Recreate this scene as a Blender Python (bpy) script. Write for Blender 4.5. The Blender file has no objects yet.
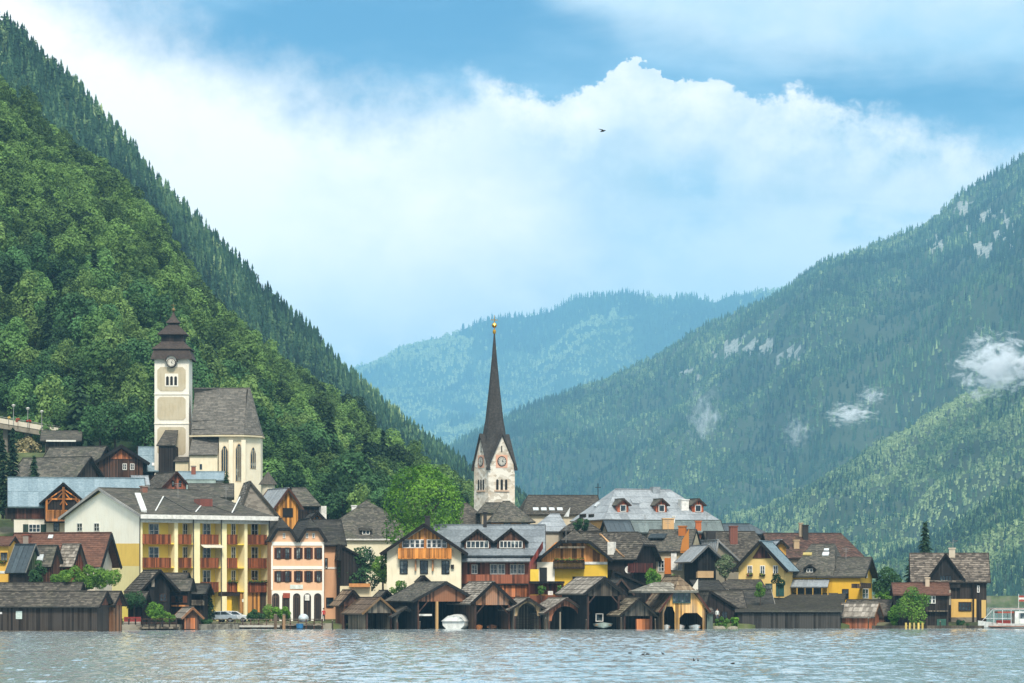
import bpy, math, random
import numpy as np
from mathutils import Vector, Matrix
F, CZ, HY = 3200.0, 4.0, 597.0
R = math.radians
rng = random.Random(7)
scn = bpy.context.scene
COL = scn.collection
def P(px, py, Y): return Vector(((px-512)*Y/F, Y, CZ+(HY-py)*Y/F))
def C(h, k=1.0):
    h = h.lstrip('#'); r = []
    for i in (0, 2, 4):
        c = int(h[i:i+2], 16)/255
        r.append(min(1, (c/12.92 if c <= .04045 else ((c+.055)/1.055)**2.4)*k))
    return (*r, 1)
def smooth(a, b, x):
    t = min(1, max(0, (x-a)/(b-a))); return t*t*(3-2*t)
def interp(pts, x):
    if x <= pts[0][0]: return pts[0][1]
    for (a, b), (c, d) in zip(pts, pts[1:]):
        if x <= c: return b+(d-b)*(x-a)/(c-a)
    return pts[-1][1]

# ------------------------------------------------------------------ materials
MATS = {}
def _mat(name):
    m = bpy.data.materials.new(name); m.use_nodes = True
    nt = m.node_tree; nt.nodes.clear()
    out = nt.nodes.new('ShaderNodeOutputMaterial')
    b = nt.nodes.new('ShaderNodeBsdfPrincipled')
    nt.links.new(b.outputs[0], out.inputs[0])
    return m, nt, b, out
def N(nt, t, **kw):
    n = nt.nodes.new(t)
    for k, v in kw.items(): setattr(n, k, v)
    return n
def mathn(nt, op, a, b=None, clamp=False):
    n = N(nt, 'ShaderNodeMath', operation=op, use_clamp=clamp)
    for i, v in enumerate((a, b)):
        if v is None: continue
        if isinstance(v, (int, float)): n.inputs[i].default_value = v
        else: nt.links.new(v, n.inputs[i])
    return n.outputs[0]
def mixc(nt, f, a, b, mode='MIX'):
    n = N(nt, 'ShaderNodeMix', data_type='RGBA', blend_type=mode)
    for i, v in ((0, f), (6, a), (7, b)):
        if isinstance(v, (int, float)): n.inputs[i].default_value = v
        elif isinstance(v, tuple): n.inputs[i].default_value = v
        else: nt.links.new(v, n.inputs[i])
    return n.outputs[2]
def ramp(nt, fac, stops):
    r = N(nt, 'ShaderNodeValToRGB'); e = r.color_ramp.elements
    while len(e) < len(stops): e.new(.5)
    for el, (p, c) in zip(e, stops): el.position = p; el.color = c
    nt.links.new(fac, r.inputs[0]); return r.outputs[0]
def noise(nt, vec, scale, detail=3, rough=.55, dist=0):
    n = N(nt, 'ShaderNodeTexNoise'); n.inputs['Scale'].default_value = scale
    n.inputs['Detail'].default_value = detail; n.inputs['Roughness'].default_value = rough
    n.inputs['Distortion'].default_value = dist
    nt.links.new(vec, n.inputs['Vector']); return n.outputs['Fac']
def scaled(nt, vec, s):
    m = N(nt, 'ShaderNodeMapping'); m.inputs['Scale'].default_value = s
    nt.links.new(vec, m.inputs['Vector']); return m.outputs[0]
def bump(nt, b, h, strength, dist):
    n = N(nt, 'ShaderNodeBump'); n.inputs['Strength'].default_value = strength
    n.inputs['Distance'].default_value = dist
    nt.links.new(h, n.inputs['Height']); nt.links.new(n.outputs[0], b.inputs['Normal'])
def offs(nt, vec):
    "shift object coordinates by a random amount per object so no two walls repeat"
    oi = N(nt, 'ShaderNodeObjectInfo'); m = mathn(nt, 'MULTIPLY', oi.outputs['Random'], 77.0)
    c = N(nt, 'ShaderNodeCombineXYZ')
    for i in range(3): nt.links.new(m, c.inputs[i])
    a = N(nt, 'ShaderNodeVectorMath', operation='ADD'); nt.links.new(vec, a.inputs[0]); nt.links.new(c.outputs[0], a.inputs[1])
    return a.outputs[0]

def plaster(h, stain=.35, rough=.9):
    stain = stain+.3; k = ('plaster', h, stain)
    if k in MATS: return MATS[k]
    m, nt, b, o = _mat('plaster_'+h.strip('#'))
    tc = N(nt, 'ShaderNodeTexCoord'); v = offs(nt, tc.outputs['Object'])
    c = C(h)
    n1 = noise(nt, v, .55, 5, .65); n2 = noise(nt, scaled(nt, v, (2.2, 2.2, .35)), 1.2, 4, .6)
    dk = tuple(x*.66 for x in c[:3])+(1,); wm = (min(1, c[0]*.86), c[1]*.80, c[2]*.70, 1)
    f1 = ramp(nt, n1, [(.42, (0, 0, 0, 1)), (.75, (1, 1, 1, 1))])
    f2 = ramp(nt, n2, [(.5, (0, 0, 0, 1)), (.8, (1, 1, 1, 1))])
    col = mixc(nt, mathn(nt, 'MULTIPLY', f1, stain), c, wm)
    col = mixc(nt, mathn(nt, 'MULTIPLY', f2, stain*.9), col, dk)
    nt.links.new(col, b.inputs['Base Color']); b.inputs['Roughness'].default_value = rough
    b.inputs['Specular IOR Level'].default_value = .2
    bump(nt, b, noise(nt, v, 9, 3), .25, .03)
    MATS[k] = m; return m

def wood(h, pw=.2, var=.55, streak=.6, horiz=False, grey=.25):
    k = ('wood', h, pw, var, horiz, grey)
    if k in MATS: return MATS[k]
    m, nt, b, o = _mat('wood_'+h.strip('#'))
    tc = N(nt, 'ShaderNodeTexCoord'); sep = N(nt, 'ShaderNodeSeparateXYZ')
    nt.links.new(tc.outputs['Object'], sep.inputs[0])
    s = sep.outputs['Z'] if horiz else mathn(nt, 'ADD', sep.outputs['X'], sep.outputs['Y'])
    q = mathn(nt, 'DIVIDE', s, pw); fl = mathn(nt, 'FLOOR', q); fr = mathn(nt, 'FRACT', q)
    oi = N(nt, 'ShaderNodeObjectInfo')
    wn = N(nt, 'ShaderNodeTexWhiteNoise', noise_dimensions='2D')
    cb = N(nt, 'ShaderNodeCombineXYZ'); nt.links.new(fl, cb.inputs[0]); nt.links.new(mathn(nt, 'MULTIPLY', oi.outputs['Random'], 50), cb.inputs[1])
    nt.links.new(cb.outputs[0], wn.inputs['Vector'])
    v = offs(nt, tc.outputs['Object'])
    st = noise(nt, scaled(nt, v, (.5, .5, 7) if horiz else (7, 7, .45)), 1.0, 5, .65)
    wz = noise(nt, scaled(nt, v, (.35, .35, .35)), 1.0, 4, .6)
    c = C(h); dk = tuple(x*.35 for x in c[:3])+(1,); lt = tuple(min(1, x*1.7+.012) for x in c[:3])+(1,)
    lum = (c[0]+c[1]+c[2])/3; gr = (lum*1.3+.03, lum*1.25+.03, lum*1.15+.03, 1)
    f = mathn(nt, 'ADD', mathn(nt, 'MULTIPLY', wn.outputs['Value'], var), mathn(nt, 'MULTIPLY', st, streak))
    col = ramp(nt, f, [(.36, dk), (.6, c), (.95, lt)])
    col = mixc(nt, mathn(nt, 'MULTIPLY', ramp(nt, wz, [(.45, (0, 0, 0, 1)), (.7, (1, 1, 1, 1))]), grey), col, gr)
    gap = mathn(nt, 'LESS_THAN', fr, .1)
    col = mixc(nt, mathn(nt, 'MULTIPLY', gap, .55), col, tuple(x*.25 for x in c[:3])+(1,))
    nt.links.new(col, b.inputs['Base Color']); b.inputs['Roughness'].default_value = .82
    b.inputs['Specular IOR Level'].default_value = .25
    h_ = mathn(nt, 'ADD', mathn(nt, 'MULTIPLY', wn.outputs['Value'], .5), mathn(nt, 'SUBTRACT', st, gap))
    bump(nt, b, h_, .5, .03)
    MATS[k] = m; return m

def roofm(h, lt=None, var=.8, rough=.85, metal=0.0, moss=.0, patch=.5, spec=.3):
    k = ('roof', h, lt, var, metal, moss, rough)
    if k in MATS: return MATS[k]
    m, nt, b, o = _mat('roof_'+h.strip('#'))
    tc = N(nt, 'ShaderNodeTexCoord'); v = offs(nt, tc.outputs['Object'])
    at = N(nt, 'ShaderNodeAttribute'); at.attribute_name = 'rnd'
    c = C(h); l = C(lt) if lt else tuple(min(1, x*1.75) for x in c[:3])+(1,)
    dk = tuple(x*.5 for x in c[:3])+(1,)
    n1 = noise(nt, v, .28, 5, .65); n2 = noise(nt, v, 3.2, 4, .7)
    f = mathn(nt, 'ADD', mathn(nt, 'MULTIPLY', at.outputs['Fac'], var*.42), mathn(nt, 'MULTIPLY', n2, 1-var*.42))
    f = mathn(nt, 'ADD', mathn(nt, 'MULTIPLY', f, 1-patch*.5), mathn(nt, 'MULTIPLY', n1, patch*.5))
    col = ramp(nt, f, [(.22, dk), (.46, c), (.72, l)])
    if moss:
        mf = ramp(nt, noise(nt, v, .5, 6, .7), [(.5, (0, 0, 0, 1)), (.68, (1, 1, 1, 1))])
        col = mixc(nt, mathn(nt, 'MULTIPLY', mf, moss), col, C('#59603a'))
    nt.links.new(col, b.inputs['Base Color']); b.inputs['Metallic'].default_value = metal
    b.inputs['Roughness'].default_value = rough; b.inputs['Specular IOR Level'].default_value = spec
    bump(nt, b, n2, .4, .03)
    MATS[k] = m; return m

def plain(name, h, rough=.6, metal=0, spec=.4, var=.15, k=1.0):
    key = ('plain', name)
    if key in MATS: return MATS[key]
    m, nt, b, o = _mat(name)
    tc = N(nt, 'ShaderNodeTexCoord'); n = noise(nt, tc.outputs['Object'], 2.5, 4, .6)
    c = C(h, k); dk = tuple(x*(1-var*2) for x in c[:3])+(1,)
    nt.links.new(ramp(nt, n, [(.35, dk), (.65, c)]), b.inputs['Base Color'])
    b.inputs['Roughness'].default_value = rough; b.inputs['Metallic'].default_value = metal
    b.inputs['Specular IOR Level'].default_value = spec
    MATS[key] = m; return m
def glass():
    if 'glass' in MATS: return MATS['glass']
    m, nt, b, o = _mat('window_glass')
    tc = N(nt, 'ShaderNodeTexCoord'); n = noise(nt, offs(nt, tc.outputs['Object']), .9, 2)
    nt.links.new(ramp(nt, n, [(.4, C('#10181c')), (.56, C('#26343a')), (.66, C('#7c8480'))]), b.inputs['Base Color'])
    b.inputs['Roughness'].default_value = .12; b.inputs['Specular IOR Level'].default_value = .6
    MATS['glass'] = m; return m
def brick(h='#8a4a35'):
    k = ('brick', h)
    if k in MATS: return MATS[k]
    m, nt, b, o = _mat('brick')
    tc = N(nt, 'ShaderNodeTexCoord'); bt = N(nt, 'ShaderNodeTexBrick')
    nt.links.new(scaled(nt, tc.outputs['Object'], (1, 1, 1)), bt.inputs['Vector']); bt.inputs['Scale'].default_value = 4
    bt.inputs['Color1'].default_value = C(h); bt.inputs['Color2'].default_value = C(h, .7); bt.inputs['Mortar'].default_value = C('#8a8076')
    nt.links.new(bt.outputs['Color'], b.inputs['Base Color']); b.inputs['Roughness'].default_value = .9
    MATS[k] = m; return m
def stone(h='#b9b0a0', dark='#7d7266', scale=1.6, name='stone', pink=None):
    k = ('stone', h, dark, scale, pink)
    if k in MATS: return MATS[k]
    m, nt, b, o = _mat(name)
    tc = N(nt, 'ShaderNodeTexCoord'); v = offs(nt, tc.outputs['Object'])
    vo = N(nt, 'ShaderNodeTexVoronoi'); vo.inputs['Scale'].default_value = scale
    nt.links.new(scaled(nt, v, (1, 1, 1.7)), vo.inputs['Vector'])
    n1 = noise(nt, v, .35, 5, .7)
    sep = N(nt, 'ShaderNodeSeparateColor'); nt.links.new(vo.outputs['Color'], sep.inputs[0])
    f = mathn(nt, 'ADD', mathn(nt, 'MULTIPLY', sep.outputs[0], .5), mathn(nt, 'MULTIPLY', n1, .6))
    col = ramp(nt, f, [(.25, C(dark)), (.62, C(h))])
    if pink:
        pf = ramp(nt, noise(nt, v, .45, 4, .6), [(.5, (0, 0, 0, 1)), (.62, (1, 1, 1, 1))])
        col = mixc(nt, mathn(nt, 'MULTIPLY', pf, .4), col, C(pink))
    nt.links.new(col, b.inputs['Base Color']); b.inputs['Roughness'].default_value = .92
    bump(nt, b, vo.outputs['Distance'], .4, .05)
    MATS[k] = m; return m
def leafm(name, dark, light, trans=.3, objvar=.5):
    k = ('leaf', name)
    if k in MATS: return MATS[k]
    m, nt, b, o = _mat(name)
    at = N(nt, 'ShaderNodeAttribute'); at.attribute_name = 'rnd'
    oi = N(nt, 'ShaderNodeObjectInfo')
    f = mathn(nt, 'ADD', mathn(nt, 'MULTIPLY', at.outputs['Fac'], 1-objvar), mathn(nt, 'MULTIPLY', oi.outputs['Random'], objvar))
    col = ramp(nt, f, [(.12, C(dark)), (.85, C(light))])
    nt.links.new(col, b.inputs['Base Color']); b.inputs['Roughness'].default_value = .75
    b.inputs['Specular IOR Level'].default_value = .15
    t = N(nt, 'ShaderNodeBsdfTranslucent'); nt.links.new(col, t.inputs[0])
    mx = N(nt, 'ShaderNodeMixShader'); mx.inputs[0].default_value = trans
    nt.links.new(b.outputs[0], mx.inputs[1]); nt.links.new(t.outputs[0], mx.inputs[2]); nt.links.new(mx.outputs[0], o.inputs[0])
    MATS[k] = m; return m
def bark():
    if 'bark' in MATS: return MATS['bark']
    m = plain('bark', '#4a3d30', .95); MATS['bark'] = m; return m

WHITE = lambda: plain('white_paint', '#e6e4dc', .55)
# ------------------------------------------------------------------ mesh builder
Z = Vector((0, 0, 1))
class MB:
    def __init__(s): s.v = []; s.f = []; s.r = []
    def face(s, pts, r=.5):
        n = len(s.v); s.v += [tuple(p) for p in pts]; s.f.append(tuple(range(n, n+len(pts)))); s.r.append(r)
    def prism(s, pts, d, r=.5):
        "polygon pts extruded by vector d"
        n = len(s.v); k = len(pts); d = Vector(d)
        s.v += [tuple(p) for p in pts]+[tuple(Vector(p)+d) for p in pts]
        s.f.append(tuple(range(n, n+k))[::-1]); s.f.append(tuple(range(n+k, n+2*k)))
        for i in range(k): j = (i+1) % k; s.f.append((n+i, n+j, n+k+j, n+k+i))
        s.r += [r]*(k+2); return s
    def box(s, x0, x1, y0, y1, z0, z1, r=.5):
        return s.prism([(x0, y0, z0), (x1, y0, z0), (x1, y1, z0), (x0, y1, z0)], (0, 0, z1-z0), r)
    def tube(s, p, q, r0, r1=None, n=8, cap=True, r=.5):
        p, q = Vector(p), Vector(q); r1 = r0 if r1 is None else r1
        a = (q-p).normalized(); e = a.orthogonal().normalized(); g = a.cross(e); b = len(s.v)
        for c, rr in ((p, r0), (q, r1)):
            for i in range(n):
                t = 2*math.pi*i/n; s.v.append(tuple(c+(e*math.cos(t)+g*math.sin(t))*rr))
        for i in range(n): j = (i+1) % n; s.f.append((b+i, b+j, b+n+j, b+n+i)); s.r.append(r)
        if cap: s.f.append(tuple(b+i for i in range(n))[::-1]); s.f.append(tuple(b+n+i for i in range(n))); s.r += [r, r]
        return s
    def bar(s, p, q, w, h, up=Z, r=.5):
        "rectangular bar from p to q: w sideways, h along up"
        p, q = Vector(p), Vector(q); a = (q-p).normalized(); sd = a.cross(Vector(up)).normalized(); u = sd.cross(a).normalized()
        s.prism([p+sd*w/2+u*h/2, p-sd*w/2+u*h/2, p-sd*w/2-u*h/2, p+sd*w/2-u*h/2], q-p, r); return s
    def lathe(s, prof, c=(0, 0, 0), n=16, rot=0, r=.5, sy=1.0):
        b = len(s.v); c = Vector(c)
        for rr, z in prof:
            for i in range(n):
                t = rot+2*math.pi*i/n; s.v.append((c.x+rr*math.cos(t), c.y+rr*math.sin(t)*sy, c.z+z))
        for k in range(len(prof)-1):
            for i in range(n):
                j = (i+1) % n; s.f.append((b+k*n+i, b+k*n+j, b+(k+1)*n+j, b+(k+1)*n+i)); s.r.append(r)
        s.f.append(tuple(b+i for i in range(n))[::-1]); s.f.append(tuple(b+(len(prof)-1)*n+i for i in range(n))); s.r += [r, r]
        return s
    def build(s, name, mat, parent=None, smooth_=False, loc=None):
        me = bpy.data.meshes.new(name); me.from_pydata(s.v, [], s.f); me.update()
        a = me.attributes.new('rnd', 'FLOAT', 'FACE'); a.data.foreach_set('value', s.r[:len(me.polygons)])
        if smooth_: me.polygons.foreach_set('use_smooth', [True]*len(me.polygons))
        me.materials.append(mat)
        o = bpy.data.objects.new(name, me); COL.objects.link(o)
        if parent is not None: o.parent = parent
        if loc is not None: o.location = loc
        return o
def tag(o, label=None, cat=None, group=None, kind=None):
    if label: o['label'] = label
    if cat: o['category'] = cat
    if group: o['group'] = group
    if kind: o['kind'] = kind
    return o
def empty(name, loc=(0, 0, 0), rz=0, label=None, cat=None, group=None):
    o = bpy.data.objects.new(name, None); COL.objects.link(o); o.location = loc; o.rotation_euler = (0, 0, rz)
    o.empty_display_size = .3
    return tag(o, label, cat, group)
def copy_tree(o, parent=None):
    c = o.copy(); COL.objects.link(c); c.parent = parent
    for ch in list(o.children): copy_tree(ch, c)
    return c

# ------------------------------------------------------------------ ground
SHORE = [(-500, 368), (-53, 370), (-48, 383), (-38, 387), (-34, 400.5), (-14, 405), (30, 405), (38, 408), (61, 413), (64, 470), (70, 900), (90, 1250), (600, 1250)]
def shore(x): return interp(SHORE, x)
def ground(x, y):
    L = smooth(32, -72, x) if x < 32 else 0
    L = 1-smooth(-78, 30, x)
    t = max(0, min(143, y-402))
    return .62+.012*min(t, 26)+max(0, t-26)*(.03+.215*L)

# ------------------------------------------------------------------ roofs
def clip(poly, ax, val, keep_greater):
    out = []
    for i in range(len(poly)):
        p, q = poly[i], poly[(i+1) % len(poly)]
        dp, dq = p[ax]-val, q[ax]-val
        if not keep_greater: dp, dq = -dp, -dq
        if dp >= 0: out.append(p)
        if (dp > 0 > dq) or (dp < 0 < dq):
            t = dp/(dp-dq); out.append(tuple(p[k]+(q[k]-p[k])*t for k in (0, 1)))
    return out
STY = {  # course height, piece width, step, jitter, seam
 'shingle': (.3, .34, .035, .022, 0), 'plank': (.95, .3, .06, .03, 0), 'slate': (.3, .6, .03, .01, 0),
 'metal': (4.2, .7, .03, .0, .06), 'grid': (1.5, 1.4, .03, .006, .02), 'old': (.42, .36, .06, .04, 0)}
def cover(mb, poly, sty, t=.16, seed=0):
    rg = random.Random(seed*31+7)
    cw, pw, step, jit, seam = STY[sty]
    p0, p1 = Vector(poly[0]), Vector(poly[1]); e = (p1-p0).normalized()
    n = None
    for q in poly[2:]:
        n = e.cross(Vector(q)-p0)
        if n.length > 1e-4: break
    n.normalize()
    if n.z < 0: n = -n
    s = n.cross(e).normalized()
    if s.z < 0: s = -s
    pl = [((Vector(q)-p0).dot(e), (Vector(q)-p0).dot(s)) for q in poly]
    W = lambda a, b, h: p0+e*a+s*b+n*h
    mb.prism([W(a, b, 0) for a, b in pl], -n*t, .35)
    bmax = max(b for a, b in pl); amin = min(a for a, b in pl); amax = max(a for a, b in pl)
    k = 0; b0 = min(b for a, b in pl)
    while b0 < bmax-.02:
        b1 = min(bmax, b0+cw*(1 if seam else rg.uniform(.9, 1.1)))
        band = clip(clip(pl, 1, b0, True), 1, b1, False)
        if len(band) >= 3:
            a = amin-(0 if seam else rg.uniform(0, pw)); aend = amax
            lo = min(x for x, y in band); hi = max(x for x, y in band)
            while a < aend:
                a2 = a+pw*(1 if seam else rg.uniform(.6, 1.5))
                if a2 > lo and a < hi:
                    pc = clip(clip(band, 0, a, True), 0, a2, False)
                    if len(pc) >= 3:
                        j = rg.uniform(0, jit); r = rg.random(); tl = rg.uniform(-jit, jit)
                        top = [W(x, y, .006+j+step*(1-(y-b0)/(b1-b0))+tl*(x-a)/pw*.5+.004) for x, y in pc]
                        mb.face(top, r)
                        for i in range(len(pc)):
                            q = (i+1) % len(pc)
                            if abs(pc[i][1]-b0) < 1e-4 and abs(pc[q][1]-b0) < 1e-4:
                                mb.face([top[i], top[q], W(*pc[q], 0), W(*pc[i], 0)], r*.5)
                if seam and lo < a < hi:
                    ys = []
                    for i in range(len(band)):
                        (x1, y1), (x2, y2) = band[i], band[(i+1) % len(band)]
                        if (x1-a)*(x2-a) <= 0 and x1 != x2: ys.append(y1+(y2-y1)*(a-x1)/(x2-x1))
                    if len(ys) >= 2 and max(ys)-min(ys) > .1:
                        q0, q1 = W(a, min(ys), step/2+seam/2), W(a, max(ys), step/2+seam/2)
                        mb.bar(q0, q1, .05, seam, n, .75)
                a = a2
        b0 = b1; k += 1
    return n

def gable_roof(mb, sty, A0, A1, B0, B1, bm, ze, zr, hipA=(1, 0), hipB=(1, 0), axis='x', seed=0, curve=0, t=.16):
    """a runs along the ridge, b across. returns polys (local) and verge paths"""
    m = (lambda a, b, z: Vector((a, b, z))) if axis == 'x' else (lambda a, b, z: Vector((b, a, z)))
    (fA, hA), (fB, hB) = hipA, hipB
    def side(Be):
        kb = lambda f: Be+(bm-Be)*f
        kz = lambda f: ze+(zr-ze)*f
        pts = [m(A0, Be, ze), m(A1, Be, ze)]
        if 0 < fB < 1: pts.append(m(A1, kb(fB), kz(fB)))
        pts.append(m(A1-hB, bm, zr))
        if A1-hB-(A0+hA) > .02: pts.append(m(A0+hA, bm, zr))
        if 0 < fA < 1: pts.append(m(A0, kb(fA), kz(fA)))
        return pts
    polys = [side(B0), side(B1)]
    for f, h, a, s in ((fA, hA, A0, 1), (fB, hB, A1, -1)):
        if f < 1:
            polys.append([m(a, B0+(bm-B0)*f, ze+(zr-ze)*f), m(a, B1+(bm-B1)*f, ze+(zr-ze)*f), m(a+s*h, bm, zr)])
    for i, p in enumerate(polys): cover(mb, p, sty, t, seed*5+i)
    # ridge cap
    mb.bar(m(A0+hA, bm, zr+.06), m(A1-hB, bm, zr+.06), .28, .1, Z, .3)
    verges = []
    for f, a in ((fA, A0), (fB, A1)):
        if f > 0:
            for Be in (B0, B1):
                verges.append((m(a, Be, ze), m(a, Be+(bm-Be)*f, ze+(zr-ze)*f)))
            if f < 1: verges.append((m(a, B0+(bm-B0)*f, ze+(zr-ze)*f), m(a, B1+(bm-B1)*f, ze+(zr-ze)*f)))
    return polys, verges

_seed = [0]
class House:
    def __init__(s, name, label, cat, xa, xb, xc, Y, th, d=None, w=None, group=None, base=None, depth=None):
        t = R(th); c, sn = math.cos(t), math.sin(t); s.t = t
        s.u = Vector((c, sn, 0)); s.v = Vector((-sn, c, 0))
        cx, cy = (xb-512)*Y/F, Y
        def along(dx, dy, px): k = (px-512)/F; return (k*cy-cx)/(dx-k*dy)
        if th > 0:
            s.w = w or along(c, sn, xc); s.d = d or along(-sn, c, xa); o = Vector((cx, cy, 0))
        elif th < 0:
            s.w = w or -along(c, sn, xa); s.d = d or along(-sn, c, xc); o = Vector((cx, cy, 0))-s.u*s.w
        else:
            s.w = (xb-xa)*Y/F; s.d = d or 8; o = Vector(((xa-512)*Y/F, Y, 0))
        s.Y = Y
        cs = [o, o+s.u*s.w, o+s.v*s.d, o+s.u*s.w+s.v*s.d]
        zb = min(ground(p.x, p.y) for p in cs)-.4 if base is None else CZ+(HY-base)*Y/F
        o.z = zb; s.o = o; s.Mi = (Matrix.Translation(o) @ Matrix.Rotation(t, 4, 'Z')).inverted()
        s.e = empty(name, o, t, label, cat, group)
        s.faces = {'F': (Vector((0, 0, 0)), Vector((1, 0, 0)), Vector((0, -1, 0))), 'L': (Vector((0, s.d, 0)), Vector((0, -1, 0)), Vector((-1, 0, 0))),
                   'R': (Vector((s.w, 0, 0)), Vector((0, 1, 0)), Vector((1, 0, 0))), 'B': (Vector((s.w, s.d, 0)), Vector((-1, 0, 0)), Vector((0, 1, 0)))}
        s.polys = []; s.roofs = []; _seed[0] += 1; s.seed = _seed[0]
    def z(s, py, Y=None): return CZ+(HY-py)*(Y or s.Y)/F-s.o.z
    def ray(s):
        c = s.Mi @ Vector((0, 0, CZ)); return c
    def hit(s, f, px, py, off=0):
        "pixel -> (u, z) in the frame of a face pushed out by off"
        o, u, n = s.faces[f]; o = o+n*off
        c = s.ray(); q = s.Mi @ P(px, py, 500); d = (q-c)
        k = (o-c).dot(n)/d.dot(n); p = c+d*k-o
        return p.dot(u), p.z
    def fp(s, f, uu, z, nn): o, u, n = s.faces[f]; return o+u*uu+Z*z+n*nn
    def fbox(s, mb, f, u0, u1, z0, z1, n0, n1, r=.5):
        o, u, n = s.faces[f]
        return mb.prism([s.fp(f, u0, z0, n0), s.fp(f, u1, z0, n0), s.fp(f, u1, z1, n0), s.fp(f, u0, z1, n0)], n*(n1-n0), r)
    def roofhit(s, px, py):
        c = s.ray(); q = s.Mi @ P(px, py, 500); d = (q-c).normalized(); best = None
        for pl in s.polys:
            n = None
            e = (pl[1]-pl[0])
            n = e.cross(pl[2]-pl[0]).normalized()
            if abs(d.dot(n)) < 1e-6: continue
            k = (pl[0]-c).dot(n)/d.dot(n); p = c+d*k
            sg = []
            for i in range(len(pl)):
                a, b = pl[i], pl[(i+1) % len(pl)]
                sg.append((b-a).cross(p-a).dot(n))
            if all(x > -1.5 for x in sg) or all(x < 1.5 for x in sg):
                if best is None or k < best[0]: best = (k, p, n if n.z > 0 else -n)
        if best is None:
            k = (0-c.y)/d.y; best = (k, c+d*(k+2), Vector((0, -.7, .7)))
        return best[1], best[2]
    # --- roof and walls
    def roof(s, ridge, eave, axis='x', mat=None, sty='shingle', ov=.7, og=.6, hA=(1, 0), hB=(1, 0), rp=.5, x0=0, x1=None, y0=0, y1=None,
             verge='#2a241f', name='roof', vh=.26, zr=None, ze=None, t=.16):
        x1 = s.w if x1 is None else x1; y1 = s.d if y1 is None else y1
        if axis == 'x': A0, A1, B0, B1 = x0-og, x1+og, y0-ov, y1+ov
        else: A0, A1, B0, B1 = y0-og, y1+og, x0-ov, x1+ov
        bm = B0+(B1-B0)*rp
        if axis == 'x':
            mid = s.o+s.u*(x0+x1)/2+s.v*bm; ed = s.o+s.u*(x0+x1)/2+s.v*B0
            zr = zr if zr is not None else s.z(ridge, mid.y); ze = ze if ze is not None else s.z(eave, ed.y)
        else:
            zr = zr if zr is not None else s.z(ridge, (s.o+s.u*bm+s.v*(y0-og)).y); ze = ze if ze is not None else s.z(eave, (s.o+s.u*bm+s.v*(y0-og)).y)
        mb = MB(); polys, vs = gable_roof(mb, sty, A0, A1, B0, B1, bm, ze, zr, hA, hB, axis, s.seed, t=t)
        o = mb.build(name, mat, s.e); s.polys += polys; s.roofs.append(o)
        s.rf = dict(axis=axis, ze=ze, zr=zr, bm=bm, B0=B0, B1=B1, hA=hA, hB=hB, x0=x0, x1=x1, y0=y0, y1=y1, t=t, og=og)
        if verge and vs:
            ai = 0 if axis == 'x' else 1; ends = {}
            for p, q in vs: ends.setdefault(round(p[ai], 2), []).append((p, q))
            for vv in ends.values():
                mv = MB(); dn = Vector((0, 0, -vh/2+.08))
                for p, q in vv: mv.bar(p+dn, q+dn, .07, vh, Z, .5)
                mv.build('bargeboard', wood(verge, .5, .2, .3), o)
        return o
    def zroof(s, b):
        r = s.rf; Be = r['B0'] if b < r['bm'] else r['B1']
        return r['ze']+(r['zr']-r['ze'])*(b-Be)/(r['bm']-Be)-r['t']*1.25-.02
    def walls(s, mat, name='wall', open_=False, z0=0, front=True, th=.18):
        r = s.rf; mb = MB(); X0, X1, Y0, Y1 = r['x0'], r['x1'], r['y0'], r['y1']
        ax = r['axis']
        (b0, b1, a0, a1) = (Y0, Y1, X0, X1) if ax == 'x' else (X0, X1, Y0, Y1)
        m = (lambda a, b, z: Vector((a, b, z))) if ax == 'x' else (lambda a, b, z: Vector((b, a, z)))
        (fA, _), (fB, _) = r['hA'], r['hB']
        def prof(f):
            if f <= 0: zz = min(s.zroof(b0), s.zroof(b1)); return [(b0, z0), (b1, z0), (b1, zz), (b0, zz)]
            zt = r['ze']+(r['zr']-r['ze'])*f-.35
            pts = [(b0, z0), (b1, z0), (b1, s.zroof(b1))]
            if f < 1:
                k = (r['zr']-r['t']*1.25-.02-zt)/(r['zr']-r['ze'])
                pts += [(r['bm']+(r['B1']-r['bm'])*k, zt), (r['bm']-(r['bm']-r['B0'])*k, zt)]
            else: pts.append((r['bm'], s.zroof(r['bm'])))
            pts.append((b0, s.zroof(b0))); return pts
        if not open_:
            pA, pB = prof(fA), prof(fB)
            if len(pA) == len(pB):
                k = len(pA); n = 0
                mb.v += [tuple(m(a0, b, z)) for b, z in pA]+[tuple(m(a1, b, z)) for b, z in pB]
                mb.f += [tuple(range(k)), tuple(range(k, 2*k))[::-1]]
                for i in range(k): j = (i+1) % k; mb.f.append((i, j, k+j, k+i))
                mb.r += [.5]*(k+2)
            else:
                mb.prism([m(a0, b, z) for b, z in pA], m(a1-a0, 0, 0)*.5)
                mb.prism([m(a0+(a1-a0)*.5, b, z) for b, z in pB], m(a1-a0, 0, 0)*.5)
        else:
            # thin walls, open at the front (y = Y0)
            zf = min(s.zroof(b0), s.zroof(b1))
            if ax == 'y':
                mb.box(X0, X0+th, Y0+.02, Y1, z0, s.zroof(X0)); mb.box(X1-th, X1, Y0+.02, Y1, z0, s.zroof(X1))
                mb.prism([m(Y1-th, b, z) for b, z in prof(1)], (0, th-.01, 0))
            else:
                mb.prism([m(X0, b, z) for b, z in prof(1)], (th, 0, 0)); mb.prism([m(X1-th, b, z) for b, z in prof(1)], (th, 0, 0))
                mb.box(X0, X1, Y1-th, Y1-.01, z0, s.zroof(Y1))
        s.wall = mb.build(name, mat, s.e); return s.wall
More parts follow.
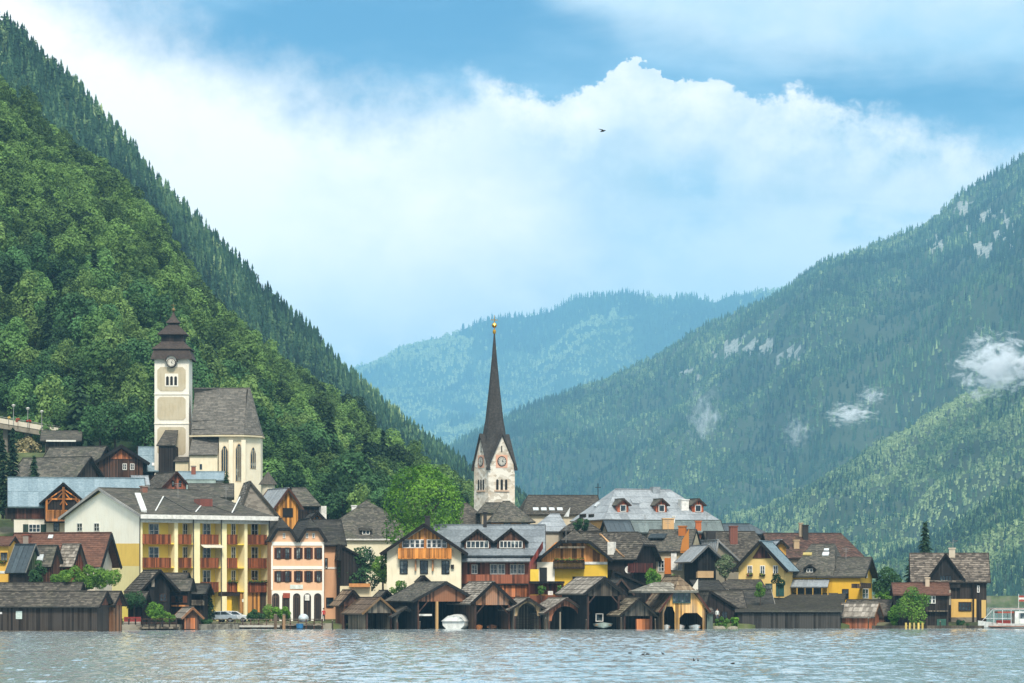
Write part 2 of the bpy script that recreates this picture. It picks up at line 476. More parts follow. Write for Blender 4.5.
    def panel(s, f, pts, mat, name='gable_boards', n0=.01, n1=.07, off=0, parent=None):
        mb = MB(); o, u, n = s.faces[f]
        q = [s.hit(f, x, y, off) for x, y in pts]
        mb.prism([s.fp(f, a, z, n0+off) for a, z in q], n*(n1-n0)); return mb.build(name, mat, parent or s.e)
    def rect(s, f, x0, x1, y0, y1, off=0):
        ym = (y0+y1)/2; xm = (x0+x1)/2
        u0 = s.hit(f, x0, ym, off)[0]; u1 = s.hit(f, x1, ym, off)[0]
        za = s.hit(f, xm, y0, off)[1]; zb = s.hit(f, xm, y1, off)[1]
        return min(u0, u1), max(u0, u1), zb, za
    def slab(s, f, x0, x1, y0, y1, mat, name, n0=0, n1=.1, parent=None, off=0):
        u0, u1, z0, z1 = s.rect(f, x0, x1, y0, y1, off+n1); mb = MB(); s.fbox(mb, f, u0, u1, z0, z1, off+n0, off+n1)
        return mb.build(name, mat, parent or s.e)
    def win(s, f, x0, x1, y0, y1, fr='white', off=0, nx=2, ny=2, sh=None, fbox=False, name='window', parent=None, arch=False):
        u0, u1, z0, z1 = s.rect(f, x0, x1, y0, y1, off); mb = MB(); w = .07
        fm = {'white': WHITE(), 'brown': wood('#4a2f1e', .3, .2), 'dark': wood('#241b15', .3, .2), 'green': plain('green_frame', '#355048')}[fr]
        a, b = off+.002, off+.075
        s.fbox(mb, f, u0-w, u0+w*.4, z0-w, z1+w, a, b); s.fbox(mb, f, u1-w*.4, u1+w, z0-w, z1+w, a, b)
        s.fbox(mb, f, u0+w*.4, u1-w*.4, z0-w, z0+w*.4, a, b+.05); s.fbox(mb, f, u0+w*.4, u1-w*.4, z1-w*.4, z1+w, a, b)
        for i in range(1, nx):
            q = u0+(u1-u0)*i/nx; s.fbox(mb, f, q-.035, q+.035, z0+w*.4, z1-w*.4, a, b-.01)
        for i in range(1, ny):
            q = z0+(z1-z0)*i/ny; s.fbox(mb, f, u0+w*.4, u1-w*.4, q-.02, q+.02, a, b-.015)
        o = mb.build(name, fm, parent or s.e)
        if parent is None:
            g = MB(); s.fbox(g, f, u0, u1, z0, z1, off+.004, off+.03); g.build('pane', glass(), o)
            if sh:
                sw = (u1-u0)*.5
                for q0 in (u0-w-sw, u1+w):
                    k = MB(); s.fbox(k, f, q0, q0+sw, z0-.03, z1+.03, off+.01, off+.06)
                    nl = 8
                    for i in range(nl): zz = z0+(z1-z0)*(i+.5)/nl; s.fbox(k, f, q0+.06, q0+sw-.06, zz-.03, zz+.02, off+.06, off+.08)
                    k.build('shutter', wood(sh, .3, .2), o)
            if fbox: s.flowers(f, u0-.1, u1+.1, z0-.12, off, o)
        else:
            g = MB(); s.fbox(g, f, u0, u1, z0, z1, off+.004, off+.03); g.build('pane', glass(), parent)
        return o
    def flowers(s, f, u0, u1, z, off, parent, red=True, n=None):
        k = MB(); s.fbox(k, f, u0, u1, z-.16, z, off+.08, off+.3); k.build('flower_box', wood('#3a2a1e', .3, .2), parent)
        o = leaves_on(s, f, u0, u1, z, off, parent, red)
    def balcony(s, f, x0, x1, y0, y1, dep=1.1, mat=None, off=0, flower=False, gap=.0, name='balcony', posts=False, rail=True):
        u0, u1, z0, z1 = s.rect(f, x0, x1, y0, y1, off+dep); mb = MB()
        s.fbox(mb, f, u0, u1, z0-.16, z0, off+.01, off+dep)
        o = mb.build(name, mat or wood('#5a3020', .2), s.e); r = MB(); pw = .16; q = u0
        s.fbox(r, f, u0, u1, z1-.09, z1, off+dep-.1, off+dep+.03)
        s.fbox(r, f, u0, u1, z0+.03, z0+.1, off+dep-.09, off+dep-.03)
        while q < u1-.05:
            s.fbox(r, f, q+.008+gap, min(q+pw, u1)-.008, z0-.1, z1-.091, off+dep-.03, off+dep+rng.uniform(0, .015)); q += pw
        for e0 in (u0, u1-.05): s.fbox(r, f, e0, e0+.05, z0, z1-.1, off+.02, off+dep-.11)
        r.build('railing', mat or wood('#5a3020', .2), o)
        if flower: s.flowers(f, u0+.1, u1-.1, z1+.06, off+dep-.02, o)
        return o
    def chimney(s, x0, x1, ytop, ybot, mat=None, cap=True, name='chimney', pots=0):
        p, n = s.roofhit((x0+x1)/2, ybot); q = s.o+s.u*p.x+s.v*p.y; sc = q.y/F
        w = (x1-x0)*sc/2; zt = CZ+(HY-ytop)*sc-s.o.z; mb = MB(); dp = max(w, .3)
        mb.box(p.x-w, p.x+w, p.y-dp, p.y+dp, p.z-1.2, zt)
        if cap: mb.box(p.x-w-.09, p.x+w+.09, p.y-dp-.09, p.y+dp+.09, zt-.12, zt+.03)
        for i in range(pots): mb.tube((p.x-w*.5+i*w, p.y, zt), (p.x-w*.5+i*w, p.y, zt+.5), .12, .1)
        return mb.build(name, mat or plaster('#b9ab97'), s.roofs[-1] if s.roofs else s.e)
    def skylight(s, x0, x1, y0, y1, mat=None):
        p, n = s.roofhit((x0+x1)/2, (y0+y1)/2); e = n.cross(Z).normalized()
        if e.x < 0: e = -e
        up = n.cross(e).normalized(); up = up if up.z > 0 else -up
        sc = s.Y/F; w = (x1-x0)*sc/2; h = (y1-y0)*sc/2/max(.3, up.z)
        mb = MB(); q = p+n*.03
        mb.prism([q-e*w-up*h, q+e*w-up*h, q+e*w+up*h, q-e*w+up*h], n*.16)
        o = mb.build('skylight', mat or plain('skylight_glass', '#cfd6d8', .15, 0, .6), s.roofs[-1]); return o
    def dormer(s, x0, x1, ytop, yeave, ybot, wmat, rmat, win=(.2, .8), sty='shingle', fr='white', nx=2, verge='#2a241f', shed=False, ov=.25, py=None, sh=None):
        p, n = s.roofhit((x0+x1)/2, ybot); y = p.y if py is None else py; off = -y
        c = s.hit('F', x0, ybot, off); c1 = s.hit('F', x1, ybot, off); u0, u1 = c[0], c1[0]; z0 = c[1]
        ze = s.hit('F', x0, yeave, off)[1]; zt = s.hit('F', x0, ytop, off)[1]
        sl = max(.3, math.sqrt(max(0, 1-n.z**2))/max(.2, n.z)); dep = (zt-z0)/sl+.4
        dep_e = dep; mb = MB(); um = (u0+u1)/2
        if shed: mb.prism([(u0, y, z0-.5), (u1, y, z0-.5), (u1, y, ze), (u0, y, ze)], (0, dep_e, 0))
        else: mb.prism([(u0, y, z0-.5), (u1, y, z0-.5), (u1, y, ze), (um, y, zt-.12), (u0, y, ze)], (0, dep_e, 0))
        o = mb.build('dormer', wmat, s.e); r = MB()
        if shed: cover(r, [(u0-ov, y-.3, ze+.02), (u1+ov, y-.3, ze+.02), (u1+ov, y+dep, zt), (u0-ov, y+dep, zt)], sty, .1, s.seed)
        else:
            sl2 = (zt-ze)/(um-u0); ee = ze-sl2*ov
            gable_roof(r, sty, y-.35, y+dep_e, u0-ov, u1+ov, um, ee+.1, zt+.1, axis='y', seed=s.seed, t=.1)
            mv = MB()
            for a, b in (((u0-ov, y-.37, ee+.06), (um, y-.37, zt+.06)), ((u1+ov, y-.37, ee+.06), (um, y-.37, zt+.06))): mv.bar(a, b, .07, .24)
            mv.build('bargeboard', wood(verge, .5, .2), o)
        r.build('roof', rmat, o)
        if win:
            zw0 = z0+(ze-z0)*.12; zw1 = ze-(ze-z0)*.05; a = u0+(u1-u0)*win[0]; b = u0+(u1-u0)*win[1]
            k = MB(); g = MB(); f = 'F'
            fm = {'white': WHITE(), 'brown': wood('#4a2f1e', .3, .2), 'dark': wood('#241b15', .3, .2)}[fr]
            for q in range(nx+1): xx = a+(b-a)*q/nx; s.fbox(k, f, xx-.05, xx+.05, zw0, zw1, off+.01, off+.07)
            s.fbox(k, f, a+.05, b-.05, zw0-.02, zw0+.06, off+.01, off+.08); s.fbox(k, f, a+.05, b-.05, zw1-.06, zw1+.02, off+.01, off+.065)
            k.build('window', fm, o); s.fbox(g, f, a+.05, b-.05, zw0+.06, zw1-.06, off+.005, off+.03); g.build('pane', glass(), o)
        return o
# ------------------------------------------------------------------ foliage
def np_mesh(name, V, Fc, rnd, mat, col=None, ngon=4):
    "V (n,3); Fc (m,k) indices; rnd (m,) face values"
    me = bpy.data.meshes.new(name); n, m, k = len(V), len(Fc), Fc.shape[1]
    me.vertices.add(n); me.vertices.foreach_set('co', np.asarray(V, np.float32).ravel())
    me.loops.add(m*k); me.loops.foreach_set('vertex_index', np.asarray(Fc, np.int32).ravel())
    me.polygons.add(m); me.polygons.foreach_set('loop_start', np.arange(0, m*k, k, dtype=np.int32))
    me.update(calc_edges=True); me.validate()
    a = me.attributes.new('rnd', 'FLOAT', 'FACE'); a.data.foreach_set('value', np.asarray(rnd, np.float32))
    me.materials.append(mat); return me
def leaf_cloud(g, centers, radii, n, ls, up=.25, flat=1.0):
    "leaf quads over a set of clumps; returns V,F,rnd"
    centers = np.array(centers); radii = np.array(radii)
    pr = radii**2; pr = pr/pr.sum(); L = g.choice(len(centers), n, p=pr)
    d = g.normal(size=(n, 3)); d[:, 2] += up; d /= np.linalg.norm(d, axis=1)[:, None]
    rr = radii[L]*(g.uniform(.55, 1.08, n)**.6)
    pos = centers[L]+d*rr[:, None]*np.array([1, 1, flat])
    keep = np.ones(n, bool)
    for i in range(len(centers)):
        q = np.linalg.norm((pos-centers[i])/np.array([1, 1, flat]), axis=1) < radii[i]*.72
        keep &= ~(q & (L != i))
    pos, d, L = pos[keep], d[keep], L[keep]; n = len(pos)
    nr = d+g.normal(size=(n, 3))*.45; nr[:, 2] += .25; nr /= np.linalg.norm(nr, axis=1)[:, None]
    a = np.cross(nr, g.normal(size=(n, 3))); a /= np.linalg.norm(a, axis=1)[:, None]; b = np.cross(nr, a)
    s = (ls*g.uniform(.55, 1.3, n))[:, None]*.5; s2 = s*g.uniform(.6, 1, n)[:, None]
    V = np.stack([pos-a*s, pos-b*s2, pos+a*s, pos+b*s2], 1).reshape(-1, 3)
    Fc = np.arange(n*4).reshape(n, 4); lr = g.uniform(0, 1, len(centers))
    return V, Fc, np.clip(lr[L]*.55+g.uniform(0, .45, n), 0, 1)
def crown_mesh(name, seed, rx, h, n, ls, nl, mat, ry=None, taper=0, base=0):
    "crown whose underside sits at z=base; broad, uneven"
    g = np.random.default_rng(seed); ry = ry or rx; cs = []; rs = []
    for i in range(nl):
        while True:
            p = g.uniform(-1, 1, 3)
            if (p**2).sum() < 1: break
        z = (p[2]+1)/2; w = 1-taper*z
        cs.append((p[0]*rx*.72*w, p[1]*ry*.72*w, base+h*(.14+.72*z))); rs.append(min(rx, h/2)*g.uniform(.3, .52)*(1-taper*z*.6))
    V, Fc, r = leaf_cloud(g, cs, rs, n, ls); return np_mesh(name, V, Fc, r, mat)
def spruce_mesh(name, seed, rad, h, mat, tiers=13, per=46, ls=.5):
    g = np.random.default_rng(seed); Vs = []; Fs = []; rn = []; k = 0
    for t in range(tiers):
        f = t/(tiers-1); z = h*(.06+.92*f); r = rad*(1-f)**.85+.12; m = max(6, int(per*(1-f*.75)))
        for i in range(m):
            a = g.uniform(0, 6.283); rr = r*g.uniform(.25, 1.12); dz = -rr*.38+g.uniform(-.3, .3)*h/tiers
            p = np.array([math.cos(a)*rr, math.sin(a)*rr, z+dz]); t1 = np.array([math.cos(a), math.sin(a), -.45+g.normal()*.2])
            t2 = np.array([-math.sin(a), math.cos(a), g.normal()*.3]); s = ls*g.uniform(.6, 1.4)
            Vs += [p-t1*s, p-t2*s*.45, p+t1*s*.9, p+t2*s*.45]; Fs.append([k, k+1, k+2, k+3]); k += 4; rn.append(g.uniform(0, 1)*.6+.4*((t*7) % 5)/5)
    return np_mesh(name, np.array(Vs), np.array(Fs), rn, mat)
def trunk_mesh(h, r, seed, limbs=5, spread=2.0):
    rg = random.Random(seed); mb = MB(); q = Vector((0, 0, -1.2)); z = 0
    p1 = Vector((rg.uniform(-.2, .2), rg.uniform(-.2, .2), h*.5)); p2 = p1+Vector((rg.uniform(-.3, .3), rg.uniform(-.3, .3), h*.45))
    mb.tube(q, p1, r*1.2, r*.75, 8); mb.tube(p1, p2, r*.75, r*.3, 8)
    for i in range(limbs):
        a = 6.283*i/limbs+rg.uniform(-.4, .4); s = p1.lerp(p2, rg.uniform(0, .6)); e = s+Vector((math.cos(a)*spread, math.sin(a)*spread, h*rg.uniform(.2, .4)))
        mb.tube(s, e, r*.42, r*.12, 6)
    return mb
LF = lambda k: {
 'hill': leafm('leaves_hill', '#122a1a', '#6d9450', .2, .55),
 'mass': leafm('leaves_wood', '#0f2418', '#76984f', .2, .0),
 'hill2': leafm('leaves_olive', '#18301a', '#7f9d56', .2, .55), 'hill3': leafm('leaves_cool', '#0f2218', '#56804c', .2, .55),
 'bright': leafm('leaves_bright', '#34601f', '#7ba63c', .3, .1),
 'mid': leafm('leaves_mid', '#315c24', '#7da043', .3, .2),
 'dark': leafm('leaves_dark', '#1c3524', '#44683a', .2, .3),
 'spruce': leafm('needles', '#16281c', '#3c5638', .12, .3),
 'red': leafm('red_flowers', '#8c2020', '#d05040', .2, .2),
 'pink': leafm('pale_flowers', '#b08890', '#e8d0c8', .2, .2)}[k]
def leaves_on(s, f, u0, u1, z, off, parent, red):
    g = np.random.default_rng(int(abs(u0*100))+int(z*10)); n = max(3, int((u1-u0)/.3)); cs = []; rs = []
    for i in range(n):
        p = s.fp(f, u0+(u1-u0)*(i+.5)/n, z+g.uniform(-.02, .1), off+.2); cs.append(tuple(p)); rs.append(g.uniform(.14, .24))
    V, Fc, r = leaf_cloud(g, cs, rs, n*45, .13); m = np_mesh('plants', V, Fc, r, LF('mid')); o = bpy.data.objects.new('plants', m); COL.objects.link(o); o.parent = parent
    if red:
        V, Fc, r = leaf_cloud(g, cs, [q*1.05 for q in rs], n*14, .12); m = np_mesh('flowers', V, Fc, r, LF('red')); q = bpy.data.objects.new('flowers', m); COL.objects.link(q); q.parent = parent
    return o
def tree(name, label, cat, px, pybase, Y, wpx, hpx, mat, n=4000, ls=.32, nl=16, trunk=.25, seed=1, taper=.2, group=None, gz=None, low=.0):
    "tree with its foot on the ground; hpx = height of crown top above the foot"
    x = (px-512)*Y/F; sc = Y/F; z = CZ+(HY-pybase)*sc if gz is None else gz
    h = hpx*sc; e = empty(name, (x, Y, z), rng.uniform(0, 1), label, cat, group)
    tr = h*trunk; m = crown_mesh('crown', seed, wpx*sc/2, h-tr, n, ls, nl, mat, taper=taper, base=tr)
    o = bpy.data.objects.new('crown', m); COL.objects.link(o); o.parent = e
    trunk_mesh(max(h*.7, .5), max(.05, h*.025), seed, 5, wpx*sc*.22).build('trunk', bark(), e)
    return e
def shrub(name, label, px, pybase, Y, wpx, hpx, mat, n=900, ls=.22, nl=9, seed=1, group=None, cat='shrub', taper=0, depth=None):
    x = (px-512)*Y/F; sc = Y/F; z = CZ+(HY-pybase)*sc; h = hpx*sc
    e = empty(name, (x, Y, z), 0, label, cat, group)
    m = crown_mesh('foliage', seed, wpx*sc/2, h, n, ls, nl, mat, ry=depth or min(wpx*sc/2, 1.6), taper=taper)
    o = bpy.data.objects.new('foliage', m); COL.objects.link(o); o.parent = e
    trunk_mesh(max(h*.5, .3), .05, seed, 4, wpx*sc*.15).build('stem', bark(), e); return e
def conifer(name, label, px, pybase, Y, wpx, hpx, seed=1, group=None, ls=.5, cat='conifer', tiers=15, per=60):
    x = (px-512)*Y/F; sc = Y/F; z = CZ+(HY-pybase)*sc; h = hpx*sc
    e = empty(name, (x, Y, z), 0, label, cat, group)
    o = bpy.data.objects.new('crown', spruce_mesh('crown', seed, wpx*sc/2, h, LF('spruce'), tiers, per, ls)); COL.objects.link(o); o.parent = e
    MB().tube((0, 0, -1), (0, 0, h*.93), h*.018+.05, .03).build('trunk', bark(), e); return e

# ------------------------------------------------------------------ value noise
def vnoise(x, y, seed=0, oct_=5, rough=.5):
    out = np.zeros_like(x, dtype=float); amp = 1; tot = 0
    for o in range(oct_):
        xi, yi = np.floor(x).astype(int), np.floor(y).astype(int); fx, fy = x-xi, y-yi
        fx = fx*fx*(3-2*fx); fy = fy*fy*(3-2*fy)
        def h(a, b):
            q = (a*374761393+b*668265263+seed*974711+o*1013) & 0x7fffffff; q = (q ^ (q >> 13))*1274126177 & 0x7fffffff
            return ((q ^ (q >> 16)) & 0xffff)/65535.
        v = (h(xi, yi)*(1-fx)+h(xi+1, yi)*fx)*(1-fy)+(h(xi, yi+1)*(1-fx)+h(xi+1, yi+1)*fx)*fy
        out += v*amp; tot += amp; amp *= rough; x = x*2.03+17.1; y = y*2.03+5.7
    return out/tot
class Slope:
    """hill side: ridge and foot given as world points per column; fractal relief in between"""
    def __init__(s, cols, nu, nv, p=1.0, relief=0, rscale=1., seed=0, back=.5, fine=0):
        # cols: (px, py ridge, Y ridge, Y foot, z foot)
        c = np.array(cols, float); px = np.linspace(c[0, 0], c[-1, 0], nu)
        g = lambda k: np.interp(px, c[:, 0], c[:, k])
        Yr, Yf, zf = g(2), g(3), g(4); zr = CZ+(HY-g(1))*Yr/F
        T = np.concatenate([np.linspace(0, 1, nv), 1+np.linspace(.03, back, 8)])
        px2, t2 = np.meshgrid(px, T, indexing='ij'); tt = np.minimum(t2, 1)
        Yr2, Yf2, zr2, zf2 = [np.repeat(a[:, None], len(T), 1) for a in (Yr, Yf, zr, zf)]
        Y = Yf2+(Yr2-Yf2)*t2
        Xc = (px2-512)/F*Y
        z = zf2+(zr2-zf2)*tt**p-(np.maximum(t2-1, 0)*(zr2-zf2)*.9)
        env = np.clip(tt*(1-tt)*4, 0, 1)*(1.15-.65*tt)
        rl = vnoise(Xc/rscale, t2*3.0*abs(1)+Y/rscale*.4, seed, 5, .55)-.5
        gl = np.abs(vnoise(Xc/(rscale*.5)+t2*.6, Y/rscale*.25+3, seed+5, 3)-.5)
        z = z+env*relief*(rl*1.6+gl*.9)
        if fine: z = z+fine*(vnoise(Xc/rscale*9, Y/rscale*9, seed+9, 3)-.5)
        s.X, s.Y, s.Zz, s.nu, s.nT, s.T, s.px = Xc, Y, z, nu, len(T), T, px
    def mesh(s, name, mat, kind='structure', rocks=False):
        V = np.stack([s.X, s.Y, s.Zz], -1).reshape(-1, 3); i, j = np.meshgrid(np.arange(s.nu-1), np.arange(s.nT-1), indexing='ij')
        a = (i*s.nT+j).ravel(); Fc = np.stack([a, a+s.nT, a+s.nT+1, a+1], 1)
        rv = np.zeros(len(Fc))
        if rocks:
            c = V[Fc].mean(1); px, py = proj(c[:, 0], c[:, 1], c[:, 2]); wob = vnoise(px/6, py/6, 3, 3)
            for (cx, cy, rx, ry) in ROCKS: rv[(((px-cx)/rx)**2+((py-cy)/ry)**2 < 1.1) & (wob > .52)] = 1
        me = np_mesh(name, V, Fc, rv, mat); me.polygons.foreach_set('use_smooth', [True]*len(me.polygons))
        o = bpy.data.objects.new(name, me); COL.objects.link(o); o['kind'] = kind; return o
    def at(s, u, t):
        "u in 0..1 along columns, t in 0..1 up the slope"
        fu = np.clip(u, 0, .9999)*(s.nu-1); ft = np.interp(t, s.T, np.arange(s.nT)); ft = np.clip(ft, 0, s.nT-1.001)
        i, j = fu.astype(int), ft.astype(int); a, b = fu-i, ft-j; out = []
        for G in (s.X, s.Y, s.Zz):
            out.append((G[i, j]*(1-a)+G[i+1, j]*a)*(1-b)+(G[i, j+1]*(1-a)+G[i+1, j+1]*a)*b)
        return out
def proj(x, y, z): return 512+x/y*F, HY-(z-CZ)/y*F

def tmpl_conifer(g, tiers=3, sides=6, ragged=.0):
    V = []; Fc = []
    for t in range(tiers):
        z0 = .08+.8*t/tiers*.95; z1 = min(1, z0+1.25/tiers); r = .5*(1-t/tiers*.78); b = len(V)
        for i in range(sides):
            a = 6.283*(i+t*.5)/sides; q = r*(1+ragged*(g.random()-.6)*1.2); V.append((math.cos(a)*q, math.sin(a)*q, z0-(.03 if i % 2 else 0)))
        V.append((0, 0, z1))
        for i in range(sides): Fc.append((b+i, b+(i+1) % sides, b+sides))
    return np.array(V), np.array(Fc)
def tmpl_broad(g):
    cs = [(g.uniform(-.2, .2), g.uniform(-.2, .2), g.uniform(.35, .75)) for _ in range(4)]; rs = [g.uniform(.2, .3) for _ in range(4)]
    V, Fc, r = leaf_cloud(g, cs, rs, 64, .21); Fc = np.concatenate([Fc[:, :3], Fc[:, [0, 2, 3]]])
    V2, F2 = tmpl_conifer(g, 1, 5); V2 = V2*np.array([.5, .5, .8]); return np.concatenate([V, V2]), np.concatenate([Fc, F2+len(V)])
def forest(name, pts, hs, ws, rv, tm, mat, label, seed=0, cat='forest'):
    "one mesh of many small trees (a far wood)"
    g = np.random.default_rng(seed); Vs = []; Fs = []; rs = []; n0 = 0
    tid = g.integers(0, len(tm), len(pts)) if not isinstance(tm, tuple) else tm[1]
    tms = tm if not isinstance(tm, tuple) else tm[0]
    for k, (TV, TF) in enumerate(tms):
        m = np.where(tid == k)[0]
        if not len(m): continue
        a = g.uniform(0, 6.283, len(m)); ca, sa = np.cos(a)[:, None], np.sin(a)[:, None]; w = ws[m][:, None]; h = hs[m][:, None]
        x = (TV[None, :, 0]*ca-TV[None, :, 1]*sa)*w+pts[m, 0][:, None]; y = (TV[None, :, 0]*sa+TV[None, :, 1]*ca)*w+pts[m, 1][:, None]; z = TV[None, :, 2]*h+pts[m, 2][:, None]
        Vs.append(np.stack([x, y, z], -1).reshape(-1, 3)); Fs.append((TF[None]+(np.arange(len(m))*len(TV))[:, None, None]+n0).reshape(-1, TF.shape[1])); n0 += len(m)*len(TV)
        rs.append(np.repeat(rv[m], len(TF))+g.uniform(-.06, .06, len(m)*len(TF)))
    me = np_mesh(name, np.concatenate(Vs), np.concatenate(Fs), np.concatenate(rs), mat)
    o = bpy.data.objects.new(name, me); COL.objects.link(o); tag(o, label, cat, kind='stuff'); return o

def earthm(name, stops, scale, rock=None):
    m, nt, b, o = _mat(name); tc = N(nt, 'ShaderNodeTexCoord'); v = tc.outputs['Object']
    n1 = noise(nt, v, scale, 8, .62)
    col = ramp(nt, n1, [(p, C(c)) for p, c in stops])
    if rock:
        at = N(nt, 'ShaderNodeAttribute'); at.attribute_name = 'rnd'; col = mixc(nt, at.outputs['Fac'], col, ramp(nt, noise(nt, v, scale*12, 6, .7), [(.35, C('#5c625c')), (.6, C(rock))]))
    nt.links.new(col, b.inputs['Base Color']); b.inputs['Roughness'].default_value = .95
    b.inputs['Specular IOR Level'].default_value = .1
    bump(nt, b, noise(nt, v, scale*9, 5, .7), .8, .6/scale/20); return m
def treem(name, stops):
    m, nt, b, o = _mat(name); at = N(nt, 'ShaderNodeAttribute'); at.attribute_name = 'rnd'
    nt.links.new(ramp(nt, at.outputs['Fac'], [(p, C(c)) for p, c in stops]), b.inputs['Base Color'])
    b.inputs['Roughness'].default_value = .9; b.inputs['Specular IOR Level'].default_value = .1; return m

ROCKS = [(992, 235, 22, 26), (965, 215, 12, 16), (750, 345, 26, 9), (790, 355, 14, 8), (722, 352, 10, 7), (935, 245, 8, 10), (690, 375, 12, 5)]
CLEAR = [(470, 0, 0, 0)]
def scatter(S, n, seed, tmin=.0, tmax=1.0, umin=0, umax=1, rocks=True, step=None):
    g = np.random.default_rng(seed); u = g.uniform(umin, umax, n); t = g.uniform(tmin, tmax, n)
    x, y, z = S.at(u, t); px, py = proj(x, y, z); keep = (px > -260) & (px < 1290)
    if rocks:
        wob = vnoise(px/6, py/6, 3, 3)
        for (cx, cy, rx, ry) in ROCKS:
            d = ((px-cx)/rx)**2+((py-cy)/ry)**2; keep &= ~((d < 1) & (wob > .53))
    return np.stack([x, y, z], -1)[keep], px[keep], py[keep], t[keep], g
# ================================================================== LAND
WAVE = .85
def build_land():
    # lake
    m, nt, b, o = _mat('lake_water'); tc = N(nt, 'ShaderNodeTexCoord'); v = tc.outputs['Object']
    b.inputs['Base Color'].default_value = C('#97a4a8'); b.inputs['Roughness'].default_value = .06; b.inputs['IOR'].default_value = 1.33
    h1 = noise(nt, scaled(nt, v, (1.1, .16, 1)), 1.0, 3, .55, .4); h2 = noise(nt, scaled(nt, v, (.25, .03, 1)), 1.0, 2, .5)
    h3 = noise(nt, scaled(nt, v, (2.6, 1.2, 1)), 1.0, 2, .5)
    h = mathn(nt, 'ADD', mathn(nt, 'ADD', h1, mathn(nt, 'MULTIPLY', h2, 1.2)), mathn(nt, 'MULTIPLY', h3, .16))
    bump(nt, b, h, 1.0, .16)
    X0, X1, Y0, Y1 = -100.0, 100.0, 110.0, 432.0; nx, ny = 800, 700
    gx, gy = np.meshgrid(np.linspace(X0, X1, nx), np.linspace(Y0, Y1, ny), indexing='ij')
    wz = (vnoise(gx/1.0+vnoise(gx/9, gy/9, 5, 2)*2, gy/1.0, 1, 2, .5)-.5)*.145+(np.abs(vnoise(gx/.8, gy/1.1, 2, 2, .5)-.5)-.12)*-.16+(vnoise(gx/9, gy/7, 3, 2)-.5)*.16
    edge = np.clip(np.minimum(np.minimum(gx-X0, X1-gx), np.minimum(gy-Y0, Y1-gy))/6, 0, 1); calm = np.clip(1.25-np.clip((gy-340)/75, 0, 1)*.75, 0, 1)
    V = np.stack([gx, gy, wz*edge*calm*WAVE], -1).reshape(-1, 3); i, j = np.meshgrid(np.arange(nx-1), np.arange(ny-1), indexing='ij'); a = (i*ny+j).ravel()
    Fc = np.stack([a, a+ny, a+ny+1, a+1], 1); b0 = len(V)
    ex = [(-3500, -400), (3500, -400), (3500, 14900), (-3500, 14900), (X0, Y0), (X1, Y0), (X1, Y1), (X0, Y1)]
    V = np.concatenate([V, np.array([(p, q, 0) for p, q in ex], float)]); Fc = np.concatenate([Fc, np.array([[0, 1, 5, 4], [1, 2, 6, 5], [2, 3, 7, 6], [3, 0, 4, 7]])+b0])
    me = np_mesh('lake', V, Fc, np.zeros(len(Fc)), m); me.polygons.foreach_set('use_smooth', [True]*len(me.polygons)); o = bpy.data.objects.new('lake', me); COL.objects.link(o); o['kind'] = 'structure'
    # shore land, one sheet to the mountains
    gm = earthm('ground_soil', [(.35, '#3c4030'), (.5, '#56603a'), (.62, '#6e6a58')], .12)
    xs = sorted(set([-500, -420, -350, -300]+[x*.5 for x in range(-500, 181)]+[-44, -40.5, 61, 64, 70, 80, 90, 110, 150, 250, 400, 600]))
    offsy = [-1.2, -.05, 0, .6, 2, 5, 10, 16, 22, 30, 40, 55, 75, 100, 130, 170, 230, 300, 500, 900, 1600]
    V = []; 
    for x in xs:
        s = shore(x)
        for d in offsy: V.append((x, s+d, -1.6 if d < 0 else (ground(x, s+d) if d > .3 else .45)))
    k = len(offsy); Fc = [(i*k+j, (i+1)*k+j, (i+1)*k+j+1, i*k+j+1) for i in range(len(xs)-1) for j in range(k-1)]
    me = np_mesh('ground', np.array(V), np.array(Fc), np.zeros(len(Fc)), gm); o = bpy.data.objects.new('ground', me); COL.objects.link(o); o['kind'] = 'structure'
    # base sheet under everything
    mb = MB(); mb.face([(-3600, -450, -2.6), (3600, -450, -2.6), (3600, 15000, -2.6), (-3600, 15000, -2.6)]); mb.build('lake_bed', gm)['kind'] = 'structure'

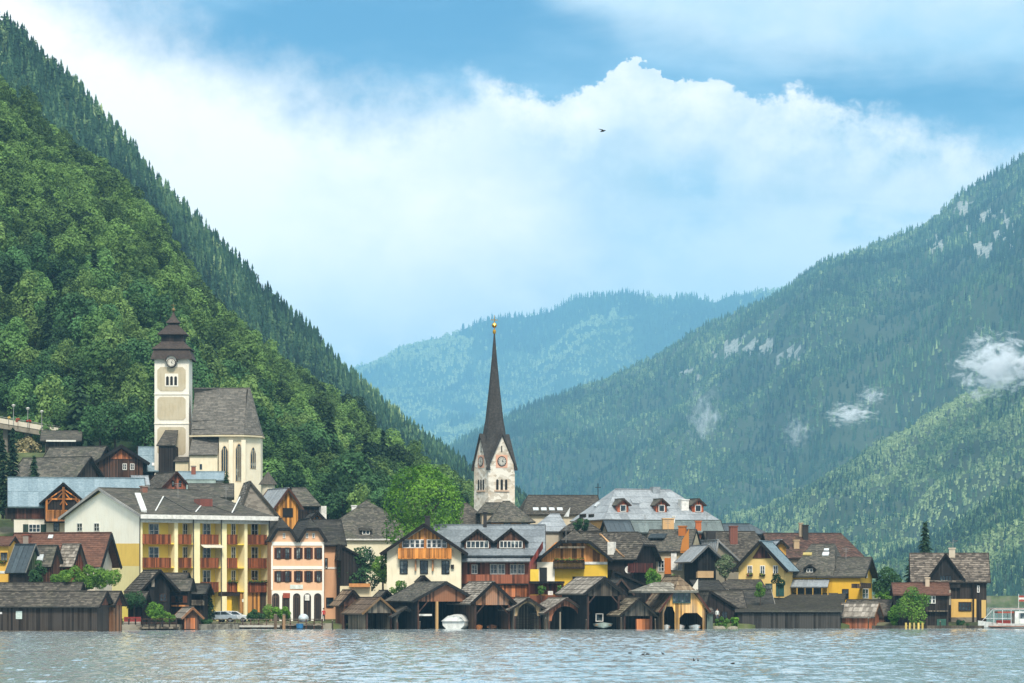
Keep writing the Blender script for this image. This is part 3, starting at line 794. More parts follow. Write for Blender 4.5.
def build_mountains():
    g = np.random.default_rng(5)
    con = [tmpl_conifer(g, 3, 6, .5) for _ in range(4)]; con5 = [tmpl_conifer(g, 5, 7, .7) for _ in range(5)]; br = [tmpl_broad(g) for _ in range(4)]
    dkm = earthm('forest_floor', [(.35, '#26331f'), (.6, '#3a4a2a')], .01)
    # near steep hillside on the left
    near = [(-420, -230, 880, 580, 30), (-200, -60, 880, 580, 36), (0, 100, 900, 572, 38), (44, 146, 905, 566, 36), (101, 178, 920, 550, 33), (145, 220, 940, 542, 28), (175, 266, 950, 540, 26),
            (200, 312, 960, 538, 22), (234, 334, 980, 536, 18), (273, 372, 1000, 530, 15), (312, 402, 1020, 520, 11), (351, 430, 1050, 515, 9), (386, 463, 1080, 520, 7), (425, 490, 1100, 530, 5), (470, 520, 1120, 560, 4), (560, 575, 1150, 620, 3)]
    near = [(a, b+(13 if 60 < a < 400 else 4), c, d, ground((a-512)/F*d, d)-1.0) for a, b, c, d, e in near]
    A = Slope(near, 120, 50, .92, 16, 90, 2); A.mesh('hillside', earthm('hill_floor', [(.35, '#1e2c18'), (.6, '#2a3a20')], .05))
    # far left ridge
    fl = [(-420, -330, 2500, 1500, 60), (-150, -110, 2550, 1500, 60), (0, 19, 2600, 1500, 60), (26, 38, 2600, 1500, 60), (66, 78, 2620, 1500, 60), (97, 112, 2650, 1520, 60), (127, 144, 2700, 1550, 60), (145, 170, 2700, 1550, 55), (167, 196, 2750, 1600, 50), (193, 218, 2800, 1600, 50),
          (220, 249, 2850, 1650, 45), (246, 275, 2900, 1650, 40), (272, 303, 2950, 1700, 35), (312, 338, 3000, 1700, 30), (342, 374, 3050, 1700, 25), (371, 396, 3100, 1750, 20), (415, 435, 3200, 1800, 15), (469, 473, 3300, 1800, 10), (528, 504, 3400, 1850, 6), (580, 540, 3500, 1900, 4), (640, 585, 3600, 2000, 2)]
    fl = [(a, b, c*.62, d*.66, ground((a-512)/F*1000, 1000)*.6 if a < 300 else 3) for a, b, c, d, e in fl]
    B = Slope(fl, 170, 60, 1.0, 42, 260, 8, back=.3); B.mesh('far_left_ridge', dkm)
    # right mountain
    rm = [(380, 500, 6400, 5600, 0), (430, 462, 6500, 5200, 0), (474, 432, 6600, 5000, 0), (534, 404, 6700, 4800, 0), (560, 394, 6700, 4800, 0), (607, 378, 6700, 4700, 0), (661, 354, 6700, 4600, 0), (707, 328, 6700, 4500, 0), (766, 302, 6700, 4300, 0), (787, 288, 6700, 4200, 0),
          (827, 260, 6650, 4100, 0), (858, 252, 6600, 4000, 0), (899, 237, 6600, 3900, 0), (935, 221, 6500, 3800, 0), (960, 198, 6500, 3700, 0), (991, 178, 6500, 3600, 0), (1024, 152, 6400, 3500, 0), (1100, 110, 6300, 3400, 0), (1250, 40, 6200, 3200, 0), (1420, -10, 6200, 3100, 0)]
    rkm = earthm('mountain_soil', [(.40, '#37452f'), (.6, '#465040')], .012, rock='#a2a59e')
    D = Slope(rm, 300, 150, .95, 300, 700, 21, fine=22, back=.3); D.mesh('right_mountain', rkm, rocks=True)
    # nearer spur with pale broadleaf woods, paled further to stand for sun patches
    sp = [(560, 572, 4200, 3300, 0), (640, 552, 4100, 3200, 0), (700, 532, 4050, 3100, 0), (758, 512, 4000, 3000, 0), (815, 487, 3900, 2900, 0), (872, 449, 3800, 2800, 0), (918, 422, 3750, 2700, 0), (963, 396, 3700, 2600, 0), (1024, 376, 3650, 2500, 0), (1120, 330, 3600, 2400, 0), (1300, 270, 3600, 2300, 0), (1420, 240, 3600, 2300, 0)]
    E = Slope(sp, 200, 90, 1.0, 150, 340, 33, fine=12); E.mesh('mountain_spur', rkm, rocks=True)
    ft = [(780, 590, 2700, 2300, 0), (860, 572, 2700, 2250, 0), (920, 548, 2650, 2200, 0), (967, 518, 2600, 2150, 0), (994, 498, 2600, 2100, 0), (1024, 480, 2600, 2050, 0), (1150, 430, 2600, 2000, 0), (1420, 380, 2600, 1950, 0)]
    G = Slope(ft, 100, 40, 1.0, 30, 240, 43, fine=4); G.mesh('mountain_foot', rkm)
    # far mountain
    fm = [(180, 470, 15000, 12000, 0), (300, 402, 14600, 11500, 0), (357, 371, 14200, 11000, 0), (380, 358, 14000, 10800, 0), (407, 348, 14000, 10500, 0), (440, 338, 14000, 10500, 0), (494, 320, 14000, 10500, 0), (530, 314, 14000, 10500, 0), (560, 308, 14000, 10500, 0), (594, 299, 14000, 10500, 0), (640, 297, 14000, 10500, 0),
          (670, 297, 13900, 10500, 0), (694, 295, 13800, 10400, 0), (714, 301, 13800, 10400, 0), (734, 292, 13800, 10400, 0), (771, 289, 13800, 10400, 0), (830, 280, 13800, 10300, 0), (950, 300, 13800, 10200, 0)]
    H = Slope(fm, 240, 110, .8, 760, 1300, 57, fine=60, back=.15); H.mesh('far_mountain', earthm('far_mountain_woods', [(.38, '#1c3024'), (.56, '#2c4430'), (.72, '#46583e')], .0016))
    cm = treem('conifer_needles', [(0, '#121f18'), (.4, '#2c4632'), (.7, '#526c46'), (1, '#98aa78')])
    # --- far trees
    def mix(S, n, seed, h, tm_con, name, label, bfun, tmin=0, tmax=1.0, w=.34, rocks=True, k0=.2, bb=.6):
        p, px, py, t, gg = scatter(S, n, seed, tmin, tmax, rocks=rocks); bf = bfun(px, py, p)
        isb = gg.random(len(p)) < bf; hs = h*gg.uniform(.6, 1.25, len(p)); ws = hs*w*gg.uniform(.8, 1.2, len(p))
        hs = np.where(isb, hs*.72, hs); ws = np.where(isb, hs*.8, ws)
        pt = vnoise(p[:, 0]/(h*9), p[:, 1]/(h*14), seed, 4, .6); pt = .5+(pt-.5)*1.5; sz = .62+.76*vnoise(p[:, 0]/(h*16), p[:, 1]/(h*22), seed+3, 3); hs = hs*sz; ws = ws*(.5+.5*sz)
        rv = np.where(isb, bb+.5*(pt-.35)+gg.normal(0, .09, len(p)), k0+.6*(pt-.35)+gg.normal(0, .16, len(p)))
        tid = np.where(isb, gg.integers(0, 4, len(p))+len(tm_con), gg.integers(0, len(tm_con), len(p)))
        p[:, 2] -= h*.06
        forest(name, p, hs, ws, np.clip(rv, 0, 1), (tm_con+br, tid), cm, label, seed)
    mix(B, 30000, 11, 9.2, con5, 'ridge_forest', 'mixed conifer forest covering the far left mountain ridge', lambda px, py, p: .05+.22*(vnoise(p[:, 0]/60, p[:, 1]/100, 4, 3) > .6), .12, 1.005, w=.38, k0=.24)
    mix(D, 62000, 12, 15, con, 'mountain_forest', 'hazy conifer forest covering the tall right mountain', lambda px, py, p: np.clip((vnoise(p[:, 0]/260, p[:, 1]/420, 9, 3)-.5)*4+.06, .03, .6), .05, 1.003)
    mix(E, 34000, 13, 10.5, con, 'spur_forest', 'pale green woods with sun patches in their colour on the lower mountain spur', lambda px, py, p: np.clip(.5+(vnoise(p[:, 0]/160, p[:, 1]/260, 19, 3)-.5)*4, .25, .97), .05, 1.003, bb=.74)  # raised broadleaf tone puts sun patches into the tree colour
    mix(G, 14000, 14, 9, con, 'foot_forest', 'dark green woods along the foot of the right mountain', lambda px, py, p: np.clip(.45+(vnoise(p[:, 0]/90, p[:, 1]/160, 29, 3)-.5)*4, .1, .9), .0, 1.003, bb=.66)
    mix(H, 42000, 15, 30, con, 'distant_forest', 'distant blue hazy woods on the far mountain', lambda px, py, p: .05+.85*(vnoise(p[:, 0]/420, p[:, 1]/700, 61, 4) > .56), .0, 1.0, rocks=False, bb=.85, k0=.14)
    # field on the far shore
    x0, x1 = 150, 420
    mb = MB(); mb.face([(120, 1252, .75), (600, 1252, .75), (900, 2300, 5.5), (250, 2300, 5.5)]); mb.build('meadow', earthm('meadow_grass', [(.4, '#6f8a3e'), (.6, '#97a856')], .02))['kind'] = 'structure'
    # --- individual trees of the near hillside
    hm = LF('hill'); protos = []
    for i in range(9):
        g2 = 5.0+(i % 3)*.6; hh = 11.5+(i % 4)*1.0
        g2 *= .84; hh *= .86
        protos.append(('broadleaf_tree', crown_mesh('crown', 100+i, g2, hh*.86, 4200, .56, 15+i % 5, (hm, LF('hill2'), LF('hill3'))[i % 3], taper=.35 if i % 3 else .15, base=hh*.14), trunk_mesh(hh*.7, .3, i, 4, 2.0), hh))
    for i in range(2):
        protos.append(('spruce_tree', spruce_mesh('crown', 200+i, 2.9, 15, LF('spruce'), 17, 60, .75), MB().tube((0, 0, -1), (0, 0, 14), .3, .05), 15))
    made = {}
    p, px, py, t, gg = scatter(A, 26000, 77, .0, 1.0, .2, 1.0, rocks=False)
    # accepted by spacing over the slope
    acc = []; cell = {}
    for i in range(len(p)):
        if not (-140 < px[i] < 470 and py[i] < 600): continue
        x, y, z = p[i]; dmin = 3.2 if px[i] < 330 else 3.5
        key = (int(x//4), int(z//4)); ok = True
        for a in (-1, 0, 1):
            for b_ in (-1, 0, 1):
                for j in cell.get((key[0]+a, key[1]+b_), ()):
                    if (p[j][0]-x)**2+(p[j][2]-z)**2+((p[j][1]-y)*.22)**2 < dmin*dmin: ok = False; break
        if ok: acc.append(i); cell.setdefault(key, []).append(i)
    acc.sort(key=lambda i: p[i][1]+(9000 if px[i] < -15 else 0)); rest = []
    if len(acc) > 286: rest = acc[286:]; acc = acc[:286]
    print('hill trees', len(acc), 'rest', len(rest))
    trm = {}
    for c, i in enumerate(acc):
        k = int(gg.integers(0, 9)) if gg.random() > .07 else 9+int(gg.integers(0, 2))
        nm, cr, tr, hh = protos[k]; s = gg.uniform(.66, 1.08)
        spz = nm == 'spruce_tree'
        e = empty(nm, tuple(p[i]-np.array([0, 0, .6])), gg.uniform(0, 6.28), 'dark pointed spruce among the broadleaf crowns on the steep hillside' if spz else 'green broadleaf tree in the wood on the steep hillside above the village',
                  'tree', 'spruces in the hillside wood' if spz else 'broadleaf trees of the hillside wood')
        e.scale = (s, s, s*gg.uniform(.9, 1.15))
        o = bpy.data.objects.new('crown', cr); COL.objects.link(o); o.parent = e
        if k in made: q = bpy.data.objects.new('trunk', made[k]); COL.objects.link(q); q.parent = e
        else: q = tr.build('trunk', bark(), e); made[k] = q.data
    if rest:
        # the remaining small far crowns: one mass
        P3 = np.array([p[i] for i in rest]); Vs = []; Fs = []; rs = []; nb = 0; src = []
        for k in (0, 1, 2, 4, 5, 7):
            me0 = protos[k][1]; nv = len(me0.vertices); co = np.empty(nv*3, np.float32); me0.vertices.foreach_get('co', co); nf = len(me0.polygons); rv = np.empty(nf, np.float32); me0.attributes['rnd'].data.foreach_get('value', rv)
            src.append((co.reshape(-1, 3), np.arange(nf*4).reshape(nf, 4), rv, nv))
        for q, pt in enumerate(P3):
            co, Fq, rv, nv = src[int(gg.integers(0, len(src)))]; a = gg.uniform(0, 6.28); s = gg.uniform(.66, 1.08); M = np.array([[math.cos(a), -math.sin(a), 0], [math.sin(a), math.cos(a), 0], [0, 0, 1]])*s
            Vs.append(co@M.T+pt); Fs.append(Fq+nb); nb += nv; rs.append(np.clip(rv*.42+gg.uniform(0, .58), 0, 1))
        me = np_mesh('hill_wood', np.concatenate(Vs), np.concatenate(Fs), np.concatenate(rs), LF('mass')); o = bpy.data.objects.new('hill_wood', me); COL.objects.link(o)
        tag(o, 'farther crowns of the hillside wood thinning out toward the spire', 'wood', kind='stuff')

def build_sky(sun_el, sun_rot):
    w = bpy.data.worlds.new('World'); scn.world = w; w.use_nodes = True; nt = w.node_tree; nt.nodes.clear()
    out = nt.nodes.new('ShaderNodeOutputWorld'); bg = nt.nodes.new('ShaderNodeBackground'); nt.links.new(bg.outputs[0], out.inputs[0])
    bg.inputs[1].default_value = .1
    sky = N(nt, 'ShaderNodeTexSky', sky_type='NISHITA', sun_disc=False); sky.sun_elevation = sun_el; sky.sun_rotation = sun_rot; sky.air_density = 1.2; sky.dust_density = .6; sky.ozone_density = 1.6
    tc = N(nt, 'ShaderNodeTexCoord'); sp = N(nt, 'ShaderNodeSeparateXYZ'); nt.links.new(tc.outputs['Generated'], sp.inputs[0])
    x, y, z = sp.outputs
    az = mathn(nt, 'ARCTAN2', x, y); el = mathn(nt, 'ARCSINE', z)            # bearing and height over the horizon, radians
    U = mathn(nt, 'ADD', mathn(nt, 'MULTIPLY', az, 3.125), .5); V = mathn(nt, 'MULTIPLY', el, 3.125)   # U 0..1 over the valley, V 0 horizon .. .6
    def curve(pts):
        c = N(nt, 'ShaderNodeFloatCurve'); cv = c.mapping.curves[0]
        while len(cv.points) < len(pts): cv.points.new(.5, .5)
        for q, (a, b) in zip(cv.points, pts): q.location = (a, b)
        c.mapping.use_clip = True; c.mapping.update(); nt.links.new(U, c.inputs['Value']); return c.outputs[0]
    cb = N(nt, 'ShaderNodeCombineXYZ'); nt.links.new(U, cb.inputs[0]); nt.links.new(V, cb.inputs[1]); uv = cb.outputs[0]
    py = lambda p: (HY-p)/1024
    n_big = noise(nt, scaled(nt, uv, (2.2, 4.5, 1)), 1.0, 5, .55, .3); n_med = noise(nt, scaled(nt, uv, (7, 9, 1)), 1.0, 7, .6, .2); n_f = noise(nt, scaled(nt, uv, (20, 22, 1)), 1.0, 6, .62)
    st = noise(nt, scaled(nt, uv, (3, 14, 1)), 1.0, 6, .6, .5)
    n_v = noise(nt, scaled(nt, uv, (52, 55, 1)), 1.0, 5, .65)
    def bil(n, k): return mathn(nt, 'MULTIPLY', mathn(nt, 'SUBTRACT', n, .5), k)
    def sub(a, b): return mathn(nt, 'SUBTRACT', a, b)
    def add(a, b): return mathn(nt, 'ADD', a, b)
    def mul(a, b): return mathn(nt, 'MULTIPLY', a, b)
    def sstep(v, a, b):
        m = N(nt, 'ShaderNodeMapRange', interpolation_type='SMOOTHSTEP'); m.inputs['From Min'].default_value = a
        if isinstance(b, float) or isinstance(b, int): m.inputs['From Max'].default_value = b
        else: nt.links.new(b, m.inputs['From Max'])
        nt.links.new(v, m.inputs['Value']); return m.outputs[0]
    # main bank: below its top edge
    top = curve([(0, py(-90)), (.08, py(-40)), (.18, py(0)), (.28, py(44)), (.38, py(74)), (.47, py(88)), (.53, py(102)), (.57, py(95)), (.6, py(72)), (.63, py(62)), (.66, py(82)), (.7, py(80)), (.74, py(100)), (.78, py(96)), (.84, py(112)), (.9, py(118)), (1, py(140))])
    lump = add(add(bil(n_med, .10), bil(n_f, .05)), bil(n_v, .03)); crisp = curve([(0, .1), (.3, .11), (.42, .07), (.52, .014), (.8, .014), (.9, .04), (1, .06)])
    d = add(sub(top, V), lump); bank = sstep(d, -.004, crisp)
    # upper band on the right
    bot = curve([(0, .75), (.45, .70), (.5, py(-10)), (.58, py(50)), (.7, py(76)), (.82, py(92)), (.92, py(92)), (1, py(100))])
    band = sstep(add(sub(V, bot), add(bil(st, .06), bil(n_med, .03))), -.012, .05)
    ov = mul(sstep(V, .6, .95), add(.72, mul(n_big, .5)))
    thin = mul(sstep(add(n_big, mul(st, .4)), .62, .95), .5)
    # colours (radiance x10)
    def rgb(h, k): c = C(h); return (c[0]*k, c[1]*k, c[2]*k, 1)
    K = 11.0
    blue = mixc(nt, sstep(V, .25, .6), rgb('#4aa8dc', K*.56), rgb('#2690d2', K*.46))
    blue = mixc(nt, .12, blue, sky.outputs[0])
    # inner shading of the bank: bright under its edge on the right and over the left shoulder, blue grey in the body
    rim = sub(1.0, sstep(d, .0, .13)); leftw = sub(1.0, sstep(add(U, bil(n_big, .5)), .3, .66))
    leftw = mul(leftw, sstep(V, .16, .38))
    body = mixc(nt, sstep(n_big, .35, .68), rgb('#9bb9cd', K*.86), rgb('#dcdedb', K*.96))
    body = mixc(nt, mul(sstep(add(mul(n_med, .6), mul(st, .4)), .47, .6), .75), body, rgb('#8fb4d0', K*.9))
    lowr = mul(sstep(add(U, bil(n_med, .25)), .45, .7), sub(1.0, sstep(add(V, bil(st, .12)), .33, .42)))
    body = mixc(nt, mul(sstep(n_f, .42, .66), .35), body, rgb('#dfe4e6', K)); body = mixc(nt, mul(lowr, .65), body, rgb('#e2e6e6', K))
    shade = mul(sstep(add(bil(n_med, .8), mul(n_big, 1.0)), .56, .76), mul(sstep(V, .3, .36), sub(1.0, sstep(V, .4, .47))))
    body = mixc(nt, mul(mul(shade, .55), sstep(U, .5, .75)), body, rgb('#8fb4d0', K))
    bright = mathn(nt, 'MAXIMUM', mul(rim, mul(sstep(U, .36, .52), add(add(.5, bil(n_med, 2.6)), bil(n_f, 1.6)))), mul(leftw, add(1.0, bil(n_med, .9))), True)
    cl = mixc(nt, bright, body, rgb('#fff0e2', K*1.12))
    c2 = mixc(nt, sstep(add(n_big, bil(n_med, .5)), .35, .62), rgb('#aac6d6', K), rgb('#d4dcdf', K))
    col = mixc(nt, thin, blue, rgb('#c4dcea', K)); col = mixc(nt, mul(bank, .97), col, cl); col = mixc(nt, mul(band, .86), col, c2)
    col = mixc(nt, ov, col, rgb('#d8dcdc', K*1.08)); nt.links.new(col, bg.inputs[0])

def build_haze():
    m = bpy.data.materials.new('haze_air'); m.use_nodes = True; nt = m.node_tree; nt.nodes.clear(); o = nt.nodes.new('ShaderNodeOutputMaterial')
    v = N(nt, 'ShaderNodeVolumePrincipled'); v.inputs['Color'].default_value = HAZE_COL; v.inputs['Density'].default_value = HAZE_D; v.inputs['Anisotropy'].default_value = 0.0
    nt.links.new(v.outputs[0], o.inputs['Volume'])
    mb = MB(); mb.box(-3800, 3800, -500, 15100, -3.6, 1450); h = mb.build('haze', m); h['kind'] = 'stuff'; tag(h, 'pale blue haze filling the valley air', 'haze')
def mist(px, py, Y, rx, ry, rz, dens, seed, label):
    m = bpy.data.materials.new('mist_wisp'); m.use_nodes = True; nt = m.node_tree; nt.nodes.clear(); o = nt.nodes.new('ShaderNodeOutputMaterial')
    tc = N(nt, 'ShaderNodeTexCoord'); v = tc.outputs['Object']; n = noise(nt, scaled(nt, v, (4.2/rx, 3.0/ry, 5.0/rz)), 1.0, 7, .72, .6)
    vl = N(nt, 'ShaderNodeVectorMath', operation='LENGTH'); nt.links.new(scaled(nt, v, (1/rx, 1/ry, 1/rz)), vl.inputs[0])
    f = mathn(nt, 'SUBTRACT', mathn(nt, 'MULTIPLY', n, 1.9), mathn(nt, 'ADD', mathn(nt, 'MULTIPLY', vl.outputs['Value'], .5), .74))
    d = mathn(nt, 'MULTIPLY', mathn(nt, 'MAXIMUM', f, 0), dens*9)
    pv = N(nt, 'ShaderNodeVolumePrincipled'); pv.inputs['Color'].default_value = (.95, .97, 1, 1); nt.links.new(d, pv.inputs['Density']); nt.links.new(pv.outputs[0], o.inputs['Volume'])
    mb = MB(); prof = [(max(.01, math.sin(math.pi*i/10)), -math.cos(math.pi*i/10)) for i in range(11)]
    mb.lathe([(a*rx, b*rz) for a, b in prof], n=16, sy=ry/rx); q = mb.build('mist', m, loc=P(px, py, Y)); tag(q, label, 'mist', kind='stuff')
HAZE_D = 7.8e-5; HAZE_COL = (.29, .65, .93, 1)
# ================================================================== VILLAGE
# wood and roof tones
W_DK = '#241c17'; W_BR = '#54382a'; W_RED = '#784530'; W_OR = '#c07a38'; W_HON = '#c99a5c'; W_GR = '#6e6455'; W_BLK = '#161412'
def RG(): return roofm('#4c4a44', '#767064', .8, .88, 0, .2)            # old grey shingle
def RB(): return roofm('#45413b', '#6e675c', .9, .88, 0, .1)             # brown shingle
def RD(): return roofm('#33322f', '#524f49', .7, .85, 0, .1)             # dark slate
def RL(): return roofm('#746d63', '#a8a196', 1.0, .85)                   # pale weathered boards
def RR(): return roofm('#5e4236', '#805a48', .5, .85, 0, .05)            # red brown tile
def MB_(): return roofm('#6a7f88', '#92a3aa', .35, .42, .0, 0, .3, .6)    # blue grey metal
def MG(): return roofm('#80868a', '#a8afb3', .45, .45, .0, 0, .4, .5)     # pale grey metal
def MG2(): return roofm('#666d72', '#8f979b', .45, .45, .0, 0, .4, .5)      # darker sheet
def MD(): return roofm('#2f3a40', '#46545a', .4, .5, .0, 0, .3, .5)       # dark metal
def piles(Y): return HY+(CZ+1.3)*F/Y
def gfill(h, pys, mat, arch=None, name='gable_boards', y=.06, th=.08, inset=0):
    r = h.rf; X0, X1 = r['x0']+inset, r['x1']-inset; f = r['hA'][0]; xm = r['bm']
    zb = h.z(pys, h.o.y+0); zt = r['ze']+(r['zr']-r['ze'])*f-.3
    up = [(X1, max(zb+.05, h.zroof(X1)))]
    if f < 1:
        k = (r['zr']-.2-zt)/(r['zr']-r['ze']); up += [(xm+(r['B1']-xm)*k, zt), (xm-(xm-r['B0'])*k, zt)]
    else: up.append((xm, h.zroof(xm)))
    up.append((X0, max(zb+.05, h.zroof(X0))))
    lo = [(X0, zb)]
    if arch:
        m0, m1, ztop = arch; a0, a1 = X0+m0, X1-m1; zt2 = h.z(ztop); n = 10
        lo += [((a0+a1)/2-math.cos(math.pi*i/n)*(a1-a0)/2, zb+(zt2-zb)*math.sin(math.pi*i/n)) for i in range(n+1)]
    lo.append((X1, zb)); pts = lo+up
    mb = MB(); mb.prism([(a, y, z) for a, z in pts], (0, th, 0)); return mb.build(name, mat, h.e)
def post(h, xs, mat, z1=None, w=.22, brace=0):
    for x in xs:
        mb = MB(); zt = h.zroof(x)-.02 if z1 is None else z1
        mb.box(x-w/2, x+w/2, .0-.08, w-.08, 0, zt)
        if brace:
            for s in (-1, 1):
                if h.rf['x0'] < x+s*brace < h.rf['x1']: mb.bar((x, .02, zt-brace*1.1), (x+s*brace, .02, min(zt, h.zroof(x+s*brace))), .12, .12, (0, 1, 0))
        mb.build('post', mat, h.e)
def boathouse(label, xa, xb, xc, Y, th, ridge, eave, rmat, sty, wmat, gmat, split, arch=None, verge=W_DK, d=None, group='timber boathouses along the waterline', ov=.7, og=.5, hA=(1, 0), posts=True, brace=0, vh=.24, w=None):
    h = House('boathouse', label, 'boathouse', xa, xb, xc, Y, th, d=d, w=w, group=group, base=piles(Y))
    h.roof(ridge, eave, 'y', rmat, sty, ov=ov, og=og, verge=verge, hA=hA, vh=vh); h.walls(wmat, open_=True)
    gfill(h, split, gmat, arch)
    if posts: post(h, [.12, h.w-.12], wood(W_BR, .4, .3), z1=min(h.zroof(.12), h.z(split))-.02, brace=brace)
    return h

def left_quarter():
    # long board boathouse at the left end
    h = House('boathouse', 'long dark board boathouse at the far left end of the waterline', 'boathouse', -40, 97, 109, 366, -13, group='timber boathouses along the waterline', base=piles(366))
    h.roof(591.5, 606.8, 'x', RB(), 'shingle', ov=.55, og=.55); h.walls(wood('#2c241d', .24, .9, .9, grey=.3))
    h.panel('R', [(97.5, 605), (108, 605), (104, 594)], wood(W_RED, .2)); h.slab('F', 15.8, 22, 611, 619, plain('notice_board', '#c9d6cc', .6), 'notice_board', .01, .06); h.slab('F', -3, 2, 612, 614, WHITE(), 'small_sign', .01, .06)
    h.slab('F', -40, 97, 632.5, 630.6, wood(W_GR, .3, .4), 'landing_beam', .01, .2)
    h = House('boathouse', 'narrow brown boathouse joined to the right end of the long board boathouse', 'boathouse', 106, 113, 122, 370, -22, group='timber boathouses along the waterline', base=piles(370), )
    h.roof(591.5, 605.5, 'x', RB(), 'shingle', ov=.5, og=.5); h.walls(wood('#6b4a30', .22, .9)); h.panel('R', [(113, 605), (121.5, 605), (118.5, 595)], wood(W_RED, .2))
    h = House('shed', 'low shingled shed roof rising just behind the long board boathouse', 'shed', 2, 77, 80, 379, -8, base=640)
    h.roof(583, 592, 'x', RB(), 'shingle', ov=.5); h.walls(wood(W_BR)); h.panel('R', [(77.5, 591), (80, 591), (79, 586)], wood(W_RED))
    # yellow house cut by the left edge
    h = House('house', 'small yellow house with flower boxes cut by the left edge of the view', 'house', -50, 8, None, 392, 0, d=8)
    h.roof(537, 545, 'x', RR(), 'slate', ov=.5, og=.3); h.walls(plaster('#dcb052'))
    for x in (-8, 1, ): h.win('F', x, x+4, 553, 561, 'brown', fbox=True)
    h.win('F', 5, 7, 553, 561, 'brown', nx=1); h.slab('F', -50, 8, 571, 573.5, WHITE(), 'string_course', .01, .06)
    # three small gables
    h = House('shed', 'small shed with a black roof beside the yellow house on the left edge', 'shed', 9, 25, 42, 388, -24)
    h.roof(544.5, 573, 'x', MD(), 'metal', ov=.4, og=.35, verge='#b0aca0', vh=.12); h.walls(wood(W_DK)); h.panel('R', [(26, 570), (41, 570), (34, 549)], wood('#3a4630'))
    h = House('shed', 'small steep shed with a grey roof and one skylight', 'shed', 36, 51, 60, 389.5, -24)
    h.roof(545.5, 567, 'x', RG(), 'slate', ov=.4, og=.35); h.walls(wood(W_BR)); h.skylight(37.5, 44, 555, 561)
    h = House('shed', 'small steep shed with rough mottled shingles and a brown gable', 'shed', 60, 73, 83.5, 391, -24)
    h.roof(544.3, 567, 'x', RL(), 'old', ov=.4, og=.35); h.walls(wood(W_RED))
    # long red roof
    h = House('house', 'long low house with a red brown roof and white gable below the pale hotel gable', 'house', 13, 95, 112, 401, -17)
    h.roof(533, 567, 'x', RR(), 'slate', ov=.5, og=1.1, verge='#25282a', vh=.5); h.walls(plaster('#d9d2c2', .9)); h.chimney(24, 30, 534.5, 543, brick()); h.skylight(48.5, 53.5, 535.5, 539)
    # blue metal roof chalet
    h = House('house', 'chalet with a wide blue grey metal roof and carved timber balcony gable', 'house', 5, 14, 140, 436, 9, d=12)
    h.roof(478, 507, 'x', MB_(), 'metal', ov=.9, og=.9, t=.2); h.walls(plaster('#d8d2c4'))
    h.slab('F', 15.5, 60, 507, 519, wood('#4a2a20', .25), 'timber_storey', .02, .12); h.slab('F', 5, 16, 508, 519, wood(W_DK, .25), 'timber_corner', .01, .1)
    h.win('F', 29, 40, 524.5, 532, 'white', nx=3, sh='#3c5848')
    # balcony gable
    h.dormer(44.5, 82, 483.5, 500, 519, wood(W_DK), MB_(), win=None, sty='metal', py=-1.6, ov=.7)
    m = MB(); O = 1.7
    Zp = lambda x, y: h.fp('F', *h.hit('F', x, y, O), O)
    for x in (46.5, 63.5, 79): m.bar(Zp(x, 499 if x != 63.5 else 487), Zp(x, 520), .3, .3, (0, 1, 0))
    m.bar(Zp(48, 499), Zp(79, 499), .22, .22); m.bar(Zp(46, 520), Zp(80, 520), .3, .35)
    for a, b in (((50, 498), (63.5, 489)), ((77, 498), (63.5, 489)), ((57, 499), (62, 493)), ((70, 499), (65, 493)), ((48, 504), (52, 499)), ((79, 504), (75, 499)), ((60, 505), (63.5, 499.5)), ((67, 505), (63.5, 499.5))): m.bar(Zp(*a), Zp(*b), .16, .16, (0, 1, 0))
    m.build('carved_frame', wood(W_OR, .4, .4), h.e)
    h.balcony('F', 46.5, 80, 510, 519.5, 1.75, wood('#a06a38', .3), gap=.04); h.win('F', 54, 59, 522, 531, 'brown'); h.win('F', 48, 51, 502, 509, 'white', off=1.0)
    h.slab('F', 45, 52, 520, 522, MD(), 'porch_roof', .1, 1.0)

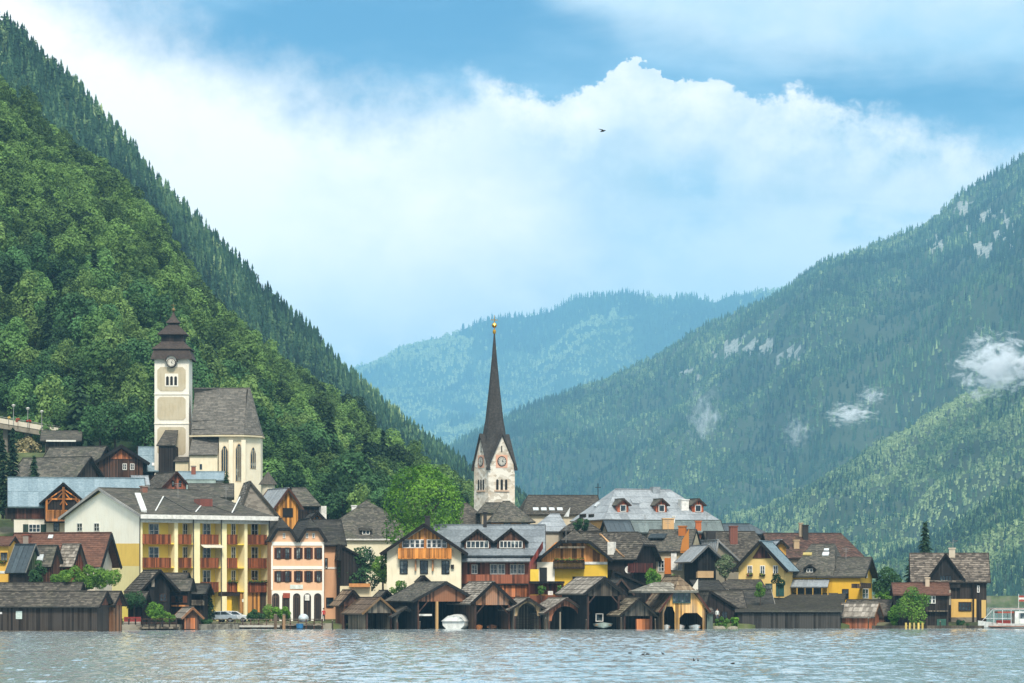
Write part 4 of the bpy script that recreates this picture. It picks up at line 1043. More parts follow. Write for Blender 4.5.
def hotel():
    h = House('hotel', 'pale yellow hotel with three rows of red brown balconies and a white gable', 'hotel', 65, 140.5, 268.5, 414, 35)
    w, d = h.w, h.d
    h.roof(489.5, 516, 'x', RG(), 'slate', ov=.9, og=.55, hB=(0, 5.2), verge='#e8e6e0', vh=.34)
    ze = h.rf['ze']
    rec = 1.7                                  # balcony recess
    mb = MB(); zt = h.zroof(0)
    # body: gable prism shortened at the front by the recess
    za, zr = h.zroof(0)-.02, h.zroof(h.rf['bm'])-.05
    dz = (zr-za)/(h.rf['bm'])
    mb.prism([(0, rec, 0), (0, d, 0), (0, d, za), (0, h.rf['bm'], zr), (0, rec, za+dz*rec)], (w-5.0, 0, 0)); mb.prism([(w-5.0, rec, 0), (w-5.0, d, 0), (w-5.0, d, za), (w-5.0, rec, za)], (5.0, 0, 0))
    mb.build('wall', plaster('#efd56c', .1), h.e)
    wl = plaster('#f0e4b6', .2); ye = plaster('#ebd05c', .15)
    h.panel('L', [(65, 515.5), (102.3, 491.5), (140, 515.5), (140, 543.5), (65, 543.5)], plaster('#f6f2e2', .05), 'gable_wall', .005, .04)
    h.panel('L', [(65, 543.5), (140, 543.5), (140, 566), (65, 566)], plaster('#e8c566', .12), 'yellow_band', .005, .05); h.panel('L', [(65, 566), (140, 566), (140, 600), (65, 600)], plaster('#e8dba4', .15), 'plinth_wall', .005, .045)
    h.win('L', 77.5, 82.5, 523.5, 531, off=.045); h.win('L', 94.5, 99.5, 523.5, 531, off=.045)
    # front facade
    def X(px): return h.hit('F', px, 560)[0]
    zbot = h.z(592, h.Y+4)
    pil = [(139.6, 142.5), (174.5, 178), (193.5, 200), (221.5, 226.8), (244.5, 247.5), (267.2, 268.6)]
    mb = MB()
    for i, (a, b) in enumerate(pil):
        xa, xb = X(a), min(X(b), w) if i < 5 else w
        mb.box(max(0, xa), xb, 0, rec-.001, 0 if i in (0, 1, 3) else (0), za-.001)
    mb.build('pilaster', wl, h.e)
    mb = MB(); rows = [543.6, 567.2, 591.2]
    zs = []
    for r in rows: zz = h.z(r, h.Y+4); zs.append(zz)
    # side faces of recess in yellow
    for i in range(5):
        a, b = X(pil[i][1]), X(pil[i+1][0])
        for zz in zs: mb.box(a+.002, b-.002, .12, rec-.002, zz-.12, zz+.05)
    mb.build('balcony_floor', ye, h.e)
    mb = MB(); mb.box(-.02, w+.05, -.06, .0-.002, za-1.0, za+.0); mb.build('eave_band', WHITE(), h.e)
    mb = MB(); mb.box(.3, w-.3, 0.002, rec-.003, za-.62, za-.003); mb.build('lintel', ye, h.e)
    mb = MB(); mb.bar((-.5, -.96, ze-.2), (w+.9, -.96, ze-.2), .1, .55); mb.bar((w+.96, -.95, ze-.2), (w+.96, d, ze-.2), .1, .55); mb.build('gutter', WHITE(), h.roofs[0])
    red = wood('#985632', .16, .45, .5, grey=.06)
    spans = [(142.8, 171), (178.6, 191.5), (200.6, 218.8), (227.3, 237.5), (248, 267)]
    tops = [534.2, 557.6, 581.7]
    for k, (a, b) in enumerate(spans):
        for r_, t in enumerate(tops):
            if k == 0 and r_ == 2: pass
            sh = .5*k/4
            h.balcony('F', a, b, t+sh, rows[r_]-.6+sh, .12, red, flower=(r_ == 2 and k >= 3))
    for k, (a, b) in enumerate([(149, 158.3), (183, 187), (203, 210), (231.5, 235), (251.5, 257.5)]):
        for (t, b2) in ((523.2, 534), (546.6, 558), (570, 582)):
            h.win('F', a, b, t+.6, b2+3, off=-rec, nx=2, ny=2)
    mb = MB(); u0, u1, z0, z1 = h.rect('F', 200.5, 221, 544.6, 548); mb.prism([(u0, .1, z1), (u1, .1, z1), (u1, -.9, z0), (u0, -.9, z0)], (0, 0, .06)); mb.build('awning', plain('awning_cloth', '#d8d2bc', .9), h.e)
    # ground floor
    mb = MB(); a, b = X(219.5), X(244); c = X(240.5); mb.box(X(226.8)+.01, X(233), .35, rec-.01, 0, zbot-.2); mb.build('yellow_wall', plaster('#e6b93a', .12), h.e)
    h.slab('F', 219.5, 240, 591.8, 596, wood('#3a2a20', .3, .2), 'beam', -.3, .03)
    h.slab('F', 240.3, 260.3, 592.5, 613, wood('#b07c3c', .3, .6, grey=.1), 'garage_door', -.5, -.3); h.slab('F', 260, 268, 592, 618, wood('#4a4034', .3), 'side_door', -.5, -.3)
    h.slab('F', 242, 244.6, 599, 602, WHITE(), 'notice', -.29, -.25)
    dp = MB()
    for px in (139.4, 193.0, 220.9, 268.9):
        x = min(X(px), w+.12); dp.tube((x, -.14, 0), (x, -.14, za-.2), .075, n=6)
    dp.build('downpipe', plain('dark_pipe', '#4a4840', .5), h.e)
    # roof details
    aerial(h, 178, 498, 2.0); aerial(h, 226, 499, 1.8)
    h.chimney(196.5, 210, 499, 504.5, brick('#7a3c30'), False); h.chimney(141, 146.5, 486, 492, brick('#8a5a48'), True)
    r = h.roofs[0]; mb = MB()
    for p, q in (((137.5, 495), (144, 512.5)),): 
        a, _ = h.roofhit(*p); b, _ = h.roofhit(*q); mb.bar(a+Z*.15, b+Z*.15, .75, .3)
    mb.build('fire_wall', plain('white_flashing', '#d8dad6', .5), r); mb = MB()
    for i, px in enumerate((163.5, 203.7, 240)):
        top = (px, 497+i*.3 if i != 1 else 503); bl = (px-8, 511.5+i); br = (px+28, 512.5+i*.8)
        a, _ = h.roofhit(*top); b, _ = h.roofhit(*bl); c_, n = h.roofhit(*br)
        mb.bar(a+Z*.1, b+Z*.1, .16, .06)
        if i < 2:
            # low cross gablet facing right
            nn = Vector(n)
            q = MB(); q.face([a+Z*.05, b+Z*.05+Vector((0, -.1, 0)), c_+Z*.05]); 
            m2 = MB(); m2.bar(a+Z*.08, c_+Z*.06, .12, .08); m2.build('ridge_strip', plain('dark_flashing', '#3c3a36', .6), r)
    mb.build('hip_flashing', plain('white_flashing', '#d8dad6', .5), r)

def pink_house():
    h = House('house', 'pink guesthouse with twin curved gables, brown shutters and an arcade', 'house', 268, 271.5, 323.5, 421, 12, d=11)
    w = h.w; m = w/2
    h.roof(518, 541, 'y', RD(), 'slate', ov=.35, og=.6, hA=(.56, 2.2), x0=0, x1=m-.36, rp=.5, verge='#2c2a28', vh=.4)
    rf1 = dict(h.rf); h.walls(plaster('#e2b592', .15), z0=0)
    h.roof(518, 541, 'y', RD(), 'slate', ov=.35, og=.6, hA=(.56, 2.2), x0=m+.36, x1=w, verge='#2c2a28', vh=.4, name='roof'); h.walls(plaster('#e2b592', .15))
    mb = MB(); mb.box(m-.37, m+.37, .02, 10.9, 0, h.z(541)); mb.build('wall', plaster('#e2b592', .15), h.e)
    wh = plaster('#ebe6dc', .12)
    for y0, y1 in ((541.8, 545.6), (566, 569.2)): h.slab('F', 271.8, 322.3, y0, y1, wh, 'string_course', .01, .08)
    h.slab('F', 271.2, 272.8, 545.6, 590, wh, 'corner_strip', .005, .07); h.slab('F', 322.2, 324, 542, 615, wh, 'corner_strip', .005, .09)
    for px in (278.6, 287.2, 298.3, 308.5, 318.6):
        for y0, y1 in ((548, 558.6), (571.3, 581.6)): h.win('F', px-1.9, px+1.9, y0, y1, 'brown', sh='#5c2f24')
    for px in (284, 307, 313.5): h.win('F', px-.7, px+.7, 533.5, 537.6, 'white', nx=1, ny=1)
    h.slab('F', 290, 303, 584.7, 589, plain('sign_board', '#dfe5dc', .6), 'sign_board', .02, .1)
    # arcade: white wall with five arches; door plates carry the hall shade as colour
    u0, u1, zt, _ = h.rect('F', 271.5, 323.7, 590.3, 590.4); mb = MB()
    xs = [h.hit('F', p, 600)[0] for p in (275.6, 285.8, 296.6, 307.2, 317.6)]; zs = h.z(597); zb = 0; za = h.z(590.5); rad = .5*(xs[1]-xs[0])*.74
    edges = [u0+.02]+[(xs[i]+xs[i+1])/2 for i in range(4)]+[u1-.02]
    for i, x in enumerate(xs):
        a, b = edges[i], edges[i+1]; n = 10
        pts = [(a, zb), (x-rad, zb)]+[(x-math.cos(math.pi*k/n)*rad, zs+math.sin(math.pi*k/n)*rad) for k in range(n+1)]+[(x+rad, zb), (b, zb), (b, za), (a, za)]
        mb.prism([(p, -.12, q) for p, q in pts], (0, .1, 0))
    mb.build('arcade', wh, h.e)
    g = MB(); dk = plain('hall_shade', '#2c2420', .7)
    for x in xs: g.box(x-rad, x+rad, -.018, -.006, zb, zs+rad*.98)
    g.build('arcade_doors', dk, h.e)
    mu = MB()
    for x in xs:
        for q in (-.33, 0, .33): mu.box(x+q*rad*2-.04, x+q*rad*2+.04, -.06, -.02, zb, zs+rad*.7)
        mu.box(x-rad, x+rad, -.065, -.02, zs-.05, zs+.05)
    mu.build('arcade_frames', wood('#5a4638', .3), h.e)
    h.slab('F', 283, 290, 593, 598, plain('red_awning', '#a04a34', .8), 'awning', .13, .2); h.slab('F', 304.8, 309.4, 594.5, 600.5, WHITE(), 'hanging_sign', .14, .2)
    # set back wing on the right
    h2 = House('house', 'salmon coloured wing with a grey roof set back beside the pink guesthouse', 'house', 322, 324.4, 339.2, 426.5, 12, d=8)
    h2.roof(520, 545.5, 'x', RD(), 'slate', ov=.8, og=.9, ); h2.walls(plaster('#dfae88', .2)); h2.slab('F', 324.5, 339, 567, 569, wh, 'string_course', .01, .06); h2.slab('F', 337.6, 339.1, 546, 600, wh, 'corner_strip', .005, .06)
    h2.win('F', 325.3, 327.2, 558.5, 568, 'dark', nx=1); h2.win('F', 326.5, 333, 598, 607, 'dark', nx=2)
    return

def brown_cluster():
    h = House('house', 'black timber house with a broad plank gable in front of the hotel', 'house', 131, 152, 170, 391, 20, d=7)
    h = h; h.roof(570, 592, 'y', RB(), 'old', ov=1.2, og=.7, x0=-.5); h.walls(wood(W_BLK, .3)); h.win('F', 160, 166, 594, 601, 'brown', nx=2)
    h.win('L', 136, 141, 591, 598, 'brown'); h.win('L', 144, 149, 591, 598, 'brown'); h.chimney(151, 154, 573, 577, plaster('#8a8074'))
    h = House('house', 'dark cottage with a grey roof and an orange shuttered window behind the plank gable house', 'house', 162, 172, 188.5, 393, -6, w=None, d=6) if False else House('house', 'dark cottage with a grey roof and an orange shuttered window below the balconies', 'house', 170, 188, 191.5, 393.5, -14)
    h.roof(579, 591.2, 'x', RG(), 'shingle', ov=.5, og=.5); h.walls(wood(W_DK, .25)); h.win('F', 175.5, 183, 596, 602.5, 'brown', sh='#8a4a26'); h.slab('F', 171, 188.4, 605, 606.5, wood(W_OR), 'beam', .02, .2)
    h = House('shed', 'low brown shed roof tucked between the black timber house and the hotel', 'shed', 160, 183, 186, 399, -8); h.roof(573.3, 580, 'x', RB(), 'shingle'); h.walls(wood(W_BR))
    h = House('shed', 'lean dark shed with a wooden rail below the hotel cypress', 'shed', 189, 203, 208, 398, -14); h.roof(584, 594, 'x', RD(), 'slate'); h.walls(wood(W_DK)); h.balcony('F', 189, 203, 600, 604, .5, wood(W_GR), gap=.05)
    h = House('shed', 'low shed with a sloping roof behind the lakeside terrace', 'shed', 128, 142, 146, 388, -14); h.roof(592, 603, 'x', RB(), 'shingle'); h.walls(wood(W_DK))
    h = House('boathouse', 'tiny orange boathouse with a plank gable roof beside the cypress', 'boathouse', 177, 184.5, 199, 384.5, 22, d=None, group='timber boathouses along the waterline', base=piles(384))
    h.roof(607.5, 618.5, 'y', RL(), 'plank', ov=.5, og=.5, verge=W_OR); h.walls(wood('#5a3c28', .2)); h.slab('F', 184.7, 195, 618, 629, wood('#9c5c34', .2, .8), 'door', .02, .1)

def huts():
    h = boathouse('small leaning boathouse with streaky brown planks right of the quay gap', 335.5, 344, 361, 402, 14, 590, 606, roofm('#6b5644', '#a08a6e', 1.0), 'plank', wood('#7a4e34'), wood(W_BR), 606)
    h = boathouse('low boathouse with ribbed brown roof and pale verge boards beside the leaning one', 348, 365.8, 392, 396, 25, 597.6, 614, roofm('#5a4a3c', '#80705c', .9), 'plank', wood('#6e6250', .22), wood(W_GR, .2), 613, verge='#b08a5c')
    h = boathouse('smallest grey boathouse with an arched opening beside the big two bay boathouse', 389, 396.3, 415.5, 396.5, 14, 607, 616.5, RG(), 'slate', wood(W_GR), wood('#4e4a42'), 622, arch=(.15, .15, 611), verge='#55504a')
    h = boathouse('dark little gabled shed standing behind the small lakeside boathouses', 374, 380, 393, 410, 14, 590.5, 602, RG(), 'slate', wood(W_DK), wood(W_DK), 604, group='back row sheds')
    # two bay boathouse
    h = boathouse('wide two bay boathouse with red brown gable sheltering the covered motorboat', 391, 417, 472.5, 395, 25, 582, 601, RG(), 'shingle', wood(W_BLK), wood('#6a452e', .24, 1.1, grey=.2), 601.5, verge='#2c2a28', vh=.34, brace=1.3, ov=.8)
    x = h.hit('F', 437, 610)[0]; post(h, [x], wood('#a88658', .4, .4), z1=h.z(601.5), w=.3)
    mb = MB(); a = h.hit('F', 419, 612)[0]; mb.box(a, a+2.1, .8, 1.1, h.z(616), h.z(614)); mb.build('hanging_shelf', WHITE(), h.e)
    q = House('shed', 'tiny grey roofed lookout cabin poking up behind the two bay boathouse', 'shed', 416, 419, 429, 412, 14, d=1.6); q.roof(576, 582, 'y', RD(), 'slate', ov=.2, og=.2); q.walls(wood(W_DK))
    # striped gable
    h = boathouse('boathouse with a striped plank gable and ragged shingles in the middle of the row', 453, 474.5, 510, 395, 22, 581.8, 604, RL(), 'old', wood('#4a3626'), wood('#80583c', .26, 1.3, grey=.4), 605, verge=W_DK, vh=.36, brace=1.1)
    h = boathouse('boathouse with tan verge boards and a dark net front next to the striped gable', 504, 514, 541, 396, 20, 598, 610, RL(), 'shingle', wood(W_GR), wood('#8a7454', .2, .9), 616, arch=(.45, .45, 603), verge='#3a3028')
    mb = MB()
    for i in range(5): z = h.z(616)-.1-i*.32; mb.box(.25, h.w-.25, .12, .16, z-.03, z)
    mb.build('net_frame', wood(W_DK), h.e)
    h = boathouse('boathouse with a pale grey roof and rusty brown arch in front of the yellow terrace', 533, 548, 583.5, 396, 21, 598, 613.3, RL(), 'shingle', wood(W_GR), wood('#7a4a30', .2, .9), 621, arch=(.5, .5, 606), verge='#5a4032')
    post(h, [h.w*.34], wood(W_GR, .4), z1=h.z(612), w=.18)
    h = boathouse('tall black boathouse with grey roof boards and a white framed window', 562, 587, 619.5, 395, 24, 577, 594, RL(), 'plank', wood(W_BLK), wood('#3c352c', .25, .8), 596, verge='#2c2824', vh=.34, brace=.9)
    h.win('F', 596, 602.5, 614, 621, 'white', off=-2, nx=1, ny=1)
    h2 = boathouse('narrow dark gabled hut wedged behind the tall black boathouse', 604, 612, 628, 403, 18, 579, 595, RD(), 'plank', wood(W_DK), wood('#40342a'), 600, group='back row sheds', verge='#6a4a38')
    h = boathouse('low boathouse with shaggy roof and orange double doors', 613, 623.5, 652, 395, 20, 598.3, 615.5, roofm('#6a6050', '#9a907c', 1.0, .9, 0, .2), 'old', wood('#4a4036'), wood('#4a453c', .2, .8), 616, verge='#3c342c')
    h.slab('F', 636, 651, 619, 630, wood('#a0623a', .22, .8), 'door', -.4, -.3)
    # ochre boathouse
    h = House('boathouse', 'big ochre board boathouse with a teal window above two arched bays', 'boathouse', 644, 662, 706, 395, 14, group='timber boathouses along the waterline', base=piles(395))
    h.roof(576, 612, 'y', roofm('#6b5a46', '#94836a', 1.0), 'plank', ov=.5, og=.35, hA=(.6, 2.4), verge='#7a3a28', vh=.2); h.walls(wood('#5a4a36'), open_=True)
    X = lambda p: h.hit('F', p, 615)[0]; z = h.z; r = h.rf
    def archp(a, b, zt, zs, oct_=False): return [(a, 0), (a, zs), (a+(b-a)*.22, zt), (b-(b-a)*.22, zt), (b, zs), (b, 0)]
    a0, a1, b0, b1 = X(664), X(675), X(679.5), X(702.5); zk = z(592.5)
    pts = [(0, 0)]+archp(a0, a1, z(606.5), z(613))+archp(b0, b1, z(613), z(618))+[(h.w, 0), (h.w, h.zroof(h.w)), (r['bm']+(h.w-r['bm'])*.42, zk), (r['bm']-(r['bm'])*.42, zk), (0, h.zroof(0))]
    mb = MB(); mb.prism([(p, .05, q) for p, q in pts], (0, .1, 0)); mb.build('gable_boards', wood('#c0924e', .22, .7, grey=.35), h.e)
    h.win('F', 673, 690, 593.2, 602.6, 'green', nx=3, ny=2)
    c = House('boathouse_cap', 'low', 'x', 640, 644, 697, 396, 14, base=600) if False else None
    h.roof(583, 591.6, 'x', roofm('#7b776c', '#a8a498', .8), 'plank', ov=.5, og=.0, x0=X(640), x1=X(697), y0=-.2, y1=4.6, hA=(0, 2.4), hB=(0, 2.8), verge=None, name='roof')
    # annex and brown roofs behind
    h = House('shed', 'teal doored annex leaning on the right side of the ochre boathouse', 'shed', 704, 707, 713, 397, 10, d=3, base=piles(396)); h.roof(608, 613, 'x', RB(), 'plank', ov=.3, og=.2); h.walls(wood('#5a6a60'))
    h = House('shed', 'brown plank roofed shed sloping down beside the ochre boathouse', 'shed', 698, 708, 736, 407, 10, d=9); h.roof(591, 609, 'y', RB(), 'plank', ov=.3, rp=.12, og=.4); h.walls(wood(W_DK)); h.win('F', 722, 727, 612, 618, 'dark')
    h = House('shed', 'dark low boathouse roof left of the long dark boathouse', 'shed', 706, 712, 742, 408, 4, d=7); h.roof(591, 608, 'x', RB(), 'shingle', ov=.4); h.walls(wood(W_BLK))
    h = House('house', 'long brown roofed store behind the long dark boathouse', 'house', 716, 719, 762, 416, 6, d=8); h.roof(580, 591, 'x', RB(), 'shingle', hA=(0, 2.5)); h.walls(wood(W_BR))
    h = House('house', 'dark green roofed store behind the ochre boathouse ridge', 'house', 697, 700, 720, 414, 8, d=8); h.roof(580.5, 590, 'x', RD(), 'shingle'); h.walls(wood(W_DK)); h.panel('F', [(690, 590), (697, 579), (697, 590)], plaster('#d8d4c8'), 'white_parapet', .5, .7)
    # long dark boathouse
    h = House('boathouse', 'long dark boathouse with one unbroken grey roof on the right', 'boathouse', 737.5, 840, 846.3, 404, -7, group='timber boathouses along the waterline', base=piles(404))
    h.roof(593.8, 610.9, 'x', RG(), 'shingle', ov=.4, og=.35); h.walls(wood('#2e2b27', .3, 1.0, .9, grey=.4)); h.slab('F', 737.5, 840, 612, 613.4, wood(W_BLK), 'top_plate', .01, .12)
    h = House('shed', 'shed with bright verge strip hidden behind the left end of the long dark boathouse', 'shed', 733, 736, 770, 413, 4, d=6); h.roof(589.5, 606, 'x', RD(), 'slate', verge='#c8c4b8', vh=.14); h.walls(wood(W_BLK))
    h = House('boathouse', 'small boathouse with silver plank roof and orange plank side', 'boathouse', 842, 872, 879, 408, -22, group='timber boathouses along the waterline', base=piles(408))
    h.roof(603.4, 617.2, 'x', RL(), 'plank', ov=.5, og=.5, verge='#a87c54'); h.walls(wood('#94583a', .25, .9)); h.slab('F', 842, 871, 616.8, 618, RL(), 'lower_eave', .05, .5)
    h = House('boathouse', 'brown roofed boathouse just behind the silver plank roof near the round tree', 'boathouse', 846, 885, 894, 413, -20, group='timber boathouses along the waterline', base=piles(413))
    h.roof(600, 616, 'x', RB(), 'shingle', ov=.4, og=.5); h.walls(wood('#5a4030'))

def centre():
    # cream chalet with honey coloured balcony
    h = House('house', 'cream chalet with a honey coloured balcony and glazed gable in the centre', 'house', 387, 461, None, 414, 0, d=11)
    h.roof(524, 553.5, 'y', RD(), 'slate', ov=.85, og=1.1, verge='#2c211b', vh=.42); h.walls(plaster('#e8dfc4', .25))
    hw = wood('#c98c48', .25, .5, grey=.03)
    h.panel('F', [(399, 548.5), (450, 548.5), (450, 544), (425, 527.5), (399, 544)], hw, 'gable_boards', .01, .08)
    h.panel('F', [(401, 549), (448.5, 549), (448.5, 558), (401, 558)], plaster('#c8a878'), 'recess_wall', .01, .05)
    for i in range(4):
        h.win('F', 405.5+i*5.0 if i else 402.6, 409.3+i*5.0, 540, 547.5, 'white', off=.09, nx=1, ny=2); x = 427.2+i*5; h.win('F', x, x+3.8 if i < 3 else x+4.2, 540, 547.5, 'white', off=.09, nx=1, ny=2)
    h.balcony('F', 398, 451.5, 548.2, 557.6, 1.0, wood('#d0853c', .2, .5, grey=.02)); mb = MB(); o = .15
    z0, z1 = h.hit('F', 425, 548, o)[1], h.hit('F', 425, 528, o)[1]; x = h.hit('F', 424.7, 540, o)[0]; mb.box(x-.1, x+.1, -.25, -.1, z0, z1); mb.build('king_post', wood(W_OR), h.e)
    for a in (400.2, 420.5, 442): h.win('F', a, a+7, 561, 573.4, 'dark', nx=2, ny=3)
    for a in (414.8, 432): h.slab('F', a, a+1.6, 560, 571, wood('#9a6a40'), 'bracket', .01, .4)
    h.slab('F', 451, 454, 564.6, 568.6, wood(W_DK), 'wall_box', .01, .3)
    h.chimney(425, 430, 516, 532, plain('soot_metal', '#2a2624', .6), True)
    # wooden house with sheet roof and two dormers
    h = House('house', 'red brown timber house with a pale sheet roof and two gabled dormers', 'house', 461, 529, None, 420, 0, d=10)
    h.roof(525, 555.5, 'x', MG2(), 'grid', ov=.9, og=.0, x0=-4.4, x1=h.w+2.2, verge='#3a3a38'); h.walls(wood('#6c3e2c', .28, .9))
    rr = wood('#7a4630', .3, 1.0, grey=.12)
    h.dormer(464.5, 490.5, 530.5, 540.5, 549, wood(W_BR), MD(), (.08, .92), 'slate', nx=5, verge='#23211f', ov=.45); h.dormer(497, 525, 529.5, 540.5, 549, wood(W_BR), MD(), (.1, .9), 'slate', nx=6, verge='#23211f', ov=.45)
    mb = MB(); u0, u1, z0, z1 = h.rect('F', 460.5, 530, 557, 561.5, .6); cover(mb, [(u0, -1.5, z0), (u1, -1.5, z0), (u1, -.02, z1+.1), (u0, -.02, z1+.1)], 'metal', .12, 3); mb.build('skirt_roof', MG(), h.e)
    h.slab('F', 461, 528.5, 574.5, 583.5, rr, 'timber_parapet', .3, .42); h.slab('F', 461, 528.5, 583.6, 585, wood(W_DK), 'floor_beam', .0, .5)
    h.win('F', 472, 477, 565, 573.5, 'white', nx=2)
    for a, b in ((490.5, 497), (498.5, 504.5), (510.5, 516.5), (518, 524)): h.win('F', a, b, 564.5, 573.8, 'white', nx=2)
    h.slab('F', 500, 528.5, 585.2, 597, wood('#a8643a', .25, .8), 'lower_boards', .02, .12); h.win('F', 515, 520, 586, 596, 'dark')
    h.chimney(483.3, 486.8, 512, 526, plain('soot_metal', '#2a2624', .6))
    # yellow house with the dark balcony
    h = House('house', 'yellow and timber house with half hipped gable and a dark flowered balcony', 'house', 541.5, 607.5, None, 417, 0, d=11)
    h.roof(529, 560, 'y', RB(), 'shingle', ov=.6, og=1.4, hA=(.62, 3.0), verge='#23211f', vh=.4); h.walls(plaster('#d8b240', .15))
    h.panel('F', [(541.6, 562), (607.4, 562), (607, 559), (583, 542), (556, 542), (542, 555)], wood('#b5793f', .3, .7, grey=.12), 'gable_boards', .01, .08)
    h.slab('F', 583, 607.5, 561.8, 564.4, WHITE(), 'string_course', .01, .1)
    h.balcony('F', 553.4, 584.8, 560.4, 567.4, 1.2, wood('#33261e', .2), flower=True)
    h.slab('F', 553.5, 585, 546.2, 548.2, wood(W_GR), 'balcony_lintel', .1, 1.2); h.win('F', 563.5, 568.5, 552, 560, 'dark'); h.win('F', 576, 582, 552, 560, 'dark')
    h.slab('F', 537, 554.6, 562, 583, plaster('#e9e4d6', .15), 'white_bay', .02, .3); h.slab('F', 539.5, 547, 567.5, 582, plain('black_door', '#1c1a18', .5), 'door', .3, .36)
    h.win('F', 573, 579, 577, 583, 'dark')
    aerial(h, 566, 541, 2.0)
    # red stair roof
    s = House('stair_roof', 'dark red sloping stair roof between the timber house and the yellow house', 'roof', 529, 543, None, 415, 0, d=2.2)
    mb = MB(); a, b = s.hit('F', 529.5, 570), s.hit('F', 543, 548.5); mb.prism([(a[0], 0, a[1]), (b[0], 0, b[1]), (b[0], 0, b[1]+1.0), (a[0], 0, a[1]+1.0)], (0, 2.0, 0)); mb.build('roof', wood('#6a2c24', .3), s.e)
    mb = MB(); mb.box(a[0]+.1, a[0]+1.2, .1, 1.9, 0, a[1]+.1); mb.build('wall', plaster('#e2c04c'), s.e)
    # terrace
    s = House('terrace', 'brick red terrace with a dark canopy edge and clipped shrubs on it', 'terrace', 529, 563.7, None, 410, 0, d=3)
    mb = MB(); mb.box(0, s.w, 0, 2.9, 0, s.z(595)); mb.build('base_wall', plaster('#7a4a36', .4), s.e); s.slab('F', 529, 563.7, 583.5, 594.8, wood('#8a4a34', .3), 'back_screen', -2.6, -2.5)
    s.slab('F', 529, 564.5, 581.2, 583.4, wood(W_BLK), 'canopy', -2.7, .05); s.slab('F', 548, 553, 591, 595, WHITE(), 'white_chair', -.8, -.5)
    shrub('clipped_shrub', 'left one of two ball clipped shrubs on the brick red terrace', 542, 595, 409, 9, 11, LF('mid'), 700, .16, 8, 31, group='clipped terrace shrubs', depth=.6)
    shrub('clipped_shrub', 'right one of two ball clipped shrubs on the brick red terrace', 560, 595, 409, 7.5, 10.5, LF('mid'), 600, .16, 8, 32, group='clipped terrace shrubs', depth=.5)
    # shingle roof house with dark gable on the right
    h = House('house', 'wide shingle roofed house with a black timber gable and satellite dish', 'house', 573, 634, 656, 430, -24)
    h.roof(532.5, 560, 'x', RB(), 'old', ov=.6, og=.6, hB=(.55, 1.6), verge='#2a241f', vh=.3); h.walls(wood(W_DK, .25)); h.balcony('R', 634, 653, 563, 571.5, .9, wood('#5a2a22'))
    h.chimney(608.5, 615, 542, 552.5, WHITE(), False)
    mb = MB(); a, _ = h.roofhit(600, 535); b, _ = h.roofhit(624, 558); mb.bar(a+Z*.15, b+Z*.15, .25, .12); mb.build('roof_plank', wood('#b08a60'), h.roofs[0])
    mb = MB(); q = h.hit('R', 629, 570, 1.2); c = h.fp('R', q[0], q[1], 1.2); c = h.Mi @ P(628.6, 570, h.Y-1.5)
    mb.lathe([(.01, 0), (.3, .03), (.52, .14), (.5, .16), (.3, .07), (.01, .04)], (0, 0, 0), 16); dd = mb.build('satellite_dish', WHITE(), h.e, loc=c); dd.rotation_euler = (R(80), 0, R(24))
    a = House('shed', 'dark low shed roof running below the satellite dish', 'shed', 606, 612, 650, 420, 8, d=6); a.roof(570.5, 588, 'y', RD(), 'slate', rp=.08, ov=.3, og=.3); a.walls(wood(W_BLK))
    # orange wall house
    h = House('house', 'narrow house with an orange gable wall and grey mossy roof', 'house', 655, 690, 697, 437, -14, d=9)
    h.roof(530, 551.5, 'x', RG(), 'shingle', ov=.5, og=.1, x0=-1.6); h.walls(plaster('#b8ac90', .6))
    h.panel('F', [(681, 551), (683, 540), (689.5, 529), (689.5, 553), (681, 553)], plaster('#b97a3c'), 'orange_gable', .3, .5); h.slab('F', 664.5, 671, 558, 574, plaster('#c87434'), 'orange_pier', .01, .2)
    h.slab('F', 671, 676.5, 551, 570, WHITE(), 'white_pier', .02, .3); h.win('F', 658.5, 664, 560.5, 571, 'white', nx=2, ny=3); h.win('F', 678, 682, 560, 570, 'white')
    h.chimney(679, 686, 526, 534, plaster('#b06a34')); h.dormer(650, 663, 532, 538, 541, wood(W_DK), MD(), None, shed=True)
    h.slab('F', 684, 689.5, 553, 575, stone('#a09684', '#75695a', 1.5), 'stone_pier', .0, .25)
    aerial(h, 668, 534, 2.0)
    # balcony shed with sliding metal roof
    h = House('house', 'dark timber house with a steep ribbed metal roof and cream balcony', 'house', 690, 698, 716, 429, 12, d=7)
    h.roof(545, 562, 'y', MG(), 'metal', ov=1.2, og=.8, verge='#8c8a84', vh=.2); h.walls(wood(W_BLK)); h.balcony('F', 697.6, 713.6, 571, 576.6, .8, plaster('#c8a880'))
    h = House('house', 'house with a light metal roof falling right in front of the red brick chimney', 'house', 706, 716, 741, 439, 18, d=9)
    h.roof(540, 566, 'y', MG(), 'metal', ov=.5, og=.6, rp=.12, verge='#c9c9c4', vh=.2); h.walls(plaster('#8a8474')); 
    # grey and blue low roofs below the big pale roof
    h = House('house', 'low house with dark blue roof left below the three dormer roof', 'house', 604, 609, 632, 452, 6, d=8); h.roof(521, 532.5, 'x', MD(), 'metal', og=.3); h.walls(plaster('#8c8474'))
    h = House('house', 'long low house with dull grey green roof and a cream chimney', 'house', 631, 632, 722, 454, 3, d=8); h.roof(520.5, 532.5, 'x', roofm('#5c6664', '#7c8886', .5, .6), 'metal', og=.3); h.walls(plaster('#8c8474'))
    h.chimney(662.5, 673.5, 518.5, 530, plaster('#cfa878')); h.chimney(695.5, 701, 521, 530, plaster('#b86a40')); h.chimney(672.3, 674.8, 516, 522, WHITE())
    aerial(h, 645, 526, 1.6); aerial(h, 707, 526, 1.8)
